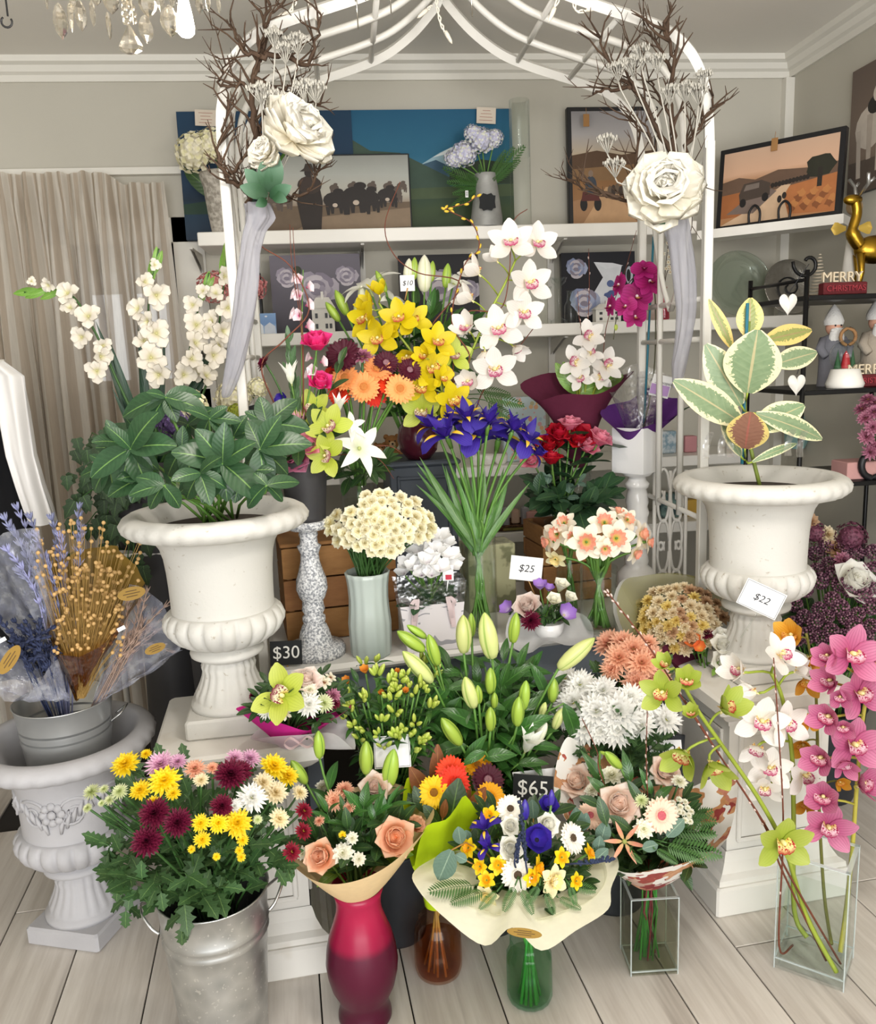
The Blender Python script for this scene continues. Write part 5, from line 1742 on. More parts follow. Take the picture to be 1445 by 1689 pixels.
# dark pot
m_pot = mat('charcoal pot','#3c3b3d',0.55,var=.15,scale=8)
pr = ppx(524,Q.y,ztop,[(858,0),(858,30),(850,31),(762,39),(756,40),(756,38),(765,36),(768,0)])
pr = [(r,max(0.001,z)) for r,z in pr]
vessel('flower_pot','charcoal flower pot standing on the distressed candle holder','pot',T(Q.x,Q.y,ztop),pr,m_pot,40)
PT = V((Q.x,Q.y,ztop + pr[4][1]))
A = 'in the charcoal pot arrangement'
CP = PY(525,735,Q.y)
bunch([('cym_green',515,680,72,'topmost green cymbidium ' + A,(-.1,.3,-1)),('cym_green',543,706,76,'middle green cymbidium ' + A,(.1,.1,-1)),('cym_green',540,752,70,'lowest green cymbidium ' + A,(-.1,-.1,-1)),
  ('protea',488,695,50,'dusky pink protea ' + A,(-.2,.9,-.3)),('rose_dusk',485,748,66,'dusky rose with dark heart ' + A,(-.25,.1,-1)),('rose_pink',506,735,46,'pink rose half behind the dusky one ' + A,(.3,.4,-.6)),
  ('wlily',592,740,84,'white lily spread flat ' + A,(.5,.2,-.8)),('wlily',578,705,50,'small white lily behind the spread one ' + A,(.4,.4,-.8)),('lilyhalf',556,682,44,'half open white lily ' + A,(.2,.8,-.4)),
  ('mum_burg',437,600,34,'maroon gerbera turned away on a bent stem ' + A,(-.9,.5,-.2)),('anemone',466,662,30,'dark plum bloom beside the white lisianthus ' + A,(-.3,.3,-.8)),
  ('rose_hot',523,562,52,'upper hot pink rose ' + A,(0,.75,-.6)),('rose_hot',529,629,42,'lower hot pink rose ' + A,(.2,.55,-.7)),('lilyhalf',481,634,52,'white lisianthus trumpet ' + A,(-.1,.9,-.3))],CP,.085,PT,None,spread=.3,sr=.003)
# snapdragon spikes
for k,(pts,n_,lab) in enumerate(((((505,745),(498,560),(500,445)),9,'tall pale pink snapdragon spike before the peony canvas'),(((515,740),(520,640),(522,585)),5,'short snapdragon spike under the hot pink rose'))):
 sp = spline([PT] + [PY(x,y,Q.y + .03) for x,y in pts[1:]],8)
 t_ = thing('snapdragon',lab,'flower',PT)
 ob('stem',MB().tube(sp,.003,6,taper=.5).mesh('stem',m_stem),t_)
 for i in range(n_):
  j = int(len(sp) * (.62 + .34 * i / n_)) - 1
  a = i * 2.1
  d = V((cos(a) * .8,-.5 + sin(a) * .4,.15))
  put_head('snap',t_,face(sp[j] + d.normalized() * .016,d,0,.05 - .012 * i / n_),'floret')
for (x0,y0,x1,y1,kd,n_,ll) in ((505,745,476,560,'grey',14,.05),(500,745,480,600,'grey',12,.05),(520,745,560,600,'dark',4,.07)):
 q = PY(x1,y1,Q.y + .02)
 sprig('foliage_sprig','grey green leucadendron stem in the charcoal pot' if kd == 'grey' else 'dark leaf stem behind the hot pink roses',stem_curve(PT,q,(0,0,1)),kd,n_,ll,group='leucadendron stems in the pot' if kd == 'grey' else None,ang=(15,35))
greens('broad dark leaf stem low in the charcoal pot','dark',PT + V((0,0,.03)),.1,PT,12,4,.075,'dark leaf stems in the charcoal pot',lo=-.2,hi=.8,wd=1.1)
for k,pts in enumerate((((500,740),(450,660),(432,600),(470,560),(510,510),(480,440),(430,405),(420,375),(450,355)),((515,740),(500,560),(488,450),(483,375)),((518,740),(498,560),(482,440),(478,370)),((575,745),(625,735),(660,745)),((580,745),(610,750),(650,790)))):
 willow(('curly brown willow twig winding beside the tulle','straight red willow twig before the peony canvas','second straight red twig beside the first','feathery twig over the spread white lily','drooping feathery twig below the spread white lily')[k],[PT] + [PY(x,y,Q.y - .03 + .02 * k) for x,y in pts[1:]],n=0,r=.0028 if k == 0 else .0018)

# wooden crate on the table
m_crate = mat('old crate wood','#a87848',0.75,c2='#845832',scale=7,bump=.3,bscale=50,ov=.1)
mp_ = None

def crate(label,mw,w,d,h,nf=3,vertical=False,name='wooden_crate'):
 t_ = thing(name,label,'crate',mw=mw)
 th = .012
 fr = MB().box((0,0,0),(1,1,1),bev=.02).mesh('slat',m_crate,False)

 def sl(nm,c,s):
  ob(nm,fr,t_,mw @ T(*c) @ M.Diagonal((s[0],s[1],s[2],1)))
 for k in range(nf):
  z = h * (k + .5) / nf
  for y in (-d / 2 + th / 2,d / 2 - th / 2):
   sl('slat',(0,y,z),(w,th,h / nf - .006))
  for x in (-w / 2 + th / 2,w / 2 - th / 2):
   sl('slat',(x,0,z),(th,d - 2 * th - .002,h / nf - .006))
 for x in (-1,1):
  for y in (-1,1):
   sl('corner_post',(x * (w / 2 - .02),y * (d / 2 - .02),h / 2),(.016,.016,h))
 nt = max(2,int(d / .08))
 for k in range(nt):
  y = -d / 2 + d * (k + .5) / nt
  sl('slat',(0,y,.006),(w - .03,d / nt - .006,.01))
 return t_

KC = PZ(560,1052,TZ)
kz = PY(560,897,KC.y).z - TZ
crm = T(KC.x - .005,KC.y + .15,TZ + .001) @ rot('Z',8)
crate('brown slatted wooden crate behind the candle holder and green blue vase',crm,.36,.3,kz,3)
ctop = TZ + kz
ob2 = thing('crate_lid','flat wooden lid lying on the brown slatted crate','lid',me=MB().box((0,0,.006),(.37,.31,.012),bev=.003).mesh('lid',m_crate,False),mw=crm @ T(0,0,kz + .001))
ctop += .014

# pale green blue fluted vase with double jonquils
m_cel = mat('crackled celadon glass','#b6beb8',0.25,c2='#a6b4ae',scale=6,coat=.3,bump=.15,bscale=25)
Q = PZ(613,1078,TZ)
pr = ppx(613,Q.y,TZ,[(1078,0),(1080,30),(1074,33),(1050,34),(1025,35),(1005,33),(985,32),(965,33),(950,35),(942,37),(941,35),(950,32),(1000,29)])

def flt(th,i):
 return 1 + .02 * cos(14 * th)

vessel('fluted_vase','pale celadon fluted vase full of cream double jonquils','vase',T(Q.x,Q.y,TZ),pr,m_cel,84,flt)
JB = V((Q.x,Q.y,TZ + pr[8][1] - .03))
CJ = PY(628,870,Q.y)
jp = []
R2 = random.Random(5)
while len(jp) < 62:
 x,y = R2.uniform(540,712),R2.uniform(815,918)
 if ((x - 626) / 86) ** 2 + ((y - 862) / 50) ** 2 > 1 or (y < 845 and x < 600) or (y > 892 and x > 660):
  continue
 if min([9e9] + [(x - a) ** 2 + (y - b) ** 2 for a,b in jp]) < 130:
  continue
 jp.append((x,y))
bunch([('jonq',x,y,R2.uniform(23,30),'cream double jonquil bloom massed in the celadon vase, ' + zone(x,y,(626,862,86,50),('in the middle','on the candle holder side','on the slate chest side','along the top','along the lower edge')),None,'cream jonquils in the celadon vase') for x,y in jp],CJ,.13,JB,None,spread=.6,k=(.6,.3,.5))
loose_stems('dark green jonquil stem rising from the celadon vase',JB - V((0,0,.05)),.045,.12,22,'jonquil stems in the celadon vase',JB + V((0,0,.12)),m_stemd,lean=1.1)

# cyclamen in a clear and white gift bag
Q = PZ(712,1066,TZ)
k_ = mpp(Q + V((0,0,.1)))
mw = T(Q.x,Q.y,TZ) @ rot('Z',4)
hb = PY(712,962,Q.y).z - TZ
t = NT('white bag with grey scrolls')
vo = t.n('TexWave',wave_type='RINGS')
vo.inputs['Scale'].default_value = 12
vo.inputs['Distortion'].default_value = 9
vo.inputs['Detail'].default_value = 1
t.l(t.obj(),vo.inputs['Vector'])
k2 = t.math('MULTIPLY',t.math('GREATER_THAN',vo.outputs['Fac'],.9),t.math('GREATER_THAN',t.noise(16,2),.5))
m_bag = t.finish(t.mix(k2,lin('#ece6e8'),lin('#a8a6ac')),.5,0,.4,.15)
bt = thing('gift_bag','white scroll printed gift bag with clear rim holding white cyclamen','bag',mw=mw)

def taper_box(w0,w1,d0,d1,z0,z1,cap=True):
 g = MB()
 a = [(-w0,-d0,z0),(w0,-d0,z0),(w0,d0,z0),(-w0,d0,z0)]
 c = [(-w1,-d1,z1),(w1,-d1,z1),(w1,d1,z1),(-w1,d1,z1)]
 for i in range(4):
  g.poly([a[i],a[(i + 1) % 4],c[(i + 1) % 4],c[i]])
 if cap:
  g.poly(a[::-1])
 return g

zs = hb * .74
f_ = lambda z: (43 + 13 * z / hb) * k_
ob('bag_body',taper_box(f_(0),f_(zs),.045,.05,.001,zs).mesh('bag',m_bag,False),bt,mw)
m_cello = glass_mat('crinkled cellophane','#f8f8fa',.22,base=.24,bump=1,bscale=24)
ob('clear_rim',taper_box(f_(zs),f_(hb * 1.08),.05,.055,zs,hb * 1.08,False).mesh('rim',m_cello,False),bt,mw)
m_rib = mat('pale pink ribbon','#e4cfd0',.5,transl=.2)
for sx in (-.6,.6):
 g = MB()
 x = f_(zs) * sx
 cp = spline([(x,-.05,zs * .55),(x * .9,-.06,zs * .85),(x * .8,-.058,zs * 1.15),(x * 1.1,-.062,zs * 1.05),(x,-.055,zs * .9),(x * 1.05,-.056,zs * .5)],5)
 g.grid(lambda u,v: cp[min(len(cp) - 1,int(v * (len(cp) - 1)))] + V(((u - .5) * .014,-.002 * sin(9 * v),0)),2,len(cp) - 1)
 ob('ribbon_handle',g.mesh('ribbon',m_rib),bt,mw)
CB = V((Q.x,Q.y,TZ + zs * .8))
CC = PY(708,955,Q.y)
bunch([('cycl',x,y,w,'white swept back cyclamen bloom in the gift bag',None,'white cyclamen blooms') for x,y,w in ((690,918,46),(722,898,50),(738,926,46),(708,932,44),(676,938,42),(744,940,36),(725,942,40),(668,948,32),(700,908,40),(716,918,44),(735,905,38),(686,940,38),(750,930,30),(696,950,34),(712,950,34))],CC,.08,CB,None,k=(.3,.6,.4),spread=.3)
greens('dark round cyclamen leaf stem inside the gift bag','rose',CB + V((0,0,.01)),.075,CB,9,4,.045,'cyclamen leaves in the gift bag',lo=.1,hi=.7)
sign('colour printed plant label with red flower stuck in the cyclamen',(739,945,18,26),Q.y - .06,'',1,m_card,m_ink,(737,975,m_card),'plant_label')
P_ = PY(740,952,Q.y - .062)
thing('label_picture','red flower picture on the cyclamen plant label','picture',me=MB().box((0,0,.0012),(10 * k_,8 * k_,.0006)).mesh('picture',mat('red print','#b8223c',.6),False),mw=face(P_,tocam(P_)))

# tall glass cylinder of irises
Q,r_,h_ = cyl_vase('tall clear glass cylinder holding blue irises',793,1046,882,29,TZ,930)
IB = V((Q.x,Q.y,TZ))
loose_stems('long green iris stem crossing inside the tall glass cylinder',IB,r_,h_,16,'iris stems in the tall cylinder',IB + V((-.01,0,h_ * 1.15)),lean=.9)
G = 'irises in the tall cylinder'
IT = IB + V((0,0,h_ * .8))
for i,(x,y,w,lab,f3) in enumerate(((738,722,78,'blue iris hanging its yellow marked fall lowest on the yellow orchid side',(-.3,.7,-.6)),(790,722,84,'blue iris with yellow blotch at the middle of the bunch',(0,.75,-.6)),(770,695,70,'topmost blue iris of the bunch',(-.1,.8,-.4)),(822,725,84,'blue iris with upright standards beside the red roses',(.1,.75,-.6)),(716,706,60,'blue iris leaning over the maroon vase',(-.5,.7,-.4)),(862,730,76,'blue iris touching the red roses',(.5,.7,-.5)),(845,712,60,'blue iris behind the rose side of the bunch',(.3,.8,-.4)),(752,702,64,'blue iris behind the middle of the bunch',(-.2,.8,-.4)),(805,700,64,'blue iris standing behind the yellow blotched ones',(.1,.9,-.3)),(880,748,40,'half open blue iris under the red roses',(.8,.3,-.4)))):
 p = PY(x,y,Q.y + rj(-.05,.04))
 flower('iris',lab,p,_r * f3[0] + _u * f3[1] + _f * f3[2],1.15 * w * mpp(p),IT + V((rj(-.015,.015),rj(-.015,.015),0)),None,.0045,drop=.18,bend=.2)
for k,(x,y) in enumerate(((695,770),(705,755),(690,760),(720,768),(730,775),(745,770),(765,765),(780,770),(800,775),(812,772),(835,780),(850,775),(868,790),(700,790),(755,760),(828,770))):
 q = PY(x,y,Q.y + rj(-.05,.03))
 t_ = thing('iris_leaf','narrow green iris leaf fanning from the tall cylinder ' + zone(x,y,(775,785,90,30),('in the middle','towards the slate chest','towards the red roses','reaching highest','drooping low')),'leaf',IT,'iris leaves in the tall cylinder')
 b_ = IT + V((rj(-.015,.015),rj(-.015,.015),0))
 leafobj('blade',LF['iris'],t_,b_,q,1.1,up=tocam(q) + V((rj(-.6,.6),0,0)))

# veined marble block behind the irises
m_marb = mat('green veined marble','#a8a684',0.3,c2='#77785a',scale=12,thr=(.5,.56))
Q2 = PY(835,1005,2.78)
mz = PY(835,893,2.78).z
thing('marble_block','green veined marble block standing behind the iris cylinder','block',me=MB().box((0,0,(mz - TZ) / 2),(.17,.12,mz - TZ),bev=.004).mesh('block',m_marb,False),mw=T(Q2.x - .06,2.80,TZ) @ rot('Z',8))

# price cards around the table
sign('white card pencilled 25 dollars clipped above the lilac posy',(868,938,53,40),PZ(900,1035,TZ).y - .03,'$25',17,m_card,m_ink,(886,990),tilt=-.12,shear=.2)
sign('black chalk sign reading 30 dollars beside the candle holder',(472,1077,52,40),PZ(522,1078,TZ).y - .1,'$30',29,m_slate,m_chalk,(476,1110),'chalk_sign',tilt=-.05)
sign('black chalk sign reading 65 dollars behind the big mixed bouquet',(879,1301,66,44),1.97,'$65',34,m_slate,m_chalk,(884,1345,m_slate),'chalk_sign',tilt=-.06)
sign('white card pencilled 22 dollars propped before the rubber plant urn',(1256,988,66,46),1.98,'$22',17,m_card,m_ink,(1222,1052,m_clear),tilt=-.4,shear=.2,border=True)
sign('white card pencilled 82 dollars behind the flower printed wrap',(1098,1237,52,32),2.1,'$82',20,m_card,m_ink,(1098,1262),tilt=.1,shear=.2)
sign('white bordered card standing among lily buds over the tan wrap',(647,1240,60,52),1.95,'',10,m_card,m_ink,(650,1290),border=True)
thing('folded_paper','loose corner of white paper behind the 65 dollar sign','paper',me=MB().poly([PY(845,1274,2.0),PY(917,1266,2.02),PY(915,1330,1.98),PY(855,1330,1.97)]).mesh('paper',m_card,False))

# white wrapped posy
Q = PZ(905,1050,TZ)
m_wt = paper('white fibre tissue','#e9e9ea',.4,.03,alpha=.8)
nk = Q + V((0,0,.015))
rim = [PY(x,y,Q.y + d) for x,y,d in ((845,1010,0),(835,1055,-.03),(870,1078,-.06),(905,1058,-.08),(940,1065,-.06),(978,1052,-.03),(968,1018,.02),(930,1005,.08),(880,1000,.08))]
wrap('paper_wrap','white tissue wrap of the small lilac and rose posy',rim,nk,.03,m_wt,belly=.1,sub=4)
thing('posy_cup','small white bowl under the lilac and rose posy','bowl',me=MB().lathe([(0,.002),(.035,0),(.045,.02),(.05,.05),(.047,.05),(.0,.045)],28).mesh('cup',m_gwhite),mw=T(Q.x,Q.y,TZ))
A = 'in the white wrapped posy'
CQ = PY(892,1022,Q.y)
QB = Q + V((0,0,.04))
bunch([('freesia_l',891,972,30,'topmost lilac freesia ' + A),('freesia_l',930,1015,38,'lilac freesia at the narcissus side ' + A),('freesia_l',842,1008,32,'pale lilac freesia at the iris side ' + A),('lisi',922,975,30,'upper white lisianthus ' + A),('lisi',911,996,28,'middle white lisianthus ' + A),('lisi',935,993,26,'white lisianthus by the glass vase ' + A),('rose_blush',870,999,36,'blush rose ' + A),('mum_burg',876,1024,30,'burgundy chrysanthemum ' + A),('mum_green',852,1001,12,'tiny yellow green bud ' + A),('freesia_l',905,975,22,'small lilac freesia at the card ' + A)],CQ,.085,QB,None,sc=1.25)
greens('dark leaf sprig in the white wrapped posy','dark',CQ,.08,QB,14,5,.035,'leaf sprigs in the white posy',lo=-.1,hi=.9)

# narcissus vases
Q,r_,h_ = cyl_vase('clear glass vase of coral cupped narcissus',988,1040,935,31,TZ,975)
loose_stems('thick green narcissus stem inside the clear vase',V((Q.x,Q.y,TZ)),r_,h_,20,'narcissus stems in the clear vase',lean=.7,rs=(.004,.006))
A = 'of the coral cupped bunch'
CN = PY(988,905,Q.y)
NB = V((Q.x,Q.y,TZ + h_ * .9))
bunch([('narc',967,894,66,'narcissus facing front in the middle ' + A,(-.05,.0,-1)),('narc',1016,888,64,'narcissus facing front on the candle holder side ' + A,(.1,.05,-1)),('narc',997,863,56,'narcissus looking up ' + A,(-.1,.5,-.9)),('narc',920,881,54,'narcissus turned aside nearest the lilac posy ' + A,(-.7,.0,-.7)),('narc',905,893,44,'outermost narcissus in profile ' + A,(-1,-.2,-.3)),('narc',1034,858,44,'narcissus behind the uplooking one ' + A,(.3,.3,-.8)),('narc',1056,882,50,'narcissus turned to the white candle holder ' + A,(.7,.1,-.6)),('narc',1068,894,42,'outer narcissus before the white candle holder ' + A,(.9,-.1,-.4)),('narc',1047,911,42,'lowest drooping narcissus ' + A,(.6,-.4,-.6)),('narc',931,864,46,'high narcissus on the rose side ' + A,(-.4,.5,-.7)),('narc',1020,847,38,'topmost narcissus ' + A,(.2,.8,-.4)),('narc',946,886,40,'narcissus half hidden by the front one ' + A,(-.3,.2,-.9)),('narc',998,905,40,'narcissus tucked under the two front ones ' + A,(0,-.3,-1)),('daffc',917,921,40,'drooping cream narcissus beside the bunch',(-.4,-.6,-.6))],CN,.1,NB,None,spread=.4,sr=.004)
Q,r_,h_ = cyl_vase('dim glass vase with a few stems behind the lilac posy',940,1010,905,22,TZ,945)
loose_stems('green stem in the dim glass vase',V((Q.x,Q.y,TZ)),r_,h_,7,'stems in the dim vase',lean=.6)

# upright crate behind the roses, white turned stand with the boxed moth orchid
UC = PZ(955,1000,TZ)
uz = PY(955,862,UC.y + .1).z - TZ
crate('dark wooden crate stood on its end behind the narcissus',T(UC.x + .0,UC.y + .16,TZ + .001) @ rot('Z',8),.26,.2,uz,4)
Q = PZ(1050,968,TZ)
pr = ppx(1050,Q.y,TZ,[(966,0),(968,33),(960,34),(945,32),(936,24),(930,18),(924,20),(915,18),(905,17),(895,23),(880,26),(870,22),(862,17),(852,18),(845,20),(835,17),(828,19),(815,17),(806,15),(803,19),(797,20),(792,15),(786,14),(784,22),(778,27),(775,25),(776,0)])
vessel('candle_holder','glossy white turned candle holder under the boxed moth orchid','candle holder',T(Q.x,Q.y,TZ),pr,m_gwhite,36)
zt = TZ + pr[-3][1]
bx = T(Q.x,Q.y,zt + .001) @ rot('Z',38)
bk = mpp(PY(1050,740,Q.y))
hb = 74 * bk
wb = .105
t_ = thing('gift_box','white open card box with the moth orchid pot inside','box',mw=bx)
for k in range(4):
 ob('side_panel',MB().box((0,-wb / 2 - .012,hb / 2),(wb + .024,.002,hb)).mesh('panel',m_card,False),t_,bx @ rot('Z',90 * k))
ob('bottom',MB().box((0,0,.002),(wb + .02,wb + .02,.003)).mesh('bottom',m_card,False),t_,bx)
m_pur = paper('purple tissue','#6c3a8c',.3,.05)
nk = V((Q.x,Q.y,zt + hb * .55))
yy = Q.y
rim = [PY(x,y,yy + d) for x,y,d in ((990,682,-.03),(1010,702,-.07),(1040,712,-.09),(1075,700,-.08),(1112,690,-.04),(1128,660,0),(1100,655,.08),(1070,640,.09),(1040,660,.08),(1005,668,.06))]
wrap('paper_wrap','purple tissue standing out of the white orchid box',rim,nk,.035,m_pur,belly=0,sub=4)
rim = [PY(x,y,yy + d) for x,y,d in ((1002,640,-.03),(1030,665,-.06),(1060,650,-.07),(1095,655,-.05),(1112,625,0),(1085,612,.05),(1050,600,.06),(1020,615,.05))]
wrap('cellophane_wrap','crinkled cellophane collar inside the purple tissue',rim,nk,.03,m_cello,belly=0,sub=4)
OB = V((Q.x,Q.y,zt + hb * .4))
m_teal = mat('teal stake','#2f7488',.5)
thing('plant_stake','teal stake standing straight in the moth orchid pot','stake',me=MB().tube([OB + V((.02,0,0)),PY(1078,390,Q.y)],.004,6).mesh('stake',m_teal))
t_ = thing('moth_orchid','magenta moth orchid spray arching from the white box','orchid',OB)
sp = spline([OB,PY(1078,620,Q.y - .01),PY(1080,480,Q.y - .01),PY(1065,448,Q.y - .02),PY(1035,470,Q.y - .03),PY(1018,520,Q.y - .03),PY(1012,560,Q.y - .03)],6)
ob('stem',MB().tube(sp,.0028,6,taper=.6).mesh('stem',mat('dark orchid stem','#4a4a30',.5)),t_)
for x,y,w,f3 in ((1071,465,56,(.2,.1,-1)),(1050,490,58,(.05,0,-1)),(1047,522,44,(.2,-.3,-1)),(1062,446,46,(-.1,.4,-.8)),(1022,470,44,(-1,.1,-.3)),(1008,505,40,(-1,0,-.2)),(1032,505,40,(-.3,0,-.8))):
 p = PY(x,y,Q.y - .06)
 put_head('phal',t_,face(p,_r * f3[0] + _u * f3[1] + _f * f3[2],0,w * mpp(p)),'bloom')
budstem(t_,PY(1016,535,Q.y - .03),V((0,0,-1)),.022,BUD_S)
leafobj('leaf',LF['dark'],t_,OB,PY(950,705,Q.y - .05),.7)
leafobj('leaf',LF['dark'],t_,OB,PY(1120,650,Q.y - .02),.8)
t_ = sign('printed plant tag reading Phalaenopsis clipped in the purple tissue',(1090,637,32,36),Q.y - .05,'',8,m_card,m_ink,(1088,662),'plant_label',tilt=-.25)
P_ = PY(1091,631,Q.y - .053)
lettering('lettering','Phalaenopsis',7 * bk,t_,face(P_,tocam(P_),-.25),m_ink)
P_ = PY(1088,643,Q.y - .053)
ob('picture',MB().box((0,0,0),(29 * bk,16 * bk,.0006)).mesh('picture',mat('lilac print','#b08cc4',.6),False),t_,face(P_,tocam(P_),-.25))

# red and pink roses
RV,r_,h_ = cyl_vase('glass vase of red and pink roses hidden by their leaves',925,985,858,26,TZ,900)
RB = V((RV.x,RV.y,TZ + h_ * .85))
A = 'of the red and pink bunch'
CR = PY(935,770,RV.y)
bunch([('rose_red',906,733,46,'red rose nearest the irises ' + A,(-.1,.6,-.7)),('rose_red',923,714,46,'red rose at the back ' + A,(0,.7,-.6)),('rose_red',955,720,54,'largest red rose facing front ' + A,(.1,.5,-.8)),('rose_red',910,755,38,'lowest red rose seen from the side ' + A,(0,.9,-.3)),
  ('rose_pink',941,698,40,'pink rose behind the largest red one ' + A,(0,.8,-.4)),('rose_pink',970,735,40,'pink rose below the largest red one ' + A,(.3,.5,-.7)),('rose_pink',991,722,44,'pink rose against the white box ' + A,(.4,.7,-.5)),('rose_pink',876,756,40,'pink rose low among the irises ' + A,(-.4,.3,-.8))],CR,.09,RB,None,spread=.4,sr=.0035,leaf='rose',nl=5,ll=.1)
greens('broad dark rose leaf stem below the red roses','rose',PY(945,815,RV.y),.15,RB,16,6,.085,'rose leaves below the red roses',lo=-.25,hi=.35)
greens('round grey green eucalyptus stem before the red roses','euc',PY(925,800,RV.y - .06),.07,RB,2,6,.05,'eucalyptus before the roses',lo=.1,hi=.4)

# maroon paper bouquet of white cymbidium behind
m_mar = paper('maroon tissue','#6a2c44',.3,.06)
MB_ = PY(950,800,RV.y + .12)
yy = MB_.y
rim = [PY(x,y,yy + d) for x,y,d in ((858,634,-.02),(885,660,-.07),(930,650,-.1),(985,650,-.11),(1020,632,-.08),(1046,612,0),(1010,622,.1),(950,620,.13),(905,615,.1))]
wrap('paper_wrap','maroon tissue cone around the white cymbidiums',rim,PY(955,770,yy),.03,m_mar,belly=-.2,sub=4)
thing('glass_vase','plain glass vase supporting the maroon wrapped orchids behind the roses','vase',me=MB().lathe([(0,0),(.045,0),(.05,.2),(.047,.2),(.04,.01),(0,.01)],28).mesh('vase',m_clear),mw=T(MB_.x + .01,yy,TZ + uz + .002))
t_b = PY(955,760,yy)
for x,y,w,f3,lab in ((970,556,56,(-.1,.2,-1),'topmost white cymbidium in the maroon wrap'),(948,598,56,(-.3,.1,-1),'white cymbidium on the iris side of the maroon wrap'),(999,603,60,(.3,.2,-1),'white cymbidium beside the moth orchid in the maroon wrap'),(957,625,44,(-.1,-.1,-1),'low white cymbidium at the maroon paper edge'),(990,622,44,(.2,0,-1),'white cymbidium tucked at the maroon paper edge'),(975,582,44,(0,.3,-1),'white cymbidium in the middle of the maroon wrap')):
 p = PY(x,y,yy - .04)
 flower('cym_white',lab,p,_r * f3[0] + _u * f3[1] + _f * f3[2],w * mpp(p),t_b,None,.004)
for (pts,lab) in ((((968,560),(972,480),(971,410)),'straight budding twig before the jug canvas'),(((990,640),(1000,540),(1030,450),(1050,380)),'long bare twig crossing the arch post'),(((960,570),(955,520),(953,480)),'short budding twig before the jug canvas')):
 willow(lab,[t_b] + [PY(x,y,yy) for x,y in pts],n=6,r=.002)
for x,y in ((925,610),(930,598),(918,600),(1035,615)):
 t_ = thing('loose_leaf','green leaf behind the white cymbidiums in the maroon wrap','leaf',t_b,'leaves in the maroon wrap')
 leafobj('blade',LF['lime'],t_,PY(950,650,yy),PY(x,y,yy - .02),1.0,up=tocam(t_b))

# slate chest with the maroon vase of cymbidium
m_chest = mat('slate blue paint','#4b525c',.6,var=.12,scale=6)
SCy = 2.88
a_,b2 = PY(640,895,SCy),PY(745,758,SCy)
hz = b2.z - TZ
cw = b2.x - a_.x
cm_ = T((a_.x + b2.x) / 2 + .01,SCy + .12,TZ + .001) @ rot('Z',4)
t_ = thing('slate_chest','dark slate painted wooden chest behind the jonquils','chest',mw=cm_)
ob('body',MB().box((0,0,hz / 2 - .01),(cw,.22,hz - .02),bev=.004).mesh('body',m_chest,False),t_,cm_)
ob('lid',MB().box((0,0,hz - .01),(cw + .03,.25,.02),bev=.006).mesh('lid',m_chest,False),t_,cm_)
g = MB()
for x,z,sx,sz in ((0,.05,cw - .05,.012),(0,hz - .06,cw - .05,.012),(-cw / 2 + .03,hz / 2,.012,hz - .1),(cw / 2 - .03,hz / 2,.012,hz - .1)):
 g.box((x,-.113,z),(sx,.01,sz),bev=.003)
ob('front_panel_moulding',g.mesh('moulding',m_chest,False),t_,cm_)
VQ = V((PY(693,740,SCy).x,SCy + .06,TZ + hz + .002))
m_mv = mat('dark maroon glaze','#4a1626',.25,coat=.4)
vessel('round_vase','dark maroon round vase under the yellow cymbidium sprays','vase',T(*VQ),[(0,.002),(.04,0),(.065,.03),(.075,.07),(.068,.11),(.05,.14),(.052,.155),(.046,.155),(.045,.12),(0,.1)],m_mv,36)
VB = VQ + V((0,0,.13))

def spray(label,name,kind,stem_px,Y,blooms,base,sr=.005,mst=None,cat='orchid'):
 """one orchid stem with its blooms as parts; blooms: (px,py,w,facing)"""
 t_ = thing(name,label,cat,base)
 sp = spline([base] + [PY(x,y,Y) for x,y in stem_px],6)
 ob('stem',MB().tube(sp,sr,7,taper=.7).mesh('stem',mst or m_steml),t_)
 for row in blooms:
  x,y,w,f3 = row[:4]
  kd = row[4] if len(row) > 4 else kind
  w *= 1.13
  p = PY(x,y,Y - .03 + (row[5] if len(row) > 5 else rj(-.02,.02)))
  n = (_r * f3[0] + _u * f3[1] + _f * f3[2]).normalized()
  back = p - n * w * mpp(p) * .05
  j = min(sp,key=lambda s_: (s_ - back - V((0,0,-.02))).length)
  bl = put_head(kd,t_,face(p,n,rj(-.25,.25),w * mpp(p)),'bloom')
  ob('pedicel',MB().tube(bez(j,j + (back - j) * .4 + V((0,0,.01)),back - n * .02,back,4),sr * .5,5).mesh('pedicel',mst or m_steml),t_)
 return t_

Y1 = 2.72
spray('upper yellow cymbidium spray leaning over the lilies','cymbidium_spray','cym_yel',[(712,680),(690,600),(655,548),(625,500)],Y1,[(605,527,62,(-.7,-.1,-.7)),(624,560,60,(-.1,-.2,-1)),(612,508,50,(-.6,.5,-.5),'cym_yel_cup'),(626,486,46,(-.2,.8,-.4),'cym_yel_cup'),(660,527,60,(-.2,.1,-1)),(680,530,56,(.2,.1,-1)),(672,588,50,(-.1,-.4,-.9),'cym_yel_cup'),(642,545,40,(.1,-.3,-.8),'cym_yel_cup')],VB)
spray('lower yellow cymbidium spray facing the irises','cymbidium_spray','cym_yel',[(735,690),(728,640),(718,590),(718,560)],Y1 - .06,[(720,566,58,(.3,.1,-1)),(713,608,62,(.2,-.1,-1)),(698,640,56,(-.3,-.3,-1)),(747,662,58,(.25,-.1,-1)),(728,625,40,(.5,0,-.7)),(702,590,44,(-.4,.2,-.7),'cym_yel_cup')],VB)
spray('green cymbidium stem low between yellow and white sprays','cymbidium_spray','cym_green',[(720,690),(730,640),(745,590)],Y1 - .02,[(746,588,56,(.3,.1,-1)),(697,680,62,(-.2,-.2,-1))],VB)
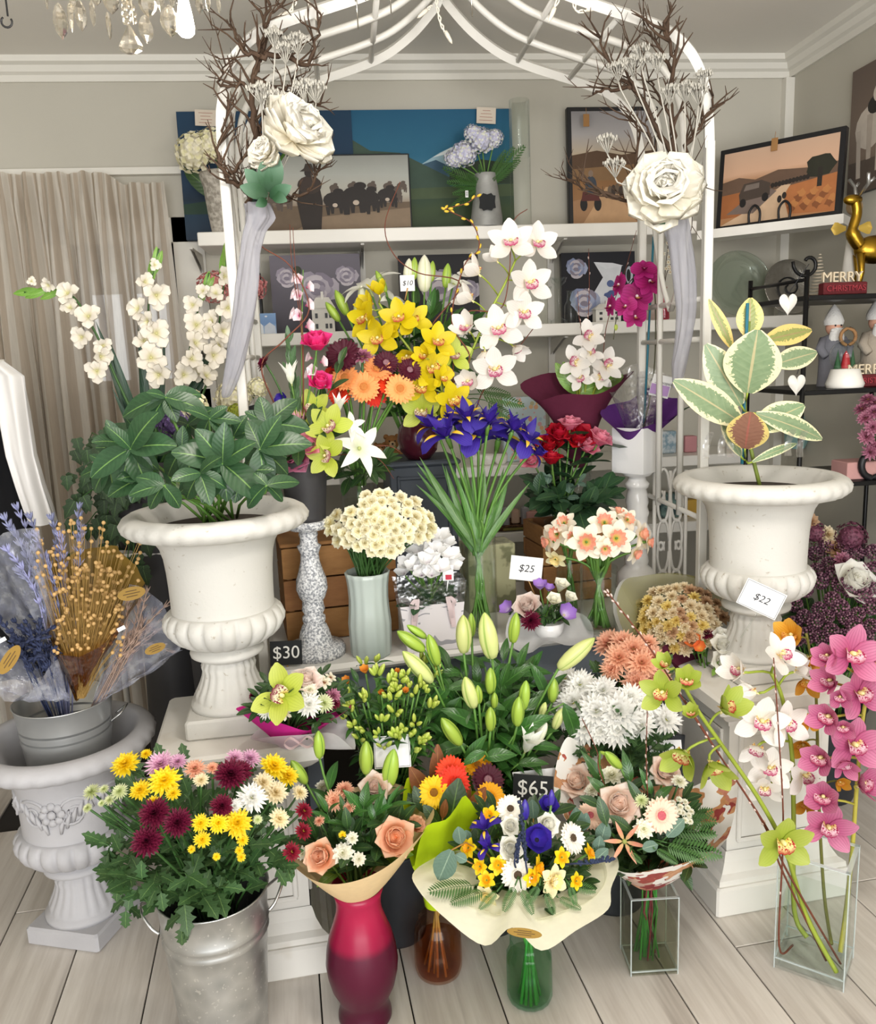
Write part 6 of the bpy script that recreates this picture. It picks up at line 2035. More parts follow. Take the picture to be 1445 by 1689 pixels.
spray('tall white cymbidium spray arching up to the top shelf','cymbidium_spray','cym_white',[(765,660),(772,600),(800,530),(832,470),(850,430)],Y1 - .02,[(843,404,70,(-.1,.2,-1)),(884,405,64,(.3,.1,-1)),(872,470,68,(.3,-.1,-1)),(862,518,62,(.2,-.2,-1)),(822,546,72,(0,0,-1)),(815,612,70,(.1,-.2,-1)),(790,452,62,(-.7,.5,-.2),'cym_white_cup'),(778,495,60,(-.8,.4,-.2),'cym_white_cup'),(773,545,62,(-.4,.3,-.7),'cym_white_cup'),(820,430,50,(-.6,.6,-.1),'cym_white_cup'),(773,632,54,(-.2,0,-.9),'cym_white_cup'),(848,572,50,(.4,-.5,-.3),'cym_white_cup'),(800,580,46,(.0,-.4,.3),'cym_white_cup')],VB)
for k,(pts,lab) in enumerate(((((760,690),(745,640),(775,590),(745,530),(765,440),(790,410),(780,370),(745,350),(735,345),(770,335),(790,320)),'curly yellow budded willow rising past the white cymbidiums'),(((740,690),(750,560),(770,515),(825,510),(840,450),(845,370),(870,345)),'willow twig looping through the white cymbidiums'),(((720,650),(700,560),(760,470),(690,450),(650,420),(635,370),(660,300)),'bare curly willow sweeping over the lilies'),(((770,690),(800,640),(850,580),(885,535)),'short willow twig pointing to the glass candlesticks'))):
 willow(lab,[VB] + [PY(x,y,Y1 - .07 + .03 * k) for x,y in pts],n=20 if k == 0 else 0,r=.0028,mc=mat('yellow bud','#d8b83c',.6))
for (x0,y0,x1,y1,yy) in ((790,650,868,668,Y1),(800,660,858,700,Y1),(690,590,640,640,Y1 + .1),(780,640,845,650,Y1 + .05)):
 p,q = PY(x0,y0,yy),PY(x1,y1,yy)
 t_ = thing('fern_frond','feathery green fern frond behind the irises','fern',VB,'fern fronds with the cymbidiums')
 ob('stalk',MB().tube(bez(VB,VB + V((0,0,.05)),p + (p - q) * .3,p,5),.0018,5).mesh('stalk',m_stemd),t_)
 ob('frond',LF['fern'],t_,along(p,q,V((0,0,1)) + tocam(p) * .7) @ M.Scale((q - p).length,4))

# white lilies behind the yellow orchids
LQ = V((PY(690,740,3.0).x,3.02,TZ))
thing('glass_vase','tall plain vase of white lilies hidden behind the slate chest','vase',me=MB().lathe([(0,0),(.05,0),(.055,.4),(.052,.4),(.045,.01),(0,.01)],28).mesh('vase',m_clear),mw=T(*LQ))
LB = LQ + V((0,0,.38))
Y2 = 2.9
for (x0,y0,x1,y1,m_,lab,fat) in ((560,530,537,498,BUD_G,'leaning lowest beside the white house',1.1),(573,520,553,478,BUD_G,'pair to the one by the white house',1.1),(600,512,596,470,BUD_W,'whitish, standing over the yellow spray',1.2),(637,482,620,446,BUD_G,'slim, before the dark peony canvas',1),(672,468,675,426,BUD_W,'white, beside the price card',1.2),(682,462,684,424,BUD_G,'green, beside the price card',1.1),(700,482,700,420,BUD_W,'tallest white, in the middle',1.25),(711,465,714,430,BUD_G,'green, touching the tallest white one',1.1),(735,475,739,434,BUD_G,'green, nearest the white cymbidiums',1.15),(588,520,592,488,BUD_P,'pale, low over the yellow spray',1.2)):
 p,q = PY(x0,y0,Y2),PY(x1,y1,Y2)
 t_ = thing('lily','closed lily bud ' + lab,'lily',LB)
 cv = stem_curve(LB,p,q - p,.3)
 ob('stem',MB().tube(cv,.0035,6).mesh('stem',m_stem),t_)
 budstem(t_,p,q - p,(q - p).length,m_,fat=fat)
 for i in (3,4,5,6):
  a = rj(0,6.28)
  leafobj('leaf',LF['lily'],t_,cv[i],cv[i] + V((cos(a) * .09,sin(a) * .09,.06)),1.2)
for x,y,w,f3,lab in ((610,478,100,(-.4,.8,-.4),'open white lily behind the yellow cymbidium'),(645,500,70,(.5,.7,-.4),'open white lily half hidden by yellow cymbidium'),(748,470,60,(.3,.7,-.6),'open white lily next to the white cymbidium'),(600,585,60,(-.3,.2,-.9),'low white lily behind the burgundy gerberas')):
 p = PY(x,y,Y2 + .03)
 flower('wlily',lab,p,_r * f3[0] + _u * f3[1] + _f * f3[2],w * mpp(p),LB,None,.0035)
greens('dark lily leaf stem behind the yellow cymbidiums','lily',PY(705,590,Y2 + .08),.2,LB,12,9,.12,'lily leaves behind the cymbidiums',lo=.3,hi=1.0,wd=1.3)
sign('white card with a penned price standing among the white lilies',(672,467,24,26),Y2 - .04,'$10',11,m_card,m_ink,(668,495),shear=.2)

# glass vase of gerberas on the crate
GQ = V((PY(592,800,2.66).x,2.66,ctop))
k_ = mpp(GQ)
gh = PY(592,765,2.66).z - ctop
vessel('glass_vase','clear glass vase of peach and burgundy gerberas on the crate','vase',T(*GQ),[(0,.006),(28 * k_,.003),(30 * k_,.02),(29 * k_,gh * .5),(33 * k_,gh),(31 * k_,gh),(27 * k_,gh * .5),(27 * k_,.02),(0,.014)],m_clear,36,water=(m_water,[(0,.015),(26 * k_,.015),(26 * k_,gh * .5),(0,gh * .5)]))
loose_stems('slender green stem inside the gerbera vase',GQ,28 * k_,gh,9,'stems in the gerbera vase',lean=.6)
GB = GQ + V((0,0,gh * .7))
for x,y,w,kd,f3,lab in ((600,638,56,'ger_peach',(0,.05,-1),'peach gerbera facing front at the middle'),(660,641,54,'ger_peach',(.1,.05,-1),'peach gerbera facing front beside the yellow orchids'),(568,622,50,'ger_peach',(-.3,.3,-1),'peach gerbera turned to the hot pink rose'),(622,608,54,'ger_peach',(.1,.5,-.9),'peach gerbera under the small burgundy one'),(566,585,62,'ger_burg',(-.1,.3,-1),'largest burgundy gerbera'),(637,598,46,'ger_burg',(.2,.3,-1),'burgundy gerbera over the peach ones'),(676,610,44,'ger_burg',(.3,.3,-.9),'burgundy gerbera under the yellow cymbidium'),(548,590,40,'ger_burg',(-.6,.4,-.7),'burgundy gerbera half behind the largest'),(560,648,44,'ger_red',(-.2,.0,-1),'orange red gerbera below the peach ones'),(618,648,50,'ger_red',(.2,0,-1),'orange red gerbera between two peach ones'),(640,632,44,'ger_red',(.3,.3,-.9),'orange red gerbera peeping at the back'),(547,615,36,'ger_red',(-.5,.3,-.8),'orange red gerbera behind the hot pink roses'),(598,590,40,'dry_pink',(0,.7,-.6),'striped pink bloom above the peach gerberas')):
 p = PY(x,y,2.6 + rj(-.02,.02) + (.03 if kd == 'ger_red' else 0))
 flower(kd,lab + ' in the gerbera vase',p,_r * f3[0] + _u * f3[1] + _f * f3[2],w * mpp(p),GB + V((rj(-.02,.02),rj(-.02,.02),0)),None,.0042)
greens('dark leaf sprig at the mouth of the gerbera vase','dark',GB + V((0,0,.06)),.1,GB,8,4,.07,'leaf sprigs at the gerbera vase',lo=-.3,hi=.2)

# ================================================================ buckets between the table and the front row
m_tub = mat('dark plastic bucket','#2e3136',.5)

def tub(label,P0,r,h):
 vessel('plastic_bucket',label,'bucket',T(P0.x,P0.y,0),[(0,.004),(r * .8,.002),(r * .82,.01),(r,h - .01),(r * 1.04,h),(r * .97,h),(r * .8,.012),(0,.012)],m_tub,36)
 return V((P0.x,P0.y,h * .85))

# green lily buds
LP = PY(800,1240,2.13)
LBs = tub('dark plastic bucket of green lily buds behind the cream wrapped bouquet',LP,.11,.3)
Yl = 2.1
for (fx,fy,tx,ty,m_,lab,fat,dy) in ((700,1073,655,1041,BUD_G,'leaning far over towards the cyclamen bag',1.1,0),(703,1052,671,1031,BUD_G,'slim, lying above the one near the cyclamen bag',1,.03),(713,1125,664,1074,BUD_P,'large pale, tilted towards the alstroemeria',1,-.04),(722,1097,707,1046,BUD_G,'upright, behind the large tilted one',1.1,0),(765,1077,764,1014,BUD_P,'upright before the iris cylinder',1.2,0),(778,1050,777,1011,BUD_G,'small, against the iris cylinder',1,.04),(812,1086,799,1010,BUD_P,'longest upright one at the middle',1.15,-.02),(846,1060,852,1010,BUD_G,'upright before the lilac posy',1.1,.02),(921,1103,981,1052,BUD_P,'large, leaning out over the narcissus vase',1.05,-.03),(782,1167,767,1116,BUD_P,'fat pair partner in the middle of the bucket',1.25,-.08),(790,1160,788,1130,BUD_G,'small pair partner in the middle of the bucket',1.2,-.08),(809,1144,809,1101,BUD_G,'upright under the longest one',1.2,-.04),(809,1205,809,1166,BUD_G,'low one facing front',1.25,-.12),(815,1168,816,1142,BUD_G,'little one between two upright ones',1.2,-.06),(853,1197,856,1149,BUD_G,'fat upright one near the open white lily',1.2,-.1),(863,1170,868,1122,BUD_G,'tall one near the open white lily',1.1,-.06),(911,1158,914,1118,BUD_G,'upright one against the white chrysanthemums',1.2,0),(760,1228,728,1184,BUD_G,'tilted low towards the price card',1.15,-.12),(880,1228,902,1192,BUD_W,'pale half coloured one under the white chrysanthemums',1.2,-.08),(914,1202,928,1168,BUD_P,'yellowing one at the white chrysanthemums',1.2,-.06),(892,1184,900,1158,BUD_P,'short yellowing one behind the leaf',1.2,-.03)):
 p,q = PY(fx,fy,Yl + dy),PY(tx,ty,Yl + dy - .01)
 t_ = thing('lily','green lily bud, ' + lab,'lily',LBs)
 cv = stem_curve(LBs + V((rj(-.04,.04),rj(-.03,.03),0)),p,q - p,.25)
 ob('stem',MB().tube(cv,.0034,6).mesh('stem',m_stem),t_)
 budstem(t_,p,q - p,(q - p).length,m_,fat=fat)
 for i in (3,4,5):
  a = rj(0,6.28)
  leafobj('leaf',LF['lily'],t_,cv[i],cv[i] + V((cos(a) * .1,sin(a) * .1,rj(0,.06))),1.15)
p = PY(866,1240,Yl - .1)
flower('lilyhalf','white lily just opening above the 65 dollar sign',p,_u * .7 - _f * .5 + _r * .2,66 * mpp(p),LBs,None,.0035)
for k,(x0,y0,x1,y1,dy,w) in enumerate(((850,1210,905,1170,-.12,1.5),(800,1250,850,1235,-.16,1.7),(770,1260,790,1215,-.15,1.4),(930,1160,968,1245,-.1,1.1),(760,1150,700,1250,-.05,1.2),(760,1110,720,1105,0,1.3),(800,1100,760,1075,.05,1.3),(830,1130,870,1090,0,1.3),(840,1110,915,1095,.05,1.2),(790,1200,740,1160,-.08,1.4),(770,1230,705,1235,-.12,1.5),(820,1190,845,1140,-.05,1.2),(830,1220,880,1140,-.05,1.2),(840,1150,820,1090,.0,1.2),(850,1180,895,1130,0,1.2),(790,1130,735,1125,-.02,1.3),(740,1180,690,1140,-.02,1.2),(800,1240,760,1255,-.18,1.5),(870,1230,930,1225,-.1,1.2),(745,1130,690,1175,-.02,1.2),(800,1160,840,1165,-.08,1.3),(855,1260,905,1250,-.13,1.3))):
 p,q = PY(x0,y0,Yl + dy + .03),PY(x1,y1,Yl + dy)
 t_ = thing('lily_leaf','broad glossy leaf among the green lily buds, ' + zone(x1,y1,(805,1170,100,80),('in the middle','towards the alstroemeria','towards the white chrysanthemums','below the table edge','low at the front')),'leaf',LBs,'broad leaves among the lily buds')
 ob('stalk',MB().tube(bez(LBs,LBs + V((0,0,.1)),p - (q - p) * .4,p,4),.0025,5).mesh('stalk',m_stem),t_)
 leafobj('blade',LF['lily'],t_,p,q,w,up=tocam(p) + V((0,0,.7)))
greens('leafy lily stem filling the bucket of green buds','lily',PY(805,1190,Yl + .1),.2,LBs,26,10,.1,'lily foliage behind the buds',lo=.0,hi=.9,wd=1.2)

# alstroemeria
AP = PY(640,1230,2.12)
ABs = tub('dark plastic bucket of budding alstroemeria beside the pink posy',AP,.1,.28)
CA = PY(640,1185,2.1)
sb = [(rj(560,715),rj(1095,1240)) for _ in range(46)]
for k,(x,y) in enumerate(sb):
 p = dome(x,y,CA,.15)
 t_ = thing('alstroemeria','alstroemeria stem with a cluster of tight green buds, ' + zone(x,y,(638,1168,75,70),('in the middle','beside the pink posy','beside the lily buds','under the table edge','low behind the price card')),'flower',ABs,'budding alstroemeria stems')
 n = ((p - CA).normalized() * .6 + tocam(p) * .3 + V((0,0,.5))).normalized()
 cv = stem_curve(ABs,p,n)
 ob('stem',MB().tube(cv,.0026,5).mesh('stem',m_stem),t_)
 for q in range(3):
  d = (n + V((rj(-.6,.6),rj(-.6,.6),rj(-.2,.4)))).normalized()
  f_k = p + d * .012
  budstem(t_,f_k,d,rj(.022,.034),BUD_S,fat=.7)
 for i in range(6):
  j = R.randrange(3,len(cv))
  a = rj(0,6.28)
  leafobj('leaf',LF['lily'],t_,cv[j],cv[j] + V((cos(a) * .05,sin(a) * .05,rj(.0,.04))),1.1)
bunch([('alst',574,1127,28,'open orange alstroemeria beside the pink posy'),('alst',603,1110,30,'open orange alstroemeria below the celadon vase'),('alst',629,1145,20,'small orange alstroemeria in the middle of the buds'),('alst',668,1142,22,'orange alstroemeria near the lily buds'),('alst',655,1110,18,'tiny orange alstroemeria under the gift bag')],CA,.16,ABs)
greens('leafy alstroemeria stem among the green buds','lily',CA,.14,ABs,30,8,.06,'alstroemeria foliage',lo=-.1,hi=.9,wd=1.3)

# white and peach chrysanthemums
WP = PY(1010,1260,2.16)
WBs = tub('dark plastic bucket of white and peach chrysanthemums behind the printed wrap',WP,.11,.3)
CW = PY(1010,1190,2.16)
wl = 'large white chrysanthemum in the bucket behind the printed wrap'
bunch([('mum_white',x,y,w * 1.12,wl + ', ' + l) for x,y,w,l in ((947,1161,64,'beside the lily buds'),(984,1174,66,'in the middle of the group'),(1019,1176,76,'biggest one'),(958,1131,54,'upper one at the lily side'),(965,1200,60,'low one at the lily side'),(1018,1204,58,'low one under the biggest'),(915,1148,46,'outermost by a lily bud'),(1066,1162,48,'under the peach ones'),(934,1122,46,'highest, turned back'),(1098,1188,50,'outermost by the green orchids'),(1058,1196,46,'beside the willow twig'),(995,1140,50,'high one in the middle'),(930,1180,46,'low outer one'),(990,1206,46,'lowest in the middle'),(1040,1150,46,'next to the peach stem'))],CW,.16,WBs,None,k=(.4,.3,.7),leaf='mum',nl=3,ll=.06)
CPh = PY(1045,1110,2.2)
bunch([('mum_peach',x,y,w,'peach chrysanthemum above the white ones, ' + l) for x,y,w,l in ((1006,1063,58,'nearest the lilac posy'),(1028,1060,50,'at the top'),(1022,1086,58,'large and flat facing front'),(1058,1094,58,'rosy, in the middle'),(1045,1072,56,'rosy, near the dried bouquet'),(1050,1125,54,'lowest'),(1075,1085,48,'turned to the dried bouquet'),(1085,1118,50,'yellowish, by the green orchid'),(1010,1104,44,'at the lily bud side'),(1068,1062,40,'half behind at the top'))],CPh,.1,WBs,None,k=(.4,.3,.7),leaf='mum',nl=3,ll=.06)
greens('leafy chrysanthemum stem under the white blooms','mum',PY(1010,1205,2.12),.17,WBs,26,7,.06,'foliage under the white chrysanthemums',lo=-.2,hi=.7)
greens('leafy chrysanthemum stem under the peach blooms','mum',PY(1045,1130,2.2),.12,WBs,10,6,.055,'foliage under the peach chrysanthemums',lo=-.2,hi=.6)

# pink wrapped posy on the pedestal
PQ = PZ(480,1232,.655)
PQ = V((PQ.x - .01,PQ.y + .0,.655))
m_hot = paper('hot pink tissue','#e0309a',.3,.04)
rim = [PY(x,y,PQ.y + d) for x,y,d in ((389,1170,0),(430,1183,-.05),(470,1195,-.08),(508,1205,-.08),(540,1190,-.05),(581,1163,.02),(540,1150,.08),(480,1150,.1),(420,1160,.06))]
wrap('paper_wrap','hot pink tissue wrap of the green orchid posy',rim,PQ + V((.01,0,.01)),.03,m_hot,belly=.1,sub=5)
rim = [PY(x,y,PQ.y + d) for x,y,d in ((412,1218,-.02),(450,1215,-.07),(500,1212,-.1),(550,1210,-.08),(586,1236,-.04),(570,1185,.03),(520,1180,.06),(450,1190,.05))]
wrap('paper_wrap','outer white tissue skirt of the green orchid posy',rim,PQ + V((.01,0,.008)),.03,m_wt,belly=.1,sub=5)
g = MB()
for a in (0,pi):
 cp = spline([(0,0,0),(.02 * cos(a),-.01,.02),(.035 * cos(a),-.012,.008),(.02 * cos(a),-.012,-.006),(0,0,0)],5)
 g.grid(lambda u,v: cp[min(len(cp) - 1,int(v * (len(cp) - 1)))] + V((0,(u - .5) * .014,0)),2,len(cp) - 1)
q = PY(494,1226,PQ.y - .09)
thing('ribbon_bow','pale pink ribbon bow tied before the hot pink tissue','ribbon',me=g.mesh('bow',m_rib),mw=T(*q))
CPo = PY(490,1165,PQ.y)
PB = PQ + V((.01,0,.03))
A = 'in the hot pink wrapped posy'
bunch([('cym_green',464,1146,98,'large green cymbidium with dark spotted lip ' + A,(-.15,.35,-1)),('rose_blush',505,1123,50,'blush rose behind the green cymbidium ' + A),('stock_w',511,1138,30,'cream carnation bloom ' + A),('wax',535,1126,28,'cream waxy blossom ' + A),('wax',545,1118,22,'brownish waxy blossom at the back ' + A),('wax',524,1118,22,'waxy blossom beside the blush rose ' + A),('mum_white',441,1170,36,'white chrysanthemum at the pedestal end ' + A),('mum_white',509,1162,48,'white chrysanthemum with rosy eye ' + A),('mum_green',534,1160,36,'pale green chrysanthemum ' + A),('wax',471,1177,24,'white waxy blossom below the cymbidium ' + A),('dry_pink',549,1148,30,'burgundy sedum bloom ' + A),('mum_burg',552,1160,22,'small burgundy bloom at the alstroemeria side ' + A),('mum_burg',418,1148,18,'tiny burgundy bloom at the urn side ' + A)],CPo,.11,PB)
greens('dark leaf sprig in the hot pink wrapped posy','dark',CPo,.12,PB,22,6,.045,'leaf sprigs in the pink posy',lo=-.2,hi=.7)

# ================================================================ big square vase of orchid stems
m_thick = glass_mat('thick clear glass','#fcfefe',.02,refl=.6,base=.012)
OV = PZ(1344,1592,0)
a_,b2 = PZ(1268,1592,0),PZ(1383,1634,0)
yaw = atan2(b2.y - a_.y,b2.x - a_.x)
wv_ = (b2 - a_).length
c2 = PZ(1416,1583,0)
dv = (c2 - b2).length
cen = (a_ + c2) / 2
ovw = T(cen.x,cen.y,0) @ M.Rotation(yaw,4,'Z')
oh = PY(1395,1440,b2.y).z
oh = max(.22,min(.36,PY(1383,1442,b2.y).z))
square_vase('square_vase','large square clear glass vase of long orchid stems standing on the floor',ovw,wv_,dv,oh,.01,m_thick,oh * .52,m_water,.03)
OB_ = V((cen.x + .02,cen.y - .02,.04))

def vb(dx,dy):
 return ovw @ V((dx * wv_ / 2,dy * dv / 2,.04))

YO = cen.y
spray('lime cymbidium stem leaning far out of the square vase','cymbidium_spray','cym_lime',[(1330,1510),(1295,1400),(1250,1315),(1190,1228),(1150,1170),(1115,1105)],YO - .05,[(1095,1145,70,(-.6,.1,-.8)),(1131,1127,62,(-.1,.5,-.8),'cym_lime_cup'),(1100,1100,48,(-.5,.6,-.5),'cym_lime_cup'),(1192,1172,84,(.4,.5,-.6),'cym_lime_cup'),(1130,1242,84,(-.5,-.3,-.6),'cym_lime_cup'),(1172,1258,84,(.1,-.5,-.7),'cym_lime_cup'),(1288,1390,88,(.1,-.1,-1)),(1140,1180,40,(-.2,.5,-.5),'cym_lime_cup')],vb(.75,-.8),.0065)
spray('white cymbidium stem standing in the square vase','cymbidium_spray','cym_white',[(1310,1500),(1309,1350),(1306,1240),(1290,1150),(1272,1110)],YO + .08,[(1224,1108,70,(-.8,.3,-.4),'cym_white_cup'),(1288,1085,72,(.3,.5,-.7)),(1255,1192,78,(-.2,.1,-1)),(1294,1196,72,(.3,.1,-.8)),(1250,1232,66,(-.4,-.4,-.6),'cym_white_cup'),(1268,1268,66,(-.2,.1,-1)),(1324,1281,68,(.3,0,-1)),(1262,1300,54,(-.3,-.4,-.8)),(1248,1143,56,(-.5,0,.3),'cym_white_cup'),(1312,1108,50,(.6,.2,-.4),'cym_white_cup')],vb(-.3,.5),.007)
spray('orange cymbidium stem behind the pink one in the square vase','cymbidium_spray','cym_orange',[(1360,1480),(1352,1350),(1348,1200),(1344,1120),(1330,1045)],YO + .14,[(1306,1052,70,(-.5,.3,-.6),'cym_orange_cup'),(1336,1085,60,(.2,-.3,-.7),'cym_orange_cup'),(1330,1122,56,(-.2,-.4,-.7),'cym_orange_cup'),(1334,1188,50,(-.4,0,-.7),'cym_orange_cup'),(1326,1228,54,(-.4,-.2,-.7),'cym_orange_cup'),(1330,1325,44,(-.4,-.2,-.7),'cym_orange_cup'),(1384,1290,36,(0,0,-1),'cym_orange_cup')],vb(.4,.6),.005,mat('olive stem','#7c7a34',.5))
spray('pink cymbidium stem heavy with blooms in the square vase','cymbidium_spray','cym_pink',[(1396,1500),(1406,1400),(1414,1290),(1424,1180),(1436,1130)],YO + .02,[(1402,1082,92,(.05,.1,-1)),(1366,1084,60,(-.6,.2,-.7),'cym_pink_cup'),(1416,1146,84,(.2,.1,-1)),(1372,1126,68,(-.7,.2,-.5),'cym_pink_cup'),(1368,1184,74,(-.6,.1,-.6),'cym_pink_cup'),(1406,1230,88,(.05,0,-1)),(1356,1252,74,(-.6,.1,-.6),'cym_pink_cup'),(1418,1296,80,(.3,.3,-.7),'cym_pink_cup'),(1358,1318,74,(-.4,.3,-.7),'cym_pink_cup'),(1364,1364,78,(-.2,-.1,-1)),(1390,1258,56,(-.1,-.3,-.8),'cym_pink_cup'),(1440,1100,56,(.5,0,-.7)),(1385,1150,50,(-.3,0,-.8),'cym_pink_cup'),(1390,1200,50,(-.3,0,-.8),'cym_pink_cup')],vb(.7,.3),.0065,mat('yellow stem','#b8b048',.5))
for k,(pts,b_,lab,n) in enumerate(((((1300,1440),(1262,1360),(1150,1190),(1080,1080),(1020,1000),(1000,975)),vb(.8,-.3),'pussy willow twig leaning past the lime orchid to the table',24),(((1292,1440),(1260,1360),(1190,1250),(1130,1155)),vb(.4,-.4),'shorter pussy willow twig alongside the lime orchid',14),(((1285,1560),(1292,1370),(1285,1220),(1276,1085)),vb(-.6,-.2),'pussy willow twig standing before the white orchid',14))):
 willow(lab,[b_] + [PY(x,y,YO - .06) for x,y in pts],n=n,r=.003)

# ================================================================ dried bouquet and maroon posy by the rubber plant urn
DQ = PY(1120,1060,2.42)
m_org = paper('olive organza','#a8a24c',.4,.05,alpha=.5)
YD = 2.4
rim = [PY(x,y,YD + d) for x,y,d in ((1028,960,0),(1018,1010,-.04),(1050,1075,-.1),(1110,1110,-.12),(1170,1080,-.1),(1195,1020,-.05),(1205,985,0),(1160,955,.08),(1110,945,.1),(1060,950,.08))]
wrap('organza_wrap','sheer olive organza around the dried flower bouquet',rim,PY(1120,1150,YD + .04),.03,m_org,belly=.05,sub=5,cat='wrapping mesh')
wrap('paper_wrap','pale inner paper behind the dried flower bouquet',[p + V((0,.035,-.012)) for p in rim],PY(1120,1150,YD + .05),.03,m_wt,belly=.02,sub=4)
CD = PY(1122,1030,YD)
DB = PY(1120,1140,YD + .04)
ds = []
R3 = random.Random(3)
while len(ds) < 64:
 x,y = R3.uniform(1050,1192),R3.uniform(968,1075)
 if ((x - 1120) / 72) ** 2 + ((y - 1022) / 54) ** 2 < 1 and min([9e9] + [(x - a) ** 2 + (y - b) ** 2 for a,b in ds]) > 140:
  ds.append((x,y))
dn = {'dry_cr': 'cream','dry_yel': 'mustard yellow','dry_tan': 'tan'}
bunch([(k_,x,y,R3.uniform(20,30),dn[k_] + ' dried bloom in the olive organza bouquet, ' + zone(x,y,(1120,1022,72,54),('in the middle','on the narcissus side','on the urn side','along the top','along the lower edge')),None,dn[k_] + ' dried blooms') for (x,y) in ds for k_ in (R3.choice(['dry_cr','dry_cr','dry_yel','dry_tan']),)],CD,.13,DB)
vessel('plastic_bucket','dark plastic bucket under the dried bouquet and maroon posy','bucket',T(DB.x,DB.y,0),[(0,.004),(.09,.002),(.11,DB.z - .1),(.105,DB.z - .1),(.085,.012),(0,.012)],m_tub,32)
MQ = PY(1170,1130,2.28)
rim = [PY(x,y,2.28 + d) for x,y,d in ((1092,1068,0),(1120,1100,-.05),(1160,1118,-.08),(1210,1130,-.08),(1250,1110,-.03),(1245,1070,.04),(1200,1050,.08),(1140,1050,.07))]
wrap('paper_wrap','maroon tissue around the orange and white posy',rim,PY(1165,1180,2.29),.02,m_mar,belly=0,sub=4)
A = 'in the maroon wrapped posy'
bunch([('freesia_o',1147,1062,40,'orange freesia ' + A),('freesia_o',1156,1070,30,'smaller orange freesia ' + A),('rose_white',1192,1064,38,'upper white ranunculus ' + A),('rose_white',1193,1090,38,'lower white ranunculus ' + A),('rose_white',1188,1046,26,'small white ranunculus at the back ' + A),('carn_y',1228,1064,38,'deep yellow carnation ' + A),('carn_p',1209,1056,24,'peach carnation between white and yellow ' + A),('mum_burg',1166,1046,26,'burgundy bloom near the dried flowers ' + A)],PY(1180,1085,2.28),.09,PY(1165,1170,2.29))
greens('green leaf sprig in the maroon wrapped posy','lime',PY(1180,1090,2.28),.09,PY(1165,1170,2.29),10,5,.04,'leaf sprigs in the maroon posy',lo=0,hi=.8)

# ================================================================ the two planted urns
HB = UL @ V((0,0,.55))
t_ = thing('hellebore_plant','glossy dark green hellebore filling the urn with palm shaped leaves','plant',HB)
YH = HB.y
WH = [((215,740),-.12,[(187,698),(239,678),(194,800),(225,809),(243,788),(146,768),(273,716),(262,760)]),
  ((367,764),-.16,[(294,729),(294,792),(332,812),(374,814),(367,702),(405,720),(410,775),(425,800),(335,705)]),
  ((429,740),-.12,[(498,714),(477,767),(436,792),(412,690),(452,682),(470,740),(400,760)]),
  ((273,655),0,[(197,667),(249,636),(290,681),(326,636),(333,660),(240,690)]),
  ((346,690),-.02,[(315,664),(368,662),(380,705),(325,720),(390,680)]),
  ((300,740),-.02,[(270,775),(320,780),(260,720),(330,720),(300,700)]),
  ((440,700),.06,[(480,650),(430,650),(500,690),(410,670)]),
  ((270,800),-.24,[(215,800),(240,828),(300,826),(225,772)]),((440,800),-.22,[(400,824),(470,815),(490,780),(420,770)]),((180,770),-.06,[(130,770),(145,800),(190,815),(150,740)]),
  ((330,780),-.2,[(300,812),(290,775),(345,815),(372,790),(350,745)]),((240,785),-.1,[(200,775),(215,815),(270,815),(275,785),(180,800)]),((400,780),-.12,[(385,815),(420,815),(455,790),(440,760)]),((310,700),.05,[(280,680),(340,665),(350,720),(290,730)]),((385,720),.0,[(350,690),(400,680),(440,690)]),((195,730),.02,[(160,715),(180,690),(220,700),(165,750),(200,765)]),
  ((250,750),.08,[(170,720),(180,690),(220,690),(285,720),(160,745)])]
for (cx,cy),dy,tips in WH:
 c = PY(cx,cy,YH + dy)
 ob('stalk',MB().tube(bez(HB + V((rj(-.05,.05),rj(-.05,.05),0)),HB.lerp(c,.5) + V((0,0,.05)),c - V((0,0,.05)),c,6),.004,6).mesh('stalk',m_stem),t_)
 for (x,y) in tips:
  q = PY(x,y,YH + dy + rj(-.05,.02))
  leafobj('leaf',LF['hell'],t_,c,q + (q - c) * .12 - V((0,0,.012)),rj(1.15,1.45),up=V((0,0,.8)) + tocam(c))
for (x0,x1,y) in ((290,345,818),(390,440,800),(240,275,808)):
 g = MB()
 a_,b2 = PY(x0,y,YH - .15),PY(x1,y - 4,YH - .13)
 g.grid(lambda u,v: a_.lerp(b2,u) + V((0,.03 * v,.03 * v + .012 * sin(9 * u + 3 * v))),6,3)
 thing('cellophane_scrap','crumpled clear film at the urn rim under the hellebore','film',me=g.mesh('film',m_cello),group='film scraps in the hellebore urn')

RB_ = UR @ V((0,0,.55))
ml_v = leaf_mat('variegated rubber leaf','#66805c','#90a27e',rib='#b4ac84',edge='#e4deb4',ew=.74,side=.3)
ml_v2 = leaf_mat('variegated young leaf','#7c8848','#9aa060',rib='#a08860',edge='#e2c878',ew=.5,side=.3)
ml_vr = leaf_mat('variegated red leaf','#7c5448','#946858',rib='#a05c54',edge='#d8c078',ew=.78,side=.3)
VL = [petal('oval',1,.5,fold=.06,curl=-.25,nu=10,nv=12).mesh('rubber leaf',m_) for m_ in (ml_v,ml_v2,ml_vr)] + [petal('oval',1,.5,fold=.06,curl=-.6,nu=10,nv=12).mesh('drooping rubber leaf',ml_v)]
t_ = thing('rubber_plant','variegated rubber plant with cream edged leaves in the urn','plant',RB_)
YR = RB_.y
top = PY(1236,530,YR)
ob('stem',MB().tube(spline([RB_,PY(1229,680,YR),top],5),.006,7,taper=.6).mesh('stem',mat('rubber stem','#7c8c3c',.5)),t_)
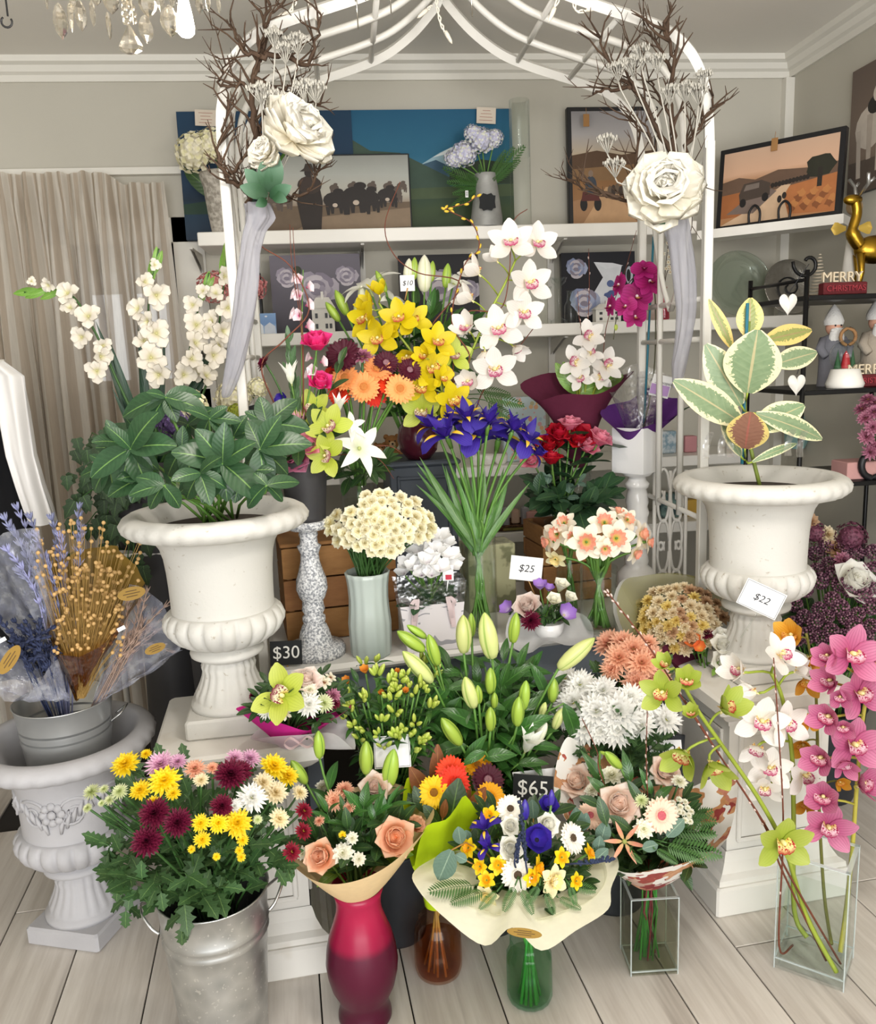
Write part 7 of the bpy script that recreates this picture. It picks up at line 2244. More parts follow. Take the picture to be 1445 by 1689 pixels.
for (x0,y0,x1,y1,w,i,dy,lab) in ((1233,648,1249,548,1.7,0,-.14,None),(1222,668,1168,570,.95,0,-.05,None),(1208,575,1171,494,.5,1,-.02,'narrow yellowish young leaf'),(1236,558,1238,490,1.3,1,.0,'young yellow edged leaf at the top'),(1260,562,1345,540,.8,1,.0,'yellowish leaf stretched sideways'),(1276,602,1352,577,1.0,0,-.02,None),(1224,698,1120,628,.75,0,-.08,None),(1242,708,1330,664,1.05,0,-.04,None),(1247,682,1380,722,.5,3,-.1,None),(1229,740,1237,686,1.7,2,-.16,'small reddish leaf'),(1222,752,1192,692,.6,0,-.04,None),(1241,762,1322,722,.36,3,-.05,None)):
 p,q = PY(x0,y0,YR + dy * .5),PY(x1,y1,YR + dy)
 j = PY(1230 + (1236 - 1230) * 0,min(760,max(540,y0 + 14)),YR)
 lf_ = leafobj('leaf',VL[i],t_,p,q,w,up=tocam(p) + V((0,0,.25)))
 if lab:
  lf_['label'] = lab
 ob('petiole',MB().tube(bez(j,j.lerp(p,.5),p - (q - p) * .15,p,4),.0028,5).mesh('petiole',m_steml),t_)
ob('teal_stake',MB().tube([PY(1224,765,YR - .01),PY(1233,500,YR - .01)],.0045,6).mesh('stake',m_teal),t_)
for k,(x,y) in enumerate(((1190,742),(1205,744),(1165,746),(1300,742),(1320,744))):
 a_ = PY(x,y + 10,YR - .08)
 b2 = PY(x + 6,y - 34,YR - .07)
 thing('cellophane_scrap','upright clear film strip in the rubber plant urn','film',me=MB().grid(lambda u,v: a_.lerp(b2,v) + V(((u - .5) * .02,.01 * sin(4 * v),0)),2,4).mesh('film',m_cello),group='film strips in the rubber plant urn')

# ================================================================ pictures and ornaments on the shelves
def grad(name,stops,var=.12,sc=6):
 if name not in MATS:
  t = NT(name)
  u,v = t.uv()
  c = t.ramp(t.math('ADD',v,t.math('MULTIPLY_ADD',t.noise(sc,4),var,-var / 2)),stops)
  MATS[name] = t.finish(c,.55,0,.3)
 return MATS[name]

m_blackf = mat('black frame','#17171a',.45)

def picture(name,label,mw,w,h,bg,shapes,border=0.0,th=.03,cat='picture',edge=None):
 """flat print or canvas; mw puts the centre, X across, Z up, -Y to the viewer; shapes: (colour, [(u,v)..])"""
 t_ = thing(name,label,cat,mw=mw)
 ob('frame' if border else 'canvas',MB().box((0,0,0),(w,th,h),bev=.002).mesh(name,edge or m_blackf,False),t_,mw)
 iw,ih = w - 2 * border,h - 2 * border
 P = lambda u,v,k: ((u - .5) * iw,-th / 2 - .0006 - .00025 * k,(v - .5) * ih)
 b = MB().poly([P(0,0,0),P(1,0,0),P(1,1,0),P(0,1,0)],0,[(0,0),(1,0),(1,1),(0,1)])
 ms = [bg]
 for k,(c,pts) in enumerate(shapes):
  m_ = mat('print ' + c,c,.6,var=.12,scale=25)
  if m_ not in ms:
   ms.append(m_)
  b.poly([P(min(1,max(0,u)),min(1,max(0,v)),k * .15 + 1) for u,v in pts],ms.index(m_))
 ob('print',b.mesh(name + ' print',ms,False),t_,mw)
 return t_

def ell(u,v,a,b_,n=14,r=0,wob=0):
 return [(u + a * (1 + wob * sin(5 * t + 9 * u)) * cos(t) * cos(r) - b_ * sin(t) * sin(r),v + a * cos(t) * sin(r) + b_ * (1 + wob * sin(4 * t + 7 * v)) * sin(t) * cos(r)) for t in [2 * pi * k / n for k in range(n)]]

def cow(u,v,s,c='#221d1c',c2='#c8b8a8'):
 """beast seen from behind, feet at v"""
 o = []
 for dx in (-.32,-.16,.18,.33):
  o.append((c,[(u + dx * s,v + (.1 if abs(dx) < .2 else 0) * s),(u + (dx + .1) * s,v + (.1 if abs(dx) < .2 else 0) * s),(u + (dx + .14) * s,v + .9 * s),(u + (dx - .06) * s,v + .9 * s)]))
 o.append((c,ell(u,v + 1.15 * s,.45 * s,.62 * s)))
 o.append((c,ell(u + .15 * s,v + 1.8 * s,.2 * s,.24 * s)))
 o.append((c2,ell(u,v + .75 * s,.1 * s,.16 * s)))
 return o

def upright(x0,y0,x1,y1,Y,z,lean=4,yaw=0):
 """matrix, width and height of a panel standing at height z whose outline fills the photo box"""
 a,b_ = PY(x0,y1,Y),PY(x1,y1,Y)
 w = (b_ - a).length
 h = PY((x0 + x1) / 2,y0,Y).z - z
 return T((a.x + b_.x) / 2,Y,z + .001) @ rot('Z',yaw) @ rot('X',-lean) @ T(0,0,h / 2),w,h

YC = 3.70
mw,w,h = upright(308,182,590,390,YC + .03,ZS1,3)
picture('canvas','dark navy landscape canvas standing behind the cattle print',mw,w,h,grad('navy painting',[(0,'#16283c'),(.22,'#1a3448'),(.3,'#0e2436'),(.45,'#17324c'),(1,'#183852')]),[('#1c3a2a',[(0,.28),(.3,.33),(.6,.26),(1,.3),(1,.2),(0,.2)]),('#2c4c30',[(.3,.2),(1,.24),(1,.0),(.3,.0)])],edge=mat('canvas edge','#1e3850',.7))
mw,w,h = upright(585,180,848,378,YC + .045,ZS1,2.5)
picture('canvas','teal mountain landscape canvas with a snowy peak',mw,w,h,grad('teal painting',[(0,'#33422c'),(.2,'#3c4c30'),(.36,'#2e4438'),(.5,'#3c7088'),(.62,'#266480'),(1,'#1a5474')]),[('#9cbcc8',[(.42,.56),(.55,.66),(.62,.7),(.7,.64),(.76,.5),(.42,.5)]),('#e4ecec',[(.5,.62),(.62,.7),(.68,.65),(.62,.62),(.57,.64)]),('#3a5a70',[(.42,.56),(.52,.6),(.6,.55),(.7,.6),(.76,.5),(.7,.42),(.42,.45)]),('#3c5244',[(0,.78),(.12,.68),(.3,.66),(.42,.58),(.6,.46),(.6,.35),(0,.38)]),('#4a5a3c',[(0,.36),(1,.4),(1,.3),(0,.28)]),('#2c3c2c',[(.6,.5),(.8,.6),(1,.56),(1,.4),(.6,.4)])],edge=mat('teal canvas edge','#1f4c68',.7))
for x0,y0,x1,y1,lab in ((322,182,357,207,'dark navy'),(786,178,818,203,'teal mountain')):
 p = PY((x0 + x1) / 2,(y0 + y1) / 2,YC + (.022 if x0 > 700 else .006))
 k = mpp(p)
 t_ = thing('paper_note','small handwritten paper note on top of the %s canvas' % lab,'note',me=MB().box((0,0,0),((x1 - x0) * k,.001,(y1 - y0) * k)).mesh('note',mat('note paper','#d8ccbc',.8),False),mw=T(*p) @ rot('Y',3))
 g = MB()
 for q in range(4):
  g.box((rj(-.004,.004),-.001,(.3 - .2 * q) * (y1 - y0) * k),((x1 - x0) * k * rj(.4,.7),.0006,.0016))
 ob('handwriting',g.mesh('lines',mat('faded red ink','#a8685c',.8),False),t_,T(*p) @ rot('Y',3))
mw,w,h = upright(428,255,680,380,YC - .06,ZS1,3)
sh = [('#6b5a48',[(0,0),(1,0),(1,.38),(0,.34)]),('#8a7660',[(.2,0),(1,.05),(1,.3),(.4,.2)])]
for u,v,s in ((.62,.52,.1),(.75,.52,.1),(.86,.5,.11),(.95,.5,.11),(.5,.5,.1),(.16,.3,.19),(.1,.28,.18),(.9,.36,.16),(.56,.3,.17)):
 sh += cow(u,v,s * .7,'#5c5048','#74685c')
for u,v,s in ((.5,.22,.22),(.72,.24,.22),(.85,.3,.19),(.64,.22,.27)):
 sh += cow(u,v,s * .78,'#2a2422','#c4b4a4')
sh += [('#2c2420',[(.28,.02),(.4,.02),(.42,.4),(.4,.66),(.28,.66),(.25,.4)]),('#3c302a',ell(.34,.62,.08,.12)),('#2c2624',ell(.34,.78,.03,.06)),('#3a322c',[(.28,.8),(.4,.8),(.37,.84),(.36,.9),(.32,.9),(.31,.84)])]
picture('framed_print','black framed print of a stockman walking behind cattle',mw,w,h,grad('cattle print',[(0,'#5c4c3c'),(.35,'#8c7c6c'),(.5,'#b0aca0'),(.75,'#a8aaa4'),(1,'#8c8e88')]),sh,.006)
mw,w,h = upright(938,175,1085,370,YC + .03,ZS1,3)
sh = [('#5c4430',[(0,.62),(.3,.66),(.6,.62),(1,.66),(1,.45),(0,.42)]),('#8a6a48',[(0,.5),(1,.55),(1,.4),(0,.4)]),('#a8805c',[(0,0),(1,0),(1,.26),(.5,.3),(0,.22)]),('#c8a078',[(.1,0),(.8,0),(.5,.34),(.4,.34)])]
for k in range(12):
 sh.append(('#40342c' if k % 2 else '#6c5c4c',ell(.45 + .045 * k,.3 + .01 * (k % 3),.03,.05)))
for x in (.13,.3):
 sh.append(('#1e1a1a',ell(x,.19,.045,.06)))
sh += [('#5c2c28',[(.1,.22),(.33,.22),(.3,.3),(.12,.3)]),('#3c4450',ell(.22,.36,.07,.08)),('#8c7868',ell(.22,.46,.03,.03))]
picture('framed_print','black edged print of a quad bike driving a mob of sheep',mw,w,h,grad('quad print',[(0,'#9c7450'),(.4,'#8a6440'),(.62,'#b8a890'),(.8,'#a8a4a4'),(1,'#8c8a8c')],.06),sh,.018)
p = PY(967,186,YC - .01)
m_kraft = mat('kraft tag','#a87c4c',.8)
tagm = MB().box((0,0,-.03),(.026,.0015,.05),bev=.0006).tube([(0,0,-.005),(0,.003,.02)],.001,4).mesh('tag',m_kraft,False)
thing('price_tag','kraft paper tag hanging on the quad bike print','tag',me=tagm,mw=T(*p))

# truck print on the corner shelf
qa,qb = PZ(1172,383,ZD),PZ(1378,355,ZD)
dd = (qb - qa)
dd.z = 0
w = dd.length
yaw = atan2(dd.y,dd.x)
h = (PY(1276,224,(qa.y + qb.y) / 2).z - ZD)
nrm = V((-sin(yaw),cos(yaw),0))
mw = T(*((qa + qb) / 2 + nrm * .06)) @ M.Rotation(yaw,4,'Z') @ rot('X',-6) @ T(0,0,h / 2 + .002)
sh = [('#6c5444',[(0,.6),(.15,.64),(.3,.58),(.5,.66),(.75,.62),(1,.64),(1,.4),(0,.4)]),('#a8683c',[(0,.42),(.45,.46),(.3,.1),(0,.1)]),('#b87444',[(.6,.42),(1,.5),(1,0),(.55,.05)]),('#d8b898',[(0,0),(.62,0),(.56,.3),(.62,.44),(.54,.44),(.3,.2)]),('#7c6c64',[(.05,.15),(.3,.12),(.5,.38),(.45,.42),(.2,.3)])]
sh += [('#2c2c20',ell(.86,.62,.12,.15,14,0,.12)),('#2a241e',[(.84,.35),(.88,.35),(.88,.6),(.84,.6)]),('#4c4038',[(.17,.3),(.44,.34),(.44,.5),(.36,.56),(.2,.54),(.16,.4)]),('#7c7068',[(.2,.44),(.34,.46),(.34,.53),(.22,.52)]),('#1c1818',ell(.2,.28,.03,.06)),('#1c1818',ell(.4,.32,.03,.06))]
for k in range(11):
 sh.append(('#2c2420',ell(.46 + .03 * k,.46 + .004 * k,.018,.035)))
for k in range(14):
 sh.append(('#c4844c' if k % 2 else '#8c5430',ell(.64 + .026 * k,.12 + .06 * (k % 4),.035,.05,9,0,.3)))
sh += [('#241e1c',ell(.53,.26,.02,.05)),('#2c2420',ell(.57,.3,.02,.045))]
picture('framed_print','black edged print of an old truck on a country road with stock',mw,w,h,grad('truck print',[(0,'#b08058'),(.55,'#a87c58'),(.68,'#d0a88c'),(1,'#c4a48c')],.08),sh,.02)
thing('price_tag','kraft paper tag hanging over the truck print','tag',me=tagm,mw=mw @ T(-.02,-.022,h / 2 + .01))
g = MB()
for x in (-.07,.05):
 g.tube(spline([mw @ V((x - .02,-.045,-h / 2)),mw @ V((x - .022,-.05,-h / 2 + .05)),mw @ V((x,-.052,-h / 2 + .075)),mw @ V((x + .022,-.05,-h / 2 + .05)),mw @ V((x + .02,-.045,-h / 2))],5),.005,6)
 g.box((0,0,0),(.05,.05,.006),mw @ T(x,-.03,-h / 2 + .003))
thing('easel_stand','black scrolled easel stand holding the truck print','stand',me=g.mesh('stand',m_blackf))
# horse print on the side wall
xw = XR - .018
a_,b_ = PX(1402,325,xw),PX(1402,125,xw)
mw = T(xw,a_.y - .45,(a_.z + b_.z) / 2) @ rot('Z',-90)
sh = [('#5c5048',[(0,0),(1,0),(1,.22),(0,.26)])]
for u in (.14,.72):
 sh += [('#cfc4b8',ell(u,.5,.1,.17)),('#c4b8ac',[(u - .09,.5),(u - .06,.5),(u - .05,.12),(u - .08,.12)]),('#c4b8ac',[(u + .05,.5),(u + .09,.5),(u + .08,.14),(u + .05,.14)]),('#b8aca0',[(u - .02,.6),(u + .02,.6),(u + .015,.25),(u - .015,.25)]),('#2c2826',ell(u + .03,.66,.05,.07)),('#d8ccc0',ell(u + .05,.74,.035,.07))]
picture('framed_print','sepia print of pale horses hung on the side wall',mw,.9,b_.z - a_.z,grad('horse print',[(0,'#54483f'),(.3,'#7c6c60'),(1,'#63564e')],.1),sh,.0,.025)

# vases and flowers on the top shelf
m_wov = mat('woven grey ceramic','#b8b2a8',.8,c2='#8c867c',scale=60,thr=(.4,.6),bump=.8,bscale=55)
Yv = 3.58

def rowvase(name,label,cx,Y,z,rows,m_,n=32,mod=None,cat='vase'):
 pr = ppx(cx,Y,z,rows)
 pr[0] = (pr[0][0],0)
 p = PY(cx,rows[0][0],Y)
 vessel(name,label,cat,T(p.x,Y,z + .001),pr,m_,n,mod)
 return V((p.x,Y,z + pr[-1][1]))

YVASE = PZ(368,380,ZS1).y if False else Yv
top_ = rowvase('woven_vase','grey basket weave vase of cream hydrangea on the top shelf',372,Yv,ZS1,[(384,21),(375,23),(340,27),(310,30),(292,35),(286,36),(290,32),(330,24)],m_wov)
for x,y,w,lab in ((322,252,78,'large cream hydrangea head nearest the wall'),(350,240,66,'cream hydrangea head beside the arch post')):
 p = PY(x,y,Yv - .05)
 flower('hyd_cream',lab,p,V((-.3,-.6,.5)),w * mpp(p),top_ + V((0,0,-.03)),None,.004)
for x,y in ((300,275),(345,285),(420,270)):
 t_ = thing('loose_leaf','dark leaf under the cream hydrangea','leaf',top_,'hydrangea leaves in the woven vase')
 leafobj('blade',LF['dark'],t_,top_,PY(x,y,Yv - .05),.9,up=tocam(top_))
m_zinc = mat('zinc jug','#b4b4b0',.55,.2,var=.3,scale=14)
top_ = rowvase('zinc_jug','zinc jug with black label holding blue hydrangea and fern',803,Yv - .02,ZS1,[(368,26),(360,26),(320,21),(295,18),(288,19),(287,17),(310,16)],m_zinc)
pl = PY(804,333,Yv - .098)
lb = MB().poly([(x * .034,0,z * .034) for x,z in ((-1,.7),(-.7,.75),(-.5,1),(0,.85),(.5,1),(.7,.75),(1,.7),(.92,0),(1,-.7),(.7,-.75),(.5,-1),(0,-.85),(-.5,-1),(-.7,-.75),(-1,-.7),(-.92,0))][::-1])
lo = ob('label',lb.mesh('label',m_slate,False),bpy.data.objects['zinc_jug'],T(*pl))
pl = PY(770,320,Yv - .09)
t_ = thing('barcode_tag','white barcode tag hanging in the fern beside the zinc jug','tag',me=MB().box((0,0,0),(.012,.001,.026)).mesh('tag',m_card,False),mw=T(*pl))
g = MB()
for k in range(6):
 g.box((0,-.001,.008 - .003 * k),(.008,.0006,.0012))
ob('bars',g.mesh('bars',m_ink,False),t_,T(*pl))
for x,y,w in ((765,255,50),(795,232,50),(748,262,36),(815,228,36),(780,220,34)):
 p = PY(x,y,Yv - .06)
 flower('hyd_blue','pale blue hydrangea cluster at %s of the zinc jug bunch' % {765: 'the front',795: 'the top',748: 'the low side',815: 'the far side',780: 'the crown'}[x],p,V((-.1,-.7,.5)),w * mpp(p),top_,None,.003)
m_asp = leaf_mat('asparagus fern','#26461e','#3c642a',side=0)
for k in range(16):
 x,y = ((735,300),(728,275),(745,320),(760,330),(850,240),(868,238),(845,265),(830,255),(740,345),(750,290),(820,290),(770,285),(755,305),(860,262),(835,245),(790,270))[k]
 q = PY(x,y,Yv - .08)
 t_ = thing('fern_frond','feathery asparagus fern trailing from the zinc jug','fern',top_,'asparagus fern in the zinc jug')
 ob('frond',LF['fern'],t_,along(top_,q,tocam(q)) @ M.Diagonal(((q - top_).length * .5,(q - top_).length,(q - top_).length,1)))
rowvase('glass_cylinder','tall empty clear glass cylinder on the top shelf',860,Yv - .03,ZS1,[(370,17),(365,17),(260,17),(166,17),(165,16),(260,16)],m_clear)

# middle shelf
Ym = 3.66
lil = ['#b8b0bc','#a49cac','#ccc4cc','#8c8494']

def peony_art(cx,cy,s):
 o = []
 for k in range(16):
  a = k * 2.4
  r = s * (1 - k / 18)
  o.append((lil[k % 4],ell(cx + .5 * r * cos(a),cy + .55 * r * sin(a),s * .36 * (1 - k / 26),s * .5 * (1 - k / 26),12,a,.15)))
 return o

mw,w,h = upright(453,420,600,552,Ym,ZS2,4)
picture('canvas','grey lilac peony canvas behind the snapdragons',mw,w,h,grad('dusk canvas',[(0,'#3c3a42'),(.5,'#5c5862'),(1,'#75707a')]),peony_art(.18,.72,.16) + peony_art(.84,.72,.16) + peony_art(.5,.55,.3) + [('#3c4434',ell(.3,.8,.05,.06))])
mw,w,h = upright(662,420,792,545,Ym,ZS2,4)
picture('canvas','dark peony canvas behind the white lily buds',mw,w,h,grad('dark canvas',[(0,'#26242a'),(1,'#1c1b20')]),peony_art(.5,.55,.34) + peony_art(.85,.5,.2))
mw,w,h = upright(927,416,1047,533,Ym,ZS2,4)
picture('canvas','dark canvas painted with a blue and white jug and peonies',mw,w,h,grad('black canvas',[(0,'#141318'),(1,'#1c1c24')]),[('#dfe2e8',[(.5,.22),(.78,.2),(.86,.42),(.78,.62),(.82,.8),(.6,.78),(.44,.86),(.56,.64),(.44,.44)]),('#b8bcc8',ell(.92,.66,.05,.13)),('#141318',ell(.91,.66,.03,.09)),('#4c5c90',ell(.66,.4,.09,.05,12,.2,.2)),('#5c6ca0',ell(.66,.55,.05,.05)),('#e8eaf0',[(.44,.86),(.6,.76),(.84,.8),(.7,.84)])] + [(c.replace('#b8b0bc','#a8b0cc').replace('#a49cac','#8c96b8'),p) for c,p in peony_art(.2,.78,.18) + peony_art(.3,.3,.26) + peony_art(.95,.25,.14)])
mw,w,h = upright(404,450,437,556,3.7,ZS2,4)
picture('framed_print','narrow black frame with a pale mount behind the tulle',mw,w,h,grad('pale mount',[(0,'#c8c4bc'),(1,'#d4d0c8')]),[('#a8a49c',[(.3,.2),(.7,.2),(.7,.5),(.3,.5)])],.012)
mw,w,h = upright(421,517,457,554,3.56,ZS2,6)
picture('greeting_card','blue card with white houses on the middle shelf',mw,w,h,grad('blue card',[(0,'#a8b8cc'),(.5,'#6c8cb8'),(1,'#7c9cc4')]),[('#dfe4ea',[(.0,0),(0,.4),(.2,.62),(.4,.4),(.4,0)]),('#c8d0dc',[(.45,0),(.45,.36),(.7,.56),(.95,.36),(.95,0)]),('#e8ecf0',ell(.55,.85,.06,.04))],.0,.004,'card')
m_house = mat('white painted wood','#e6e3dc',.6)

def house(label,x0,x1,y0,y1,Y):
 a = PY(x0,y1,Y)
 k = mpp(a)
 w,h = (x1 - x0) * k,PY(x0,y0,Y).z - ZS2
 mw = T(a.x + w / 2,Y,ZS2 + .001)
 t_ = thing('toy_house',label,'ornament',mw=mw)
 ob('wall',MB().box((0,0,h * .29),(w * .86,.05,h * .58)).mesh('house wall',m_house,False),t_,mw)
 g = MB()
 A = [(-w / 2,-.032,h * .58),(w / 2,-.032,h * .58),(w / 2,.032,h * .58),(-w / 2,.032,h * .58)]
 B_ = [(-w * .25,0,h * .86),(w * .25,0,h * .86)]
 g.poly([A[0],A[1],B_[1],B_[0]]).poly([A[2],A[3],B_[0],B_[1]]).poly([A[1],A[2],B_[1]]).poly([A[3],A[0],B_[0]]).poly(A[::-1])
 ob('roof',g.mesh('roof',m_house,False),t_,mw)
 ob('chimney',MB().box((0,0,h * .9),(w * .1,.015,h * .2)).mesh('chimney',m_house,False),t_,mw)
 for x in (-.26,.12,.28):
  for z in (.14,.4):
   ob('window',MB().box((x * w,-.0255,z * h),(w * .1,.002,h * .12)).mesh('window',m_dark,False),t_,mw)

house('white wooden toy house beside the green lily buds',514,556,482,552,3.56)
house('small white wooden toy house before the jug canvas',977,1026,497,533,3.56)
rowvase('glass_candlestick','slim clear glass candlestick on the middle shelf',922,3.56,ZS2,[(535,14),(530,14),(524,4),(500,3),(480,4),(472,5),(466,12),(458,14),(458,12),(468,3)],m_clear,20,cat='candlestick')
rowvase('glass_candlestick','squat clear glass candlestick before the white orchid',897,3.57,ZS2,[(536,13),(530,13),(524,5),(505,8),(490,5),(480,12),(474,14),(474,12),(490,3)],m_clear,20,cat='candlestick')
rowvase('glass_bottle','clear glass bottle beside the jug canvas',942,3.57,ZS2,[(535,10),(530,11),(505,11),(496,7),(484,6),(480,7),(480,5),(500,6)],m_clear,24,cat='bottle')
m_pkg = glass_mat('pink glass','#e88ca4',.04,base=.05)
top_ = rowvase('glass_bottle','pink glass bottle with blossom twigs on the middle shelf',1095,3.57,ZS2,[(530,8),(525,9),(505,8),(490,5),(478,4),(474,5),(476,3)],m_pkg,24,cat='bottle')
for pts in (((1098,440),(1102,405)),((1092,450),(1088,410)),((1100,450),(1112,425))):
 sp = [top_] + [PY(x,y,3.57) for x,y in pts]
 t_ = thing('blossom_twig','pink blossom twig in the pink glass bottle','twig',top_,'pink blossom twigs')
 ob('stem',MB().tube(spline(sp,4),.0015,5).mesh('twig',m_twig),t_)
 for k in range(5):
  p = sp[1].lerp(sp[2],k / 4) + V((rj(-.012,.012),-.01,rj(-.01,.01)))
  put_head('wax',t_,face(p,V((rj(-.4,.4),-1,.2)),0,.02),'blossom')
top_ = rowvase('white_vase','plain white vase of pink hydrangea beside the window frame',385,3.58,ZS2,[(556,16),(550,18),(520,17),(487,18),(486,16),(510,15)],m_white,28)
for x,y,w,lab in ((352,474,62,'pink hydrangea head before the arch post'),(418,474,52,'pink hydrangea head behind the tulle')):
 p = PY(x,y,3.54)
 flower('hyd_pink',lab,p,V((-.1,-.9,.4)),w * mpp(p),top_,None,.003)

def plate(label,cx,cy,rpx,Y,z,m_,rings):
 p = PY(cx,cy,Y)
 r = rpx * mpp(p)
 p.z = z + r * .98
 mw = T(*p) @ rot('X',76) @ rot('Z',0)
 t_ = thing('display_plate',label,'plate',mw=mw)
 ob('rim',MB().lathe([(r * a,b_ * r) for a,b_ in rings],56).mesh('plate',m_,True),t_,mw)
 return t_,mw,r

m_gp = glass_mat('green tinted plate glass','#f4faf6',.05,base=.12)
plate('round clear glass plate standing on the middle shelf by the arch',1218,472,55,3.64,ZS2,m_gp,[(0,.0),(.55,.0),(.6,.03),(.95,.1),(1,.11),(.98,.12),(.6,.05),(.5,.02),(0,.02)])
m_sil = mat('silver glass plate','#b8b4ac',.25,.8,var=.2,scale=60,bump=.5,bscale=120)
t_,mw,r = plate('silver textured plate with spiral on the middle shelf',1302,466,46,3.6,ZS2,m_sil,[(0,.0),(.6,.0),(.66,.04),(.95,.12),(1,.13),(.97,.14),(.64,.06),(.55,.02),(0,.02)])
ob('spiral',MB().tube([(r * .045 * k * .12 * cos(k * .35) * 3,r * .045 * k * .12 * sin(k * .35) * 3,r * .05) for k in range(6,34)],r * .03,5).mesh('spiral',m_blackf),t_,mw)

# lower shelves
m_ted = mat('teddy plush','#a87848',.95,var=.2,bump=.9,bscale=220)

def teddy(label,x,y,s):
 p = PY(x,y,3.58)
 p.z = ZS3 + .001
 s = s * mpp(p)
 g = MB()
 g.ball((0,0,.42 * s),.3 * s,12,9,0,(1,.9,1.25)).ball((0,-.02 * s,.95 * s),.26 * s,12,9)
 for sx in (-1,1):
  g.ball((sx * .2 * s,0,1.15 * s),.1 * s,8,6).tube([(sx * .22 * s,-.05 * s,.62 * s),(sx * .36 * s,-.2 * s,.45 * s),(sx * .3 * s,-.3 * s,.36 * s)],[.1 * s,.1 * s,.08 * s],8).tube([(sx * .16 * s,-.1 * s,.16 * s),(sx * .26 * s,-.36 * s,.13 * s),(sx * .27 * s,-.44 * s,.16 * s)],[.13 * s,.12 * s,.1 * s],8)
 mw = T(*p)
 t_ = thing('teddy_bear',label,'toy',me=None,mw=mw)
 ob('body',g.mesh('bear',m_ted),t_,mw)
 h_ = MB().ball((0,-.24 * s,.9 * s),.12 * s,8,6)
 ob('muzzle',h_.mesh('muzzle',mat('cream plush','#d0b48c',.95)),t_,mw)
 e = MB()
 for sx in (-1,1):
  e.ball((sx * .1 * s,-.24 * s,1.02 * s),.03 * s,6,5)
 e.ball((0,-.36 * s,.93 * s),.04 * s,6,5)
 ob('face',e.mesh('eyes',m_blackf),t_,mw)

teddy('brown teddy bear on the lower shelf behind the maroon vase',648,760,46)
teddy('second brown teddy bear nearer the gerberas on the lower shelf',628,762,36)
t = NT('floral print card')
vo = t.n('TexVoronoi')
vo.inputs['Scale'].default_value = 42
t.l(t.obj(),vo.inputs['Vector'])
px_ = t.n('SeparateXYZ')
t.l(vo.outputs['Color'],px_.inputs[0])
pc_ = t.ramp(px_.outputs[0],[(0,'#d88c88'),(.35,'#e8c890'),(.6,'#8cb0a0'),(.8,'#e0a8a8'),(1,'#a8c4d0')])
m_flo = t.finish(t.mix(t.math('LESS_THAN',vo.outputs['Distance'],.42),lin('#c4d4d8'),pc_),.6)
for x0,y0,x1,y1,yy,m_,nm,lab,zz in ((832,655,902,770,3.6,m_flo,'gift_bag','floral printed paper bag behind the irises',ZS3),(1088,712,1116,775,3.6,mat('blue print box','#7c98a8',.5,c2='#c4ccd0',scale=40,thr=(.4,.6)),'gift_box','blue patterned box on the lower shelf by the arch',ZS3),(1130,720,1150,775,3.6,mat('pink tin','#c88c90',.5),'tin','small pink tin on the lower shelf by the arch',ZS3),(1090,815,1125,888,3.6,mat('dark teal box','#2c4448',.5,c2='#708c84',scale=30,thr=(.4,.6)),'gift_box','dark patterned box behind the white scroll trellis',ZS4),(1130,825,1160,888,3.6,mat('yellow packet','#c8a040',.5),'packet','yellow packet behind the white scroll trellis',ZS4),(870,845,888,880,3.56,mat('pink packet','#dca8a0',.5),'packet','pink wrapped packet in front of the wicker basket',ZS4)):
 mw,w,h = upright(x0,y0,x1,y1,yy,zz,0)
 thing(nm,lab,nm.split('_')[-1],me=MB().box((0,0,0),(w,.05,h),bev=.003).mesh(nm,m_,False),mw=mw @ T(0,.03,0))
for k,(x,lab) in enumerate(((786,'first'),(806,'second'),(826,'third'))):
 rowvase('small_bowl',lab + ' small cream bowl from the iris side on the lower shelf',x,3.56,ZS3,[(766,8),(760,11),(750,12),(750,11),(760,9)],m_white,20,cat='bowl')
m_wick = mat('brown wicker','#6c4a30',.85,c2='#3c281a',scale=70,thr=(.4,.6),bump=.9,bscale=90)
mw,w,h = upright(815,862,885,892,3.6,ZS4,0)
t_ = thing('wicker_basket','brown wicker basket of wrapped packets on the lowest shelf','basket',mw=mw)
ob('body',taper_box(w * .45,w * .5,.07,.08,-h / 2,h / 2).mesh('basket',m_wick,False),t_,mw)
ob('rim',MB().tube([(x * w * .5,y * .08,h / 2) for x,y in ((-1,-1),(1,-1),(1,1),(-1,1),(-1,-1))],.007,6).mesh('rim',m_wick),t_,mw)
sgn = mw @ T(-.01,-.082,0)
ob('label',MB().box((0,0,0),(w * .6,.002,h * .55)).mesh('label',mat('green gold label','#7c7434',.5),False),t_,sgn)
for k in range(5):
 p = mw @ V((-.09 + .045 * k,rj(-.03,.03),h / 2))
 thing('packet','clear wrapped packet with pale ribbon standing in the wicker basket','packet',me=MB().box((0,0,.03),(.036,.03,.07 + .02 * (k % 2)),bev=.008).mesh('packet',(mat('peach packet','#d8b8a0',.4),mat('grey packet','#b0aeb0',.4))[k % 2],False),mw=T(*p),group='packets in the wicker basket')

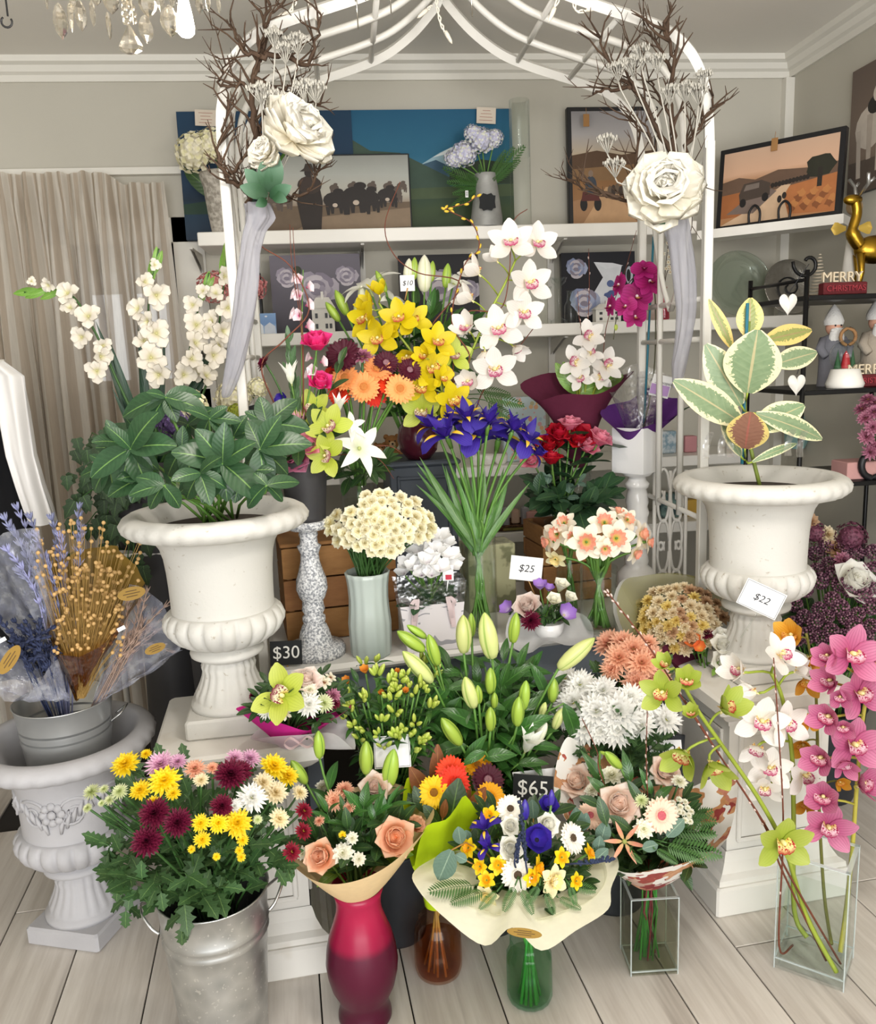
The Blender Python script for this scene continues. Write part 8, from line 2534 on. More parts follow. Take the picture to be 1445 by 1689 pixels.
# white scroll trellis behind the boxed orchid
m_scr = mat('white wrought iron','#dcdad6',.45)
YT = 2.9
P1,P2 = PY(1078,1000,YT),PY(1132,775,YT)
z0,z1 = TZ - .1,P2.z
t_ = thing('scroll_trellis','white wrought iron scroll panel behind the boxed orchid stand','trellis',V((P1.x,YT,0)))
for x in (P1.x,(P1.x + P2.x) / 2,P2.x):
 ob('bar',MB().tube([(x,YT,0),(x,YT,z1)],.007,6).mesh('bar',m_scr),t_)
hw = (P2.x - P1.x) / 4
for r_ in range(3):
 for sx in (0,1):
  cx = P1.x + hw * (1 + 2 * sx)
  cz = z1 - .09 - .19 * r_
  pts = [(cx + (-1 if sx else 1) * hw * .9 * (1 - q / 26) * cos(q * .32),YT,cz + .02 + .1 * (1 - q / 22) * sin(q * .32)) for q in range(20)]
  ob('scroll',MB().tube(pts,.0055,6).mesh('scroll',m_scr),t_)
  ob('scroll',MB().tube([(x,YT,2 * cz - z) for x,_,z in pts],.0055,6).mesh('scroll',m_scr),t_)

# ================================================================ black metal rack of ornaments by the side wall
m_blk = mat('black metal','#161617',.4,.4)
YR0,YR1 = 2.62,3.0
xr0 = PY(1327,560,YR0).x
za,zb,zc = PY(1340,487,YR0).z,PY(1340,644,YR0).z,PY(1400,795,YR0).z
rk = thing('metal_rack','black metal rack of ornaments beside the side wall','rack',V((xr0,YR0,0)))
for z in (za,zb,zc):
 ob('shelf',MB().box(((xr0 + XR - .04) / 2,(YR0 + YR1) / 2,z - .008),(XR - .04 - xr0,YR1 - YR0,.016),bev=.002).mesh('shelf',m_blk,False),rk)
for x in (xr0,XR - .06):
 for y in (YR0,YR1):
  ob('post',MB().tube([(x,y,0),(x,y,za + (.08 if x == xr0 else 0))],.008,6).mesh('post',m_blk),rk)
sp = [(xr0 + .0 + .05 * (1 - q / 22) * cos(q * .33 + 3),YR0,za + .1 + .05 * (1 - q / 22) * sin(q * .33 + 3)) for q in range(18)]
ob('scroll',MB().tube(sp,.006,6).mesh('scroll',m_blk),rk)
ob('side_rail',MB().tube([(xr0,YR0,za + .05),(xr0,YR1,za + .05)],.006,6).mesh('rail',m_blk),rk)
m_red = mat('dark red glitter','#6c1820',.7,var=.3,scale=200)
m_creamw = mat('cream wood letters','#d8c8ac',.6)

def on(px,py,z,y=None):
 p = PZ(px,py,z)
 if y:
  p = PY(px,py,y)
  p.z = z
 return p

for k,(px,z,lab) in enumerate(((1390,za,'red MERRY CHRISTMAS word block on the top of the black rack'),(1440,zb,'red MERRY CHRISTMAS word block on the second rack shelf'))):
 p = on(px,478,z + .001,YR0 + .06)
 k_ = mpp(p)
 mw = T(*p)
 t_ = thing('word_block',lab,'ornament',mw=mw)
 ob('base',MB().box((0,0,10 * k_),(76 * k_,.035,20 * k_),bev=.003).mesh('block',m_red,False),t_,mw)
 lettering('lettering','CHRISTMAS',13 * k_,t_,mw @ T(0,-.02,10 * k_) @ rot('X',90),mat('red letters','#98303a',.6),0,.002)
 lettering('lettering','MERRY',23 * k_,t_,mw @ T(-4 * k_,-.005,28 * k_) @ rot('X',90),m_creamw,0,.005)
m_gold = mat('gold leaf metal','#b08a30',.28,1.0,var=.2,scale=12,bump=.3,bscale=40)
p = on(1432,470,za + .001,YR0 + .12)
k_ = mpp(p)
mw = T(*p)
t_ = thing('gold_reindeer','tall shiny gold reindeer standing on the black rack','ornament',mw=mw)
g = MB().ball((8 * k_,0,72 * k_),24 * k_,14,10,0,(1.5,.8,.95)).tube(spline([(-18 * k_,0,78 * k_),(-32 * k_,0,100 * k_),(-26 * k_,0,128 * k_),(-30 * k_,0,148 * k_)],5),[11 * k_] * 6 + [8 * k_] * 10,10).ball((-34 * k_,0,150 * k_),11 * k_,10,8,0,(1.5,.8,.8))
ob('body',g.mesh('body',m_gold),t_,mw)
for x,y in ((-22,-.02),(-16,.02),(30,-.02),(36,.02)):
 ob('leg',MB().tube([(x * k_,y,66 * k_),((x + 3) * k_,y,35 * k_),((x - 4) * k_,y,0)],[7 * k_,4.5 * k_,4 * k_],8).mesh('leg',m_gold),t_,mw)
for y in (-.018,.018):
 ob('antler',MB().tube([(-26 * k_,y * .5,156 * k_),(-20 * k_,y * 2,172 * k_),(-26 * k_,y * 3,186 * k_)],3 * k_,6).tube([(-20 * k_,y * 2,172 * k_),(-12 * k_,y * 2.4,180 * k_)],2.4 * k_,6).mesh('antler',mat('silver antler','#b8b8b8',.3,.9)),t_,mw)
p = on(1403,470,za + .001,YR0 + .2)
mw = T(*p)
t_ = thing('angel_figure','white robed angel figure with wooden ball head and gold wings','ornament',mw=mw)
ob('robe',MB().lathe([(18 * k_,0),(15 * k_,40 * k_),(9 * k_,100 * k_),(5 * k_,132 * k_),(0,135 * k_)],20).mesh('robe',mat('white cloth','#d8d4cc',.9)),t_,mw)
ob('head',MB().ball((0,0,145 * k_),13 * k_,14,10).mesh('head',mat('bare wood','#a88c68',.6)),t_,mw)
for s_ in (-1,1):
 ob('wing',petal('obov',26 * k_,22 * k_,cup=.2,ruf=.1,nu=4,nv=5).mesh('wing',mat('gold wing','#c8a84c',.5,.3)),t_,mw @ T(s_ * 10 * k_,.01,112 * k_) @ rot('Z',-90 * s_) @ rot('Y',90 * s_))
g = MB()
for q in range(14):
 r = 16 * (1 - q / 14.5) * k_
 g.tube([(r * cos(a * .5),r * sin(a * .5),q * 5.3 * k_) for a in range(14)],.8 * k_,4)
thing('wire_tree','pale wire cone tree on the black rack','ornament',me=g.mesh('tree',mat('pale wire','#c4b8a4',.6)),mw=T(*on(1350,480,za + .001,YR0 + .16)))

def santa(label,px,z,s,coat,y):
 p = on(px,640,z + .001,y)
 k = mpp(p) * s
 mw = T(*p)
 t_ = thing('santa_figure',label,'ornament',mw=mw)
 ob('robe',MB().lathe([(22 * k,0),(21 * k,10 * k),(20 * k,40 * k),(22 * k,62 * k),(15 * k,80 * k),(0,86 * k)],22).mesh('robe',coat),t_,mw)
 for s_ in (-1,1):
  ob('arm',MB().tube([(s_ * 16 * k,0,76 * k),(s_ * 25 * k,-6 * k,60 * k),(s_ * 20 * k,-16 * k,48 * k)],[7 * k,8 * k,6 * k],8).mesh('arm',coat),t_,mw)
 hd = ob('head',MB().ball((0,-2 * k,94 * k),13 * k,12,9).mesh('face',mat('doll skin','#d09c84',.6)),t_,mw)
 m_fur = mat('white fleece','#d8d6d2',.95,bump=.8,bscale=150)
 ob('beard',MB().ball((0,-10 * k,76 * k),13 * k,12,9,0,(1,.6,1.7)).ball((-6 * k,-13 * k,90 * k),5 * k,8,6,0,(1.3,.6,.6)).ball((6 * k,-13 * k,90 * k),5 * k,8,6,0,(1.3,.6,.6)).mesh('beard',m_fur),t_,mw)
 ob('hat',MB().lathe([(14.5 * k,98 * k),(16 * k,104 * k),(13 * k,112 * k),(8 * k,122 * k),(2 * k,130 * k),(0,131 * k)],18).mesh('hat',m_fur),t_,mw)
 ob('eyes',MB().ball((-5 * k,-14 * k,97 * k),1.6 * k,6,4).ball((5 * k,-14 * k,97 * k),1.6 * k,6,4).mesh('eyes',m_blackf),hd,mw)

santa('grey coated Santa figure holding a wreath on the second rack shelf',1370,zb,1.0,mat('grey felt','#74747c',.95,bump=.5,bscale=120),YR0 + .2)
santa('white bearded Santa figure half outside the picture edge',1440,zb,1.05,mat('cream felt','#b0a494',.95,bump=.5,bscale=120),YR0 + .22)
g = MB().tube([(0.028 * cos(a * .45),-.01,.028 * sin(a * .45)) for a in range(15)],.006,6)
thing('small_wreath','small twiggy wreath held by the grey Santa figure','wreath',me=g.mesh('wreath',mat('twine','#a07850',.9)),mw=T(*(on(1392,640,zb,YR0 + .15) + V((0,0,.17)))))
p = on(1393,640,zb + .001,YR0 + .07)
mw = T(*p)
k_ = mpp(p)
t_ = thing('snow_globe','snow globe with a red figure and little trees inside','ornament',mw=mw)
ob('base',MB().lathe([(28 * k_,0),(30 * k_,6 * k_),(26 * k_,16 * k_),(22 * k_,30 * k_),(0,31 * k_)],24).mesh('base',m_white),t_,mw)
ob('globe',MB().ball((0,0,52 * k_),26 * k_,20,14).mesh('globe',m_clear),t_,mw)
ob('red_figure',MB().lathe([(8 * k_,31 * k_),(6 * k_,44 * k_),(5 * k_,52 * k_),(0,60 * k_)],10).mesh('figure',mat('toy red','#a8242c',.5)),t_,mw)
for s_ in (-1,1):
 ob('tree',MB().lathe([(6 * k_,31 * k_),(0,62 * k_)],8).mesh('tree',mat('toy green','#2c5434',.7)),t_,mw @ T(s_ * 13 * k_,.004,0))
# below the second shelf
p = on(1345,748,ZS3 + .001,3.4)
k_ = mpp(p)
mw = T(p.x,3.56,ZS3 + .001)
t_ = thing('owl_figure','pale teal owl ornament on the lower wall shelf','ornament',mw=mw)
m_owl = mat('teal ceramic','#8cb4b0',.35)
ob('body',MB().lathe([(14 * k_,0),(19 * k_,12 * k_),(20 * k_,30 * k_),(15 * k_,44 * k_),(0,48 * k_)],20).mesh('owl',m_owl),t_,mw)
for s_ in (-1,1):
 ob('ear',MB().tube([(s_ * 9 * k_,0,42 * k_),(s_ * 13 * k_,0,54 * k_)],[5 * k_,.5 * k_],8).mesh('ear',m_owl),t_,mw)
 ob('eye',MB().ball((s_ * 7 * k_,-16 * k_,33 * k_),5 * k_,10,7,0,(1,.5,1)).mesh('eye',m_creamw),t_,mw)
thing('storage_box','pink cardboard box on the low rack shelf','box',me=MB().box((0,0,.03),(.13,.1,.06),bev=.003).mesh('box',mat('dusty pink card','#c49490',.7),False),mw=T(*on(1412,790,zc + .001,YR0 + .08)))
thing('ring_ornament','black ring ornament leaning on the low rack shelf','ornament',me=MB().tube([(.045 * cos(a * .3),0,.05 + .045 * sin(a * .3)) for a in range(22)],.012,8).mesh('ring',m_blackf),mw=T(*on(1440,790,zc + .001,YR0 + .02)))
mh = MB()
for s_ in (-1,1):
 mh.grid(lambda u,v: (.0019 * u * 16 * sin(2 * pi * v) ** 3,s_ * .009 * (1 - u * u),.0024 * u * (13 * cos(2 * pi * v) - 5 * cos(4 * pi * v) - 2 * cos(6 * pi * v) - cos(8 * pi * v))),5,28)
mh = mh.mesh('heart',m_white)
for px,py,lab in ((1314,633,'white heart hanging on the corner post of the black rack'),(1300,500,'small white medallion heart hanging near the silver plate')):
 p = PY(px,py,YR0 - .02)
 t_ = thing('hanging_heart',lab,'ornament',mw=T(*p))
 ob('heart',mh,t_,T(*p))
 ob('cord',MB().tube([p + V((0,0,.03)),V((xr0,YR0 - .009,p.z + .12))],.0012,4).mesh('cord',m_ink),t_)
bunch([('dry_pink',x,y,30,'dusky dried bloom of the posy at the picture edge below the rack',None,'dried posy by the rack') for x,y in ((1432,660),(1442,680),(1428,690),(1440,705),(1430,720),(1445,735),(1436,745),(1445,665),(1422,675))],PY(1450,700,2.6),.06,on(1446,790,zc,YR0 + .1))
thing('flower_pot','small dark pot of the dried posy on the low rack shelf','pot',me=MB().lathe([(0,.002),(.03,0),(.04,.06),(.036,.06),(0,.05)],20).mesh('pot',m_pot),mw=T(*on(1470,790,zc + .001,YR0 + .15)))

# plum coloured bunch beside the rubber plant urn
PP = PZ(1400,1235,0)
PP = V((1.62,2.62,0))
Pb = tub('dark plastic bucket of plum berry heads beside the rubber plant urn',PP,.14,.34)
bp = []
while len(bp) < 40:
 x,y = rj(1308,1450),rj(900,1060)
 if (x < 1340 and y < 960) or min([9e9] + [(x - a) ** 2 + (y - b_) ** 2 for a,b_ in bp]) < 330:
  continue
 bp.append((x,y))
CPl = PY(1400,1040,2.6)
bunch([('bead',x,y,rj(24,32),'plum purple berry head beside the rubber plant urn, ' + zone(x,y,(1380,985,75,80),('in the middle','against the urn','at the picture edge','under the sedum heads','low behind the orange orchid')),None,'plum berry heads') for x,y in bp],CPl,.26,Pb,None,spread=1)
bunch([('rose_white',1410,960,74,'white artificial rose on the plum berry bunch',(.1,.5,-.8)),('sedum',1404,886,60,'dusty pink sedum head above the plum berries',(0,.3,-1)),('sedum',1345,880,44,'dim pink sedum head behind the urn rim',(0,.3,-1)),('dry_tan',1378,905,40,'tan dried hydrangea above the plum berries',(0,.3,-1)),('dry_cr',1365,882,34,'cream dried bloom beside the sedum head',(0,.3,-1)),('dry_pink',1390,925,34,'faded rose bloom under the sedum head',(0,.3,-1)),('dry_tan',1335,860,34,'brown dried bloom close to the urn wall',(0,.3,-1))],CPl,.27,Pb,None,spread=1)
greens('dark leaf stem among the plum berries','dark',CPl,.24,Pb,24,7,.07,'leaf stems among the plum berries',lo=-.2,hi=.8)

# ================================================================ window side: clothes, ivy, gladioli, dried bunches
m_blkc = mat('black cloth','#0d0d10',.95)
m_whc = mat('white cotton','#e0dedc',.85,var=.04,scale=9)

def garment(name,label,rows,Y,m_,dep=.09,cat='garment',folds=9):
 """hanging cloth: rows of (px left, px right, py)"""
 b = MB()
 n = len(rows) - 1

 def fn(u,v):
  i = min(n - 1,int(v * n))
  f = v * n - i
  l = rows[i][0] * (1 - f) + rows[i + 1][0] * f
  r = rows[i][1] * (1 - f) + rows[i + 1][1] * f
  y = rows[i][2] * (1 - f) + rows[i + 1][2] * f
  a = 2 * pi * u
  p = PY((l + r) / 2 + (r - l) / 2 * cos(a),y,Y)
  fo = 1 + .12 * sin(folds * a + 2 * v) * min(1,v * 2)
  return (p.x,Y + dep * sin(a) * fo * (.4 + .6 * min(1,v * 3)) - .012 * sin(folds * a * .7 + 3 * v),p.z)
 b.grid(fn,56,n * 5)
 return thing(name,label,cat,me=b.mesh(name,m_))

garment('black_dress','long black dress hanging at the picture edge before the curtain',[(-70,0,625),(-90,22,690),(-100,42,780),(-105,52,860),(-110,70,1000),(-110,78,1060),(-110,80,1110)],2.75,m_blkc)
garment('white_shirt','white cotton shirt hanging over the black dress',[(-60,6,596),(-30,40,620),(0,48,680),(14,58,750),(30,72,800),(44,86,840),(54,92,862)],2.66,m_whc,.05,folds=7)
thing('clothes_rail','thin metal rail the dress and shirt hang from','rail',me=MB().tube([PY(-60,606,2.7) + V((-.5,0,.02)),PY(8,603,2.7) + V((0,0,.01))],.009,8).tube([PY(-60,606,2.7) + V((-.4,0,.02)),V((PY(-60,606,2.7).x - .4,2.7,0))],.012,8).mesh('rail',m_rail))

# ivy on a white wheeled stand behind the grey urn
m_stand = mat('white steel tube','#d4d2cd',.4)
SI = PZ(262,1165,0)
SI = PY(255,1000,2.85)
ix,iy = SI.x,SI.y
t_ = thing('plant_stand','white wheeled steel stand under the trailing ivy','stand',V((ix,iy,0)))
hz_ = PY(190,905,iy).z
for dx in (-.16,.16):
 for dy in (-.12,.12):
  lg = ob('leg',MB().tube([(ix + dx,iy + dy,.05),(ix + dx,iy + dy,hz_)],.011,8).mesh('leg',m_stand),t_)
  ob('wheel',MB().tube([(ix + dx - .012,iy + dy,.025),(ix + dx + .012,iy + dy,.025)],.024,12).mesh('wheel',m_blkc),lg)
for z in (.16,hz_):
 g = MB()
 for k in range(5):
  g.tube([(ix - .16,iy - .12 + .06 * k,z),(ix + .16,iy - .12 + .06 * k,z)],.007,6)
 for k in (-1,1):
  g.tube([(ix + .16 * k,iy - .12,z),(ix + .16 * k,iy + .12,z)],.009,6)
 ob('rack',g.mesh('rack',m_stand),t_)
thing('flower_pot','black pot of ivy standing on the white wheeled stand','pot',me=MB().lathe([(0,.002),(.09,0),(.12,.16),(.115,.16),(.1,.1),(0,.1)],28).mesh('pot',m_pot),mw=T(ix,iy,hz_ + .01))
IVB = V((ix,iy,hz_ + .15))
t_ = thing('ivy_plant','dark trailing ivy behind the cream urn and dried bunches','plant',IVB)
for k in range(36):
 x,y = rj(122,275),rj(690,960)
 q = PY(x,y,iy - .1 + rj(-.12,.1))
 cv = bez(IVB,IVB + V((0,0,.08)),q + V((0,0,.08)),q,7)
 ob('vine',MB().tube(cv,.002,5).mesh('vine',m_stemd),t_)
 for i in range(9):
  j = 1 + (i * 5) % 7
  e = cv[j] + V((rj(-.05,.05),rj(-.06,0),rj(-.05,.03)))
  leafobj('leaf',LF['ivy'],t_,e,e + V((rj(-.03,.03),rj(-.02,0),-.05)).normalized() * rj(.04,.065),.9,up=tocam(e))
vessel('plastic_bucket','black plastic bucket on the floor behind the urn pedestal','bucket',T(*PZ(315,1140,0)),[(0,.003),(.08,0),(.1,.22),(.096,.22),(.078,.01),(0,.01)],m_blkc,28)

# hydrangea bunch and chalk sign behind the hellebore
HQ = PY(340,790,2.62)
thing('flower_pot','tall dark pot of hydrangeas hidden behind the hellebore','pot',me=MB().lathe([(0,.002),(.08,0),(.11,HQ.z),(.105,HQ.z),(0,HQ.z - .05)],28).mesh('pot',m_pot),mw=T(HQ.x,HQ.y,0))
bunch([('hyd_cream',318,672,62,'cream hydrangea head over the hellebore',(0,.3,-1)),('hyd_cream',385,655,70,'white hydrangea head behind the tulle end',(0,.3,-1)),('hyd_green',392,682,40,'lime hydrangea head beside the arch post',(0,.2,-1)),('hyd_purp',292,698,66,'purple hydrangea head behind the hellebore',(0,.1,-1)),('hyd_purp',262,690,40,'smaller purple hydrangea head near the ivy',(0,.1,-1)),('hyd_cream',425,640,40,'white hydrangea head past the arch post',(0,.3,-1))],PY(345,720,2.6),.14,HQ)
sign('black chalk board beside the arch post behind the hellebore',(434,700,40,70),2.55,'07',24,m_slate,m_chalk,(434,760),'chalk_sign',tilt=.25)

# gladioli
GQ_ = V((PY(255,800,2.8).x,2.8,0))
gz = PY(255,760,2.8).z
thing('floor_vase','tall dark floor vase of white gladioli behind the hellebore','vase',me=MB().lathe([(0,.004),(.09,0),(.1,.3),(.07,gz - .1),(.08,gz),(.075,gz),(.06,gz - .1),(0,gz - .2)],32).mesh('vase',m_pot),mw=T(*GQ_))
GBs = GQ_ + V((0,0,gz - .05))
for lab,pts,bl,tips in (('white gladiolus spike bowing far out over the curtain',[(235,720),(190,620),(150,535),(110,482),(40,482)],[(112,484,44),(116,508,34),(146,522,48),(135,556,42),(166,588,44),(160,612,44),(170,570,34),(80,470,28),(52,464,18)],[(26,484),(36,478),(45,490),(60,480),(70,492)]),
       ('tallest straight white gladiolus spike before the window',[(258,730),(252,600),(245,500),(262,410)],[(239,465,36),(258,487,52),(228,510,44),(258,550,54),(238,563,46),(249,590,56),(262,618,50),(255,437,24),(244,530,40)],[(258,412),(265,420),(252,430)]),
       ('white gladiolus spike close to the pink hydrangea',[(280,730),(305,620),(322,530),(345,450)],[(318,503,38),(324,536,50),(322,566,46),(316,592,44),(303,618,46),(330,612,40),(335,480,28),(345,545,36)],[(344,452),(338,470),(350,462)]),
       ('white gladiolus spike beside the arch post',[(300,730),(345,620),(362,530),(376,400)],[(370,456,36),(356,484,34),(376,508,46),(350,530,42),(368,546,42),(352,586,48),(340,620,42),(362,570,38)],[(378,395),(372,415),(382,420)])):
 sp = spline([GBs] + [PY(x,y,2.72) for x,y in pts],7)
 t_ = thing('gladiolus',lab,'flower',GBs)
 ob('stem',MB().tube(sp,.0055,6,taper=.5).mesh('stem',m_stemd),t_)
 for x,y,w in bl:
  p = PY(x,y,2.69 + rj(-.02,.02))
  put_head('glad',t_,face(p,tocam(p) + V((rj(-.7,.7),0,rj(-.3,.5))),rj(0,6),w * .98 * mpp(p)),'bloom')
 for x,y in tips:
  q = PY(x,y,2.71)
  s_ = min(sp,key=lambda s: (s - q).length)
  j = max(0,sp.index(s_) - 3)
  leafobj('sheath',LF['lime'],t_,sp[j],q + (q - sp[j]) * .2,.7,up=tocam(q))
for x0,y0,x1,y1 in ((245,740,158,530),(250,740,180,560),(262,740,228,540),(268,740,272,555),(290,740,365,540),(280,740,340,640),(255,740,205,650),(295,740,350,600),(240,740,185,640)):
 t_ = thing('gladiolus_leaf','long dark sword leaf of the gladioli','leaf',GBs,'gladiolus sword leaves')
 q = PY(x1,y1,2.72)
 leafobj('blade',LF['glad'],t_,GBs,q,.8,up=tocam(q))

# tub of dried bunches standing in the grey urn
TQ = V((GU.translation.x + .01,GU.translation.y,.472))
tz_ = PY(123,1150,TQ.y).z - .472
trr = 76 * mpp(PY(123,1170,TQ.y))
pr = [(0,.004),(trr * .8,0),(trr * .83,.01),(trr * .9,tz_ * .5),(trr * .93,tz_ * .56),(trr * .91,tz_ * .6),(trr * .94,tz_ * .66),(trr * .93,tz_ * .7),(trr,tz_ - .003),(trr * 1.02,tz_),(trr * .98,tz_),(trr * .9,tz_ * .5),(0,.02)]
t_ = vessel('galvanised_tub','shiny galvanised tub of dried bunches standing in the grey urn','tub',T(*TQ),[(r,max(.001,z)) for r,z in pr],m_galvb,48)
ob('handle',MB().tube(spline([(trr,-.03,tz_ * .7),(trr + .03,-.03,tz_ * .8),(trr + .04,0,tz_ * .85),(trr + .03,.03,tz_ * .8),(trr,.03,tz_ * .7)],4),.003,6).mesh('handle',m_wire),t_,T(*TQ))
TB = TQ + V((0,0,.05))
m_flax = mat('golden flax','#c09a58',.6,var=.15,ov=.1)
m_flaxb = mat('flax seed ball','#d4ac70',.5,var=.1)
g,g2 = MB(),MB()
FB = PY(135,1150,TQ.y - .05)
sb_ = MB().ball((0,0,0),.0055,6,4)
for k in range(330):
 x = 145 + (58 if k < 240 else 90) * rj(-1,1)
 y = (rj(925,1075) if k < 240 else rj(850,950)) + abs(x - 150) * .25
 q = PY(x,y,TQ.y - .06 + rj(-.07,.05))
 g.tube([FB + V((rj(-.01,.01),rj(-.01,.01),0)),FB.lerp(q,.55) + V((rj(-.008,.008),0,.01)),q],.0006,3,cap=False)
 g2.add(sb_,T(*q))
t_ = thing('flax_bunch','golden dried flax bunch with round seed heads in the galvanised tub','dried flowers',FB)
o_ = ob('stem_mass',g.mesh('flax stems',m_flax),t_)
o_['kind'] = 'stuff'
o_ = ob('seed_mass',g2.mesh('flax seeds',m_flaxb),t_)
o_['kind'] = 'stuff'
m_amb = glass_mat('amber cellophane','#cfa860',.22,base=.16,bump=1,bscale=20)
t = NT('milky film')
m_film = t.finish(t.mix(t.ramp(t.noise(30,3),[(.45,(0,0,0,1)),(.7,(1,1,1,1))]),lin('#b4b8cc'),lin('#f0f2f8')),.12,0,.9,.2,t.noise(20,3),1.0,.012,alpha=t.math('MULTIPLY_ADD',t.noise(26,3),.55,.06))
m_goldp = paper('gold kraft sleeve','#a08038',.3,alpha=.9)

def cone(name,label,apex,rim,m_,cat='wrapping film',n=10):
 ap = PY(*apex)
 rp = spline([PY(*q) for q in rim],4)
 N = len(rp) - 1
 thing(name,label,cat,me=MB().grid(lambda u,v: ap + (rp[min(N,int(round(u * N)))] - ap) * (.04 + .96 * v) + V((.006 * sin(31 * u) * v,.012 * sin(23 * u + 5 * v),.004 * sin(17 * v))),N,n).mesh(name,m_))

yt = TQ.y
cone('card_sleeve','gold kraft sleeve behind the dried flax',(128,1155,yt),[(75,930,yt + .04),(110,915,yt + .07),(160,900,yt + .09),(200,905,yt + .06),(240,960,yt)],m_goldp)
cone('film_wrap','amber cellophane cone in front of the dried flax',(128,1158,yt - .03),[(72,935,yt),(85,1060,yt - .1),(130,1080,yt - .14),(190,1040,yt - .12),(248,950,yt - .02)],m_amb)
cone('film_wrap','clear crinkled cellophane around the lavender grasses',(110,1150,yt - .02),[(-30,1000,yt),(-15,900,yt - .06),(30,870,yt - .1),(66,880,yt - .08),(72,940,yt)],m_film)
cone('film_wrap','clear cellophane wrap of the navy dried bunch',(118,1155,yt - .08),[(-40,1010,yt - .06),(-20,1130,yt - .16),(40,1150,yt - .16),(90,1080,yt - .12)],m_film)
cone('film_wrap','clear cellophane wrap of the pale feather grass',(150,1165,yt - .02),[(215,960,yt),(265,990,yt - .05),(300,1060,yt - .06),(285,1080,yt - .1),(215,1130,yt - .1)],m_film)
m_lav = mat('lavender grass','#a4a8d2',.8,var=.15,ov=.12)
m_lavd = mat('navy statice','#3a4468',.8,var=.3)
m_feath = mat('feather grass','#c4a898',.9,var=.15)

def plume(label,pts,Y,m_,n,L,group,w=.006):
 sp = spline([TB] + [PY(x,y,Y) for x,y in pts],7)
 g = MB().tube(sp,.0014,4)
 K = len(sp)
 for k in range(n):
  i = int(K * (.45 + .54 * k / n))
  p = sp[min(i,K - 2)]
  d = (sp[min(i + 1,K - 1)] - p).normalized()
  q = p + (d + V((rj(-.6,.6),rj(-.6,.6),rj(-.2,.2)))).normalized() * L
  g.tube([p,p.lerp(q,.5),q],[.001,w * .5,.0004],4)
 thing('grass_plume',label,'dried grass',me=g.mesh('plume',m_),group=group)

for k,(x,y) in enumerate(((5,850),(25,832),(48,848),(20,870),(60,880),(85,850),(130,832),(95,905),(135,870),(40,900),(10,905),(75,920),(30,940),(100,880))):
 plume('lilac glittered grass plume in the galvanised tub',((x * .5 + 60,y * .45 + 590),(x,y)),yt - .02 + rj(-.06,.08),m_lav,46,.026,'lilac grass plumes')
for k in range(22):
 plume('navy dried statice stem low in the clear wrap',((rj(30,110),rj(1080,1110)),(rj(-10,95),rj(1000,1100))),yt - .1 + rj(-.05,.05),m_lavd,30,.018,'navy statice stems',.008)
for k in range(16):
 plume('pale feather grass plume under clear wrap',((rj(190,215),rj(1060,1100)),(rj(210,290),rj(970,1080))),yt - .03 + rj(-.04,.04),m_feath,26,.026,'pale feather grasses',.003)
m_gst = mat('gold foil sticker','#8a6a1e',.45,.3)
for x,y,a,b_,r_,yy,lab in ((16,1088,26,11,.9,yt - .2,'gold oval sticker on the navy bunch wrap'),(256,1070,17,8,.25,yt - .13,'gold oval sticker on the feather grass wrap'),(217,979,22,11,.1,yt - .12,'gold oval sticker on the flax sleeve'),(865,1539,29,8,-.1,1.43,'gold oval shop sticker on the cream tissue wrap')):
 p = PY(x,y,yy)
 k_ = mpp(p)
 mw = face(p,tocam(p) + V((0,0,-.4 if x > 800 else 0)),r_)
 t_ = thing('oval_sticker',lab,'sticker',mw=mw)
 ob('foil',MB().poly([(a * k_ * cos(q * pi / 14),b_ * k_ * sin(q * pi / 14),0) for q in range(28)]).mesh('sticker',m_gst,False),t_,mw)
 g = MB()
 for q in (-1,0,1):
  g.box((0,q * b_ * k_ * .4,.0005),(a * k_ * (1.2 - .4 * abs(q)),b_ * k_ * .12,.0003))
 ob('print_line',g.mesh('print lines',mat('brown print','#5c4420',.7),False),t_,mw)
for x,y in ((200,1037),(3,1056)):
 p = PY(x,y,yt - .17)
 thing('price_sticker','tiny white price sticker on the %s wrap' % ('amber film' if x > 100 else 'navy bunch'),'sticker',me=MB().box((0,0,0),(.02,.01,.0006)).mesh('sticker',m_card,False),mw=face(p,tocam(p),.35))

# ================================================================ branches, peonies and tulle on the arch; chandelier
def branch(label,px,r0,twigs=2,group=None):
 Y = YA
 g = MB()
 for pts,r in zip(px,r0):
  P3 = [PY(x,y,Y + rj(-.03,.03)) for x,y in pts]
  sp = spline(P3,5)
  n = len(sp)
  sp = [p + V((rj(-.006,.006),rj(-.006,.006),rj(-.006,.006))) if 0 < i < n - 1 else p for i,p in enumerate(sp)]
  g.tube(sp,[r * (1 - .72 * i / n) for i in range(n)],6)
  for k in range(twigs * len(pts)):
   i = R.randrange(n // 4,n)
   p = sp[i]
   d = (sp[min(i + 1,n - 1)] - sp[max(0,i - 1)]).normalized()
   L = rj(.03,.085)
   e = (d * rj(.3,1) + V((rj(-1,1),rj(-.6,.6),rj(-.3,.9)))).normalized()
   q = p + e * L
   q2 = q + (e + V((rj(-.8,.8),rj(-.5,.5),rj(0,.8)))).normalized() * L * .6
   g.tube([p,p.lerp(q,.5) + V((rj(-.005,.005),) * 3),q,q2],[r * .4,r * .32,r * .24,r * .1],5)
   g.tube([q,q + (e + V((rj(-.9,.9),rj(-.5,.5),rj(-.2,.8)))).normalized() * L * .5],[r * .24,r * .1],5)
 return thing('manzanita_branch',label,'branch',me=g.mesh('branch',m_twig),group=group)

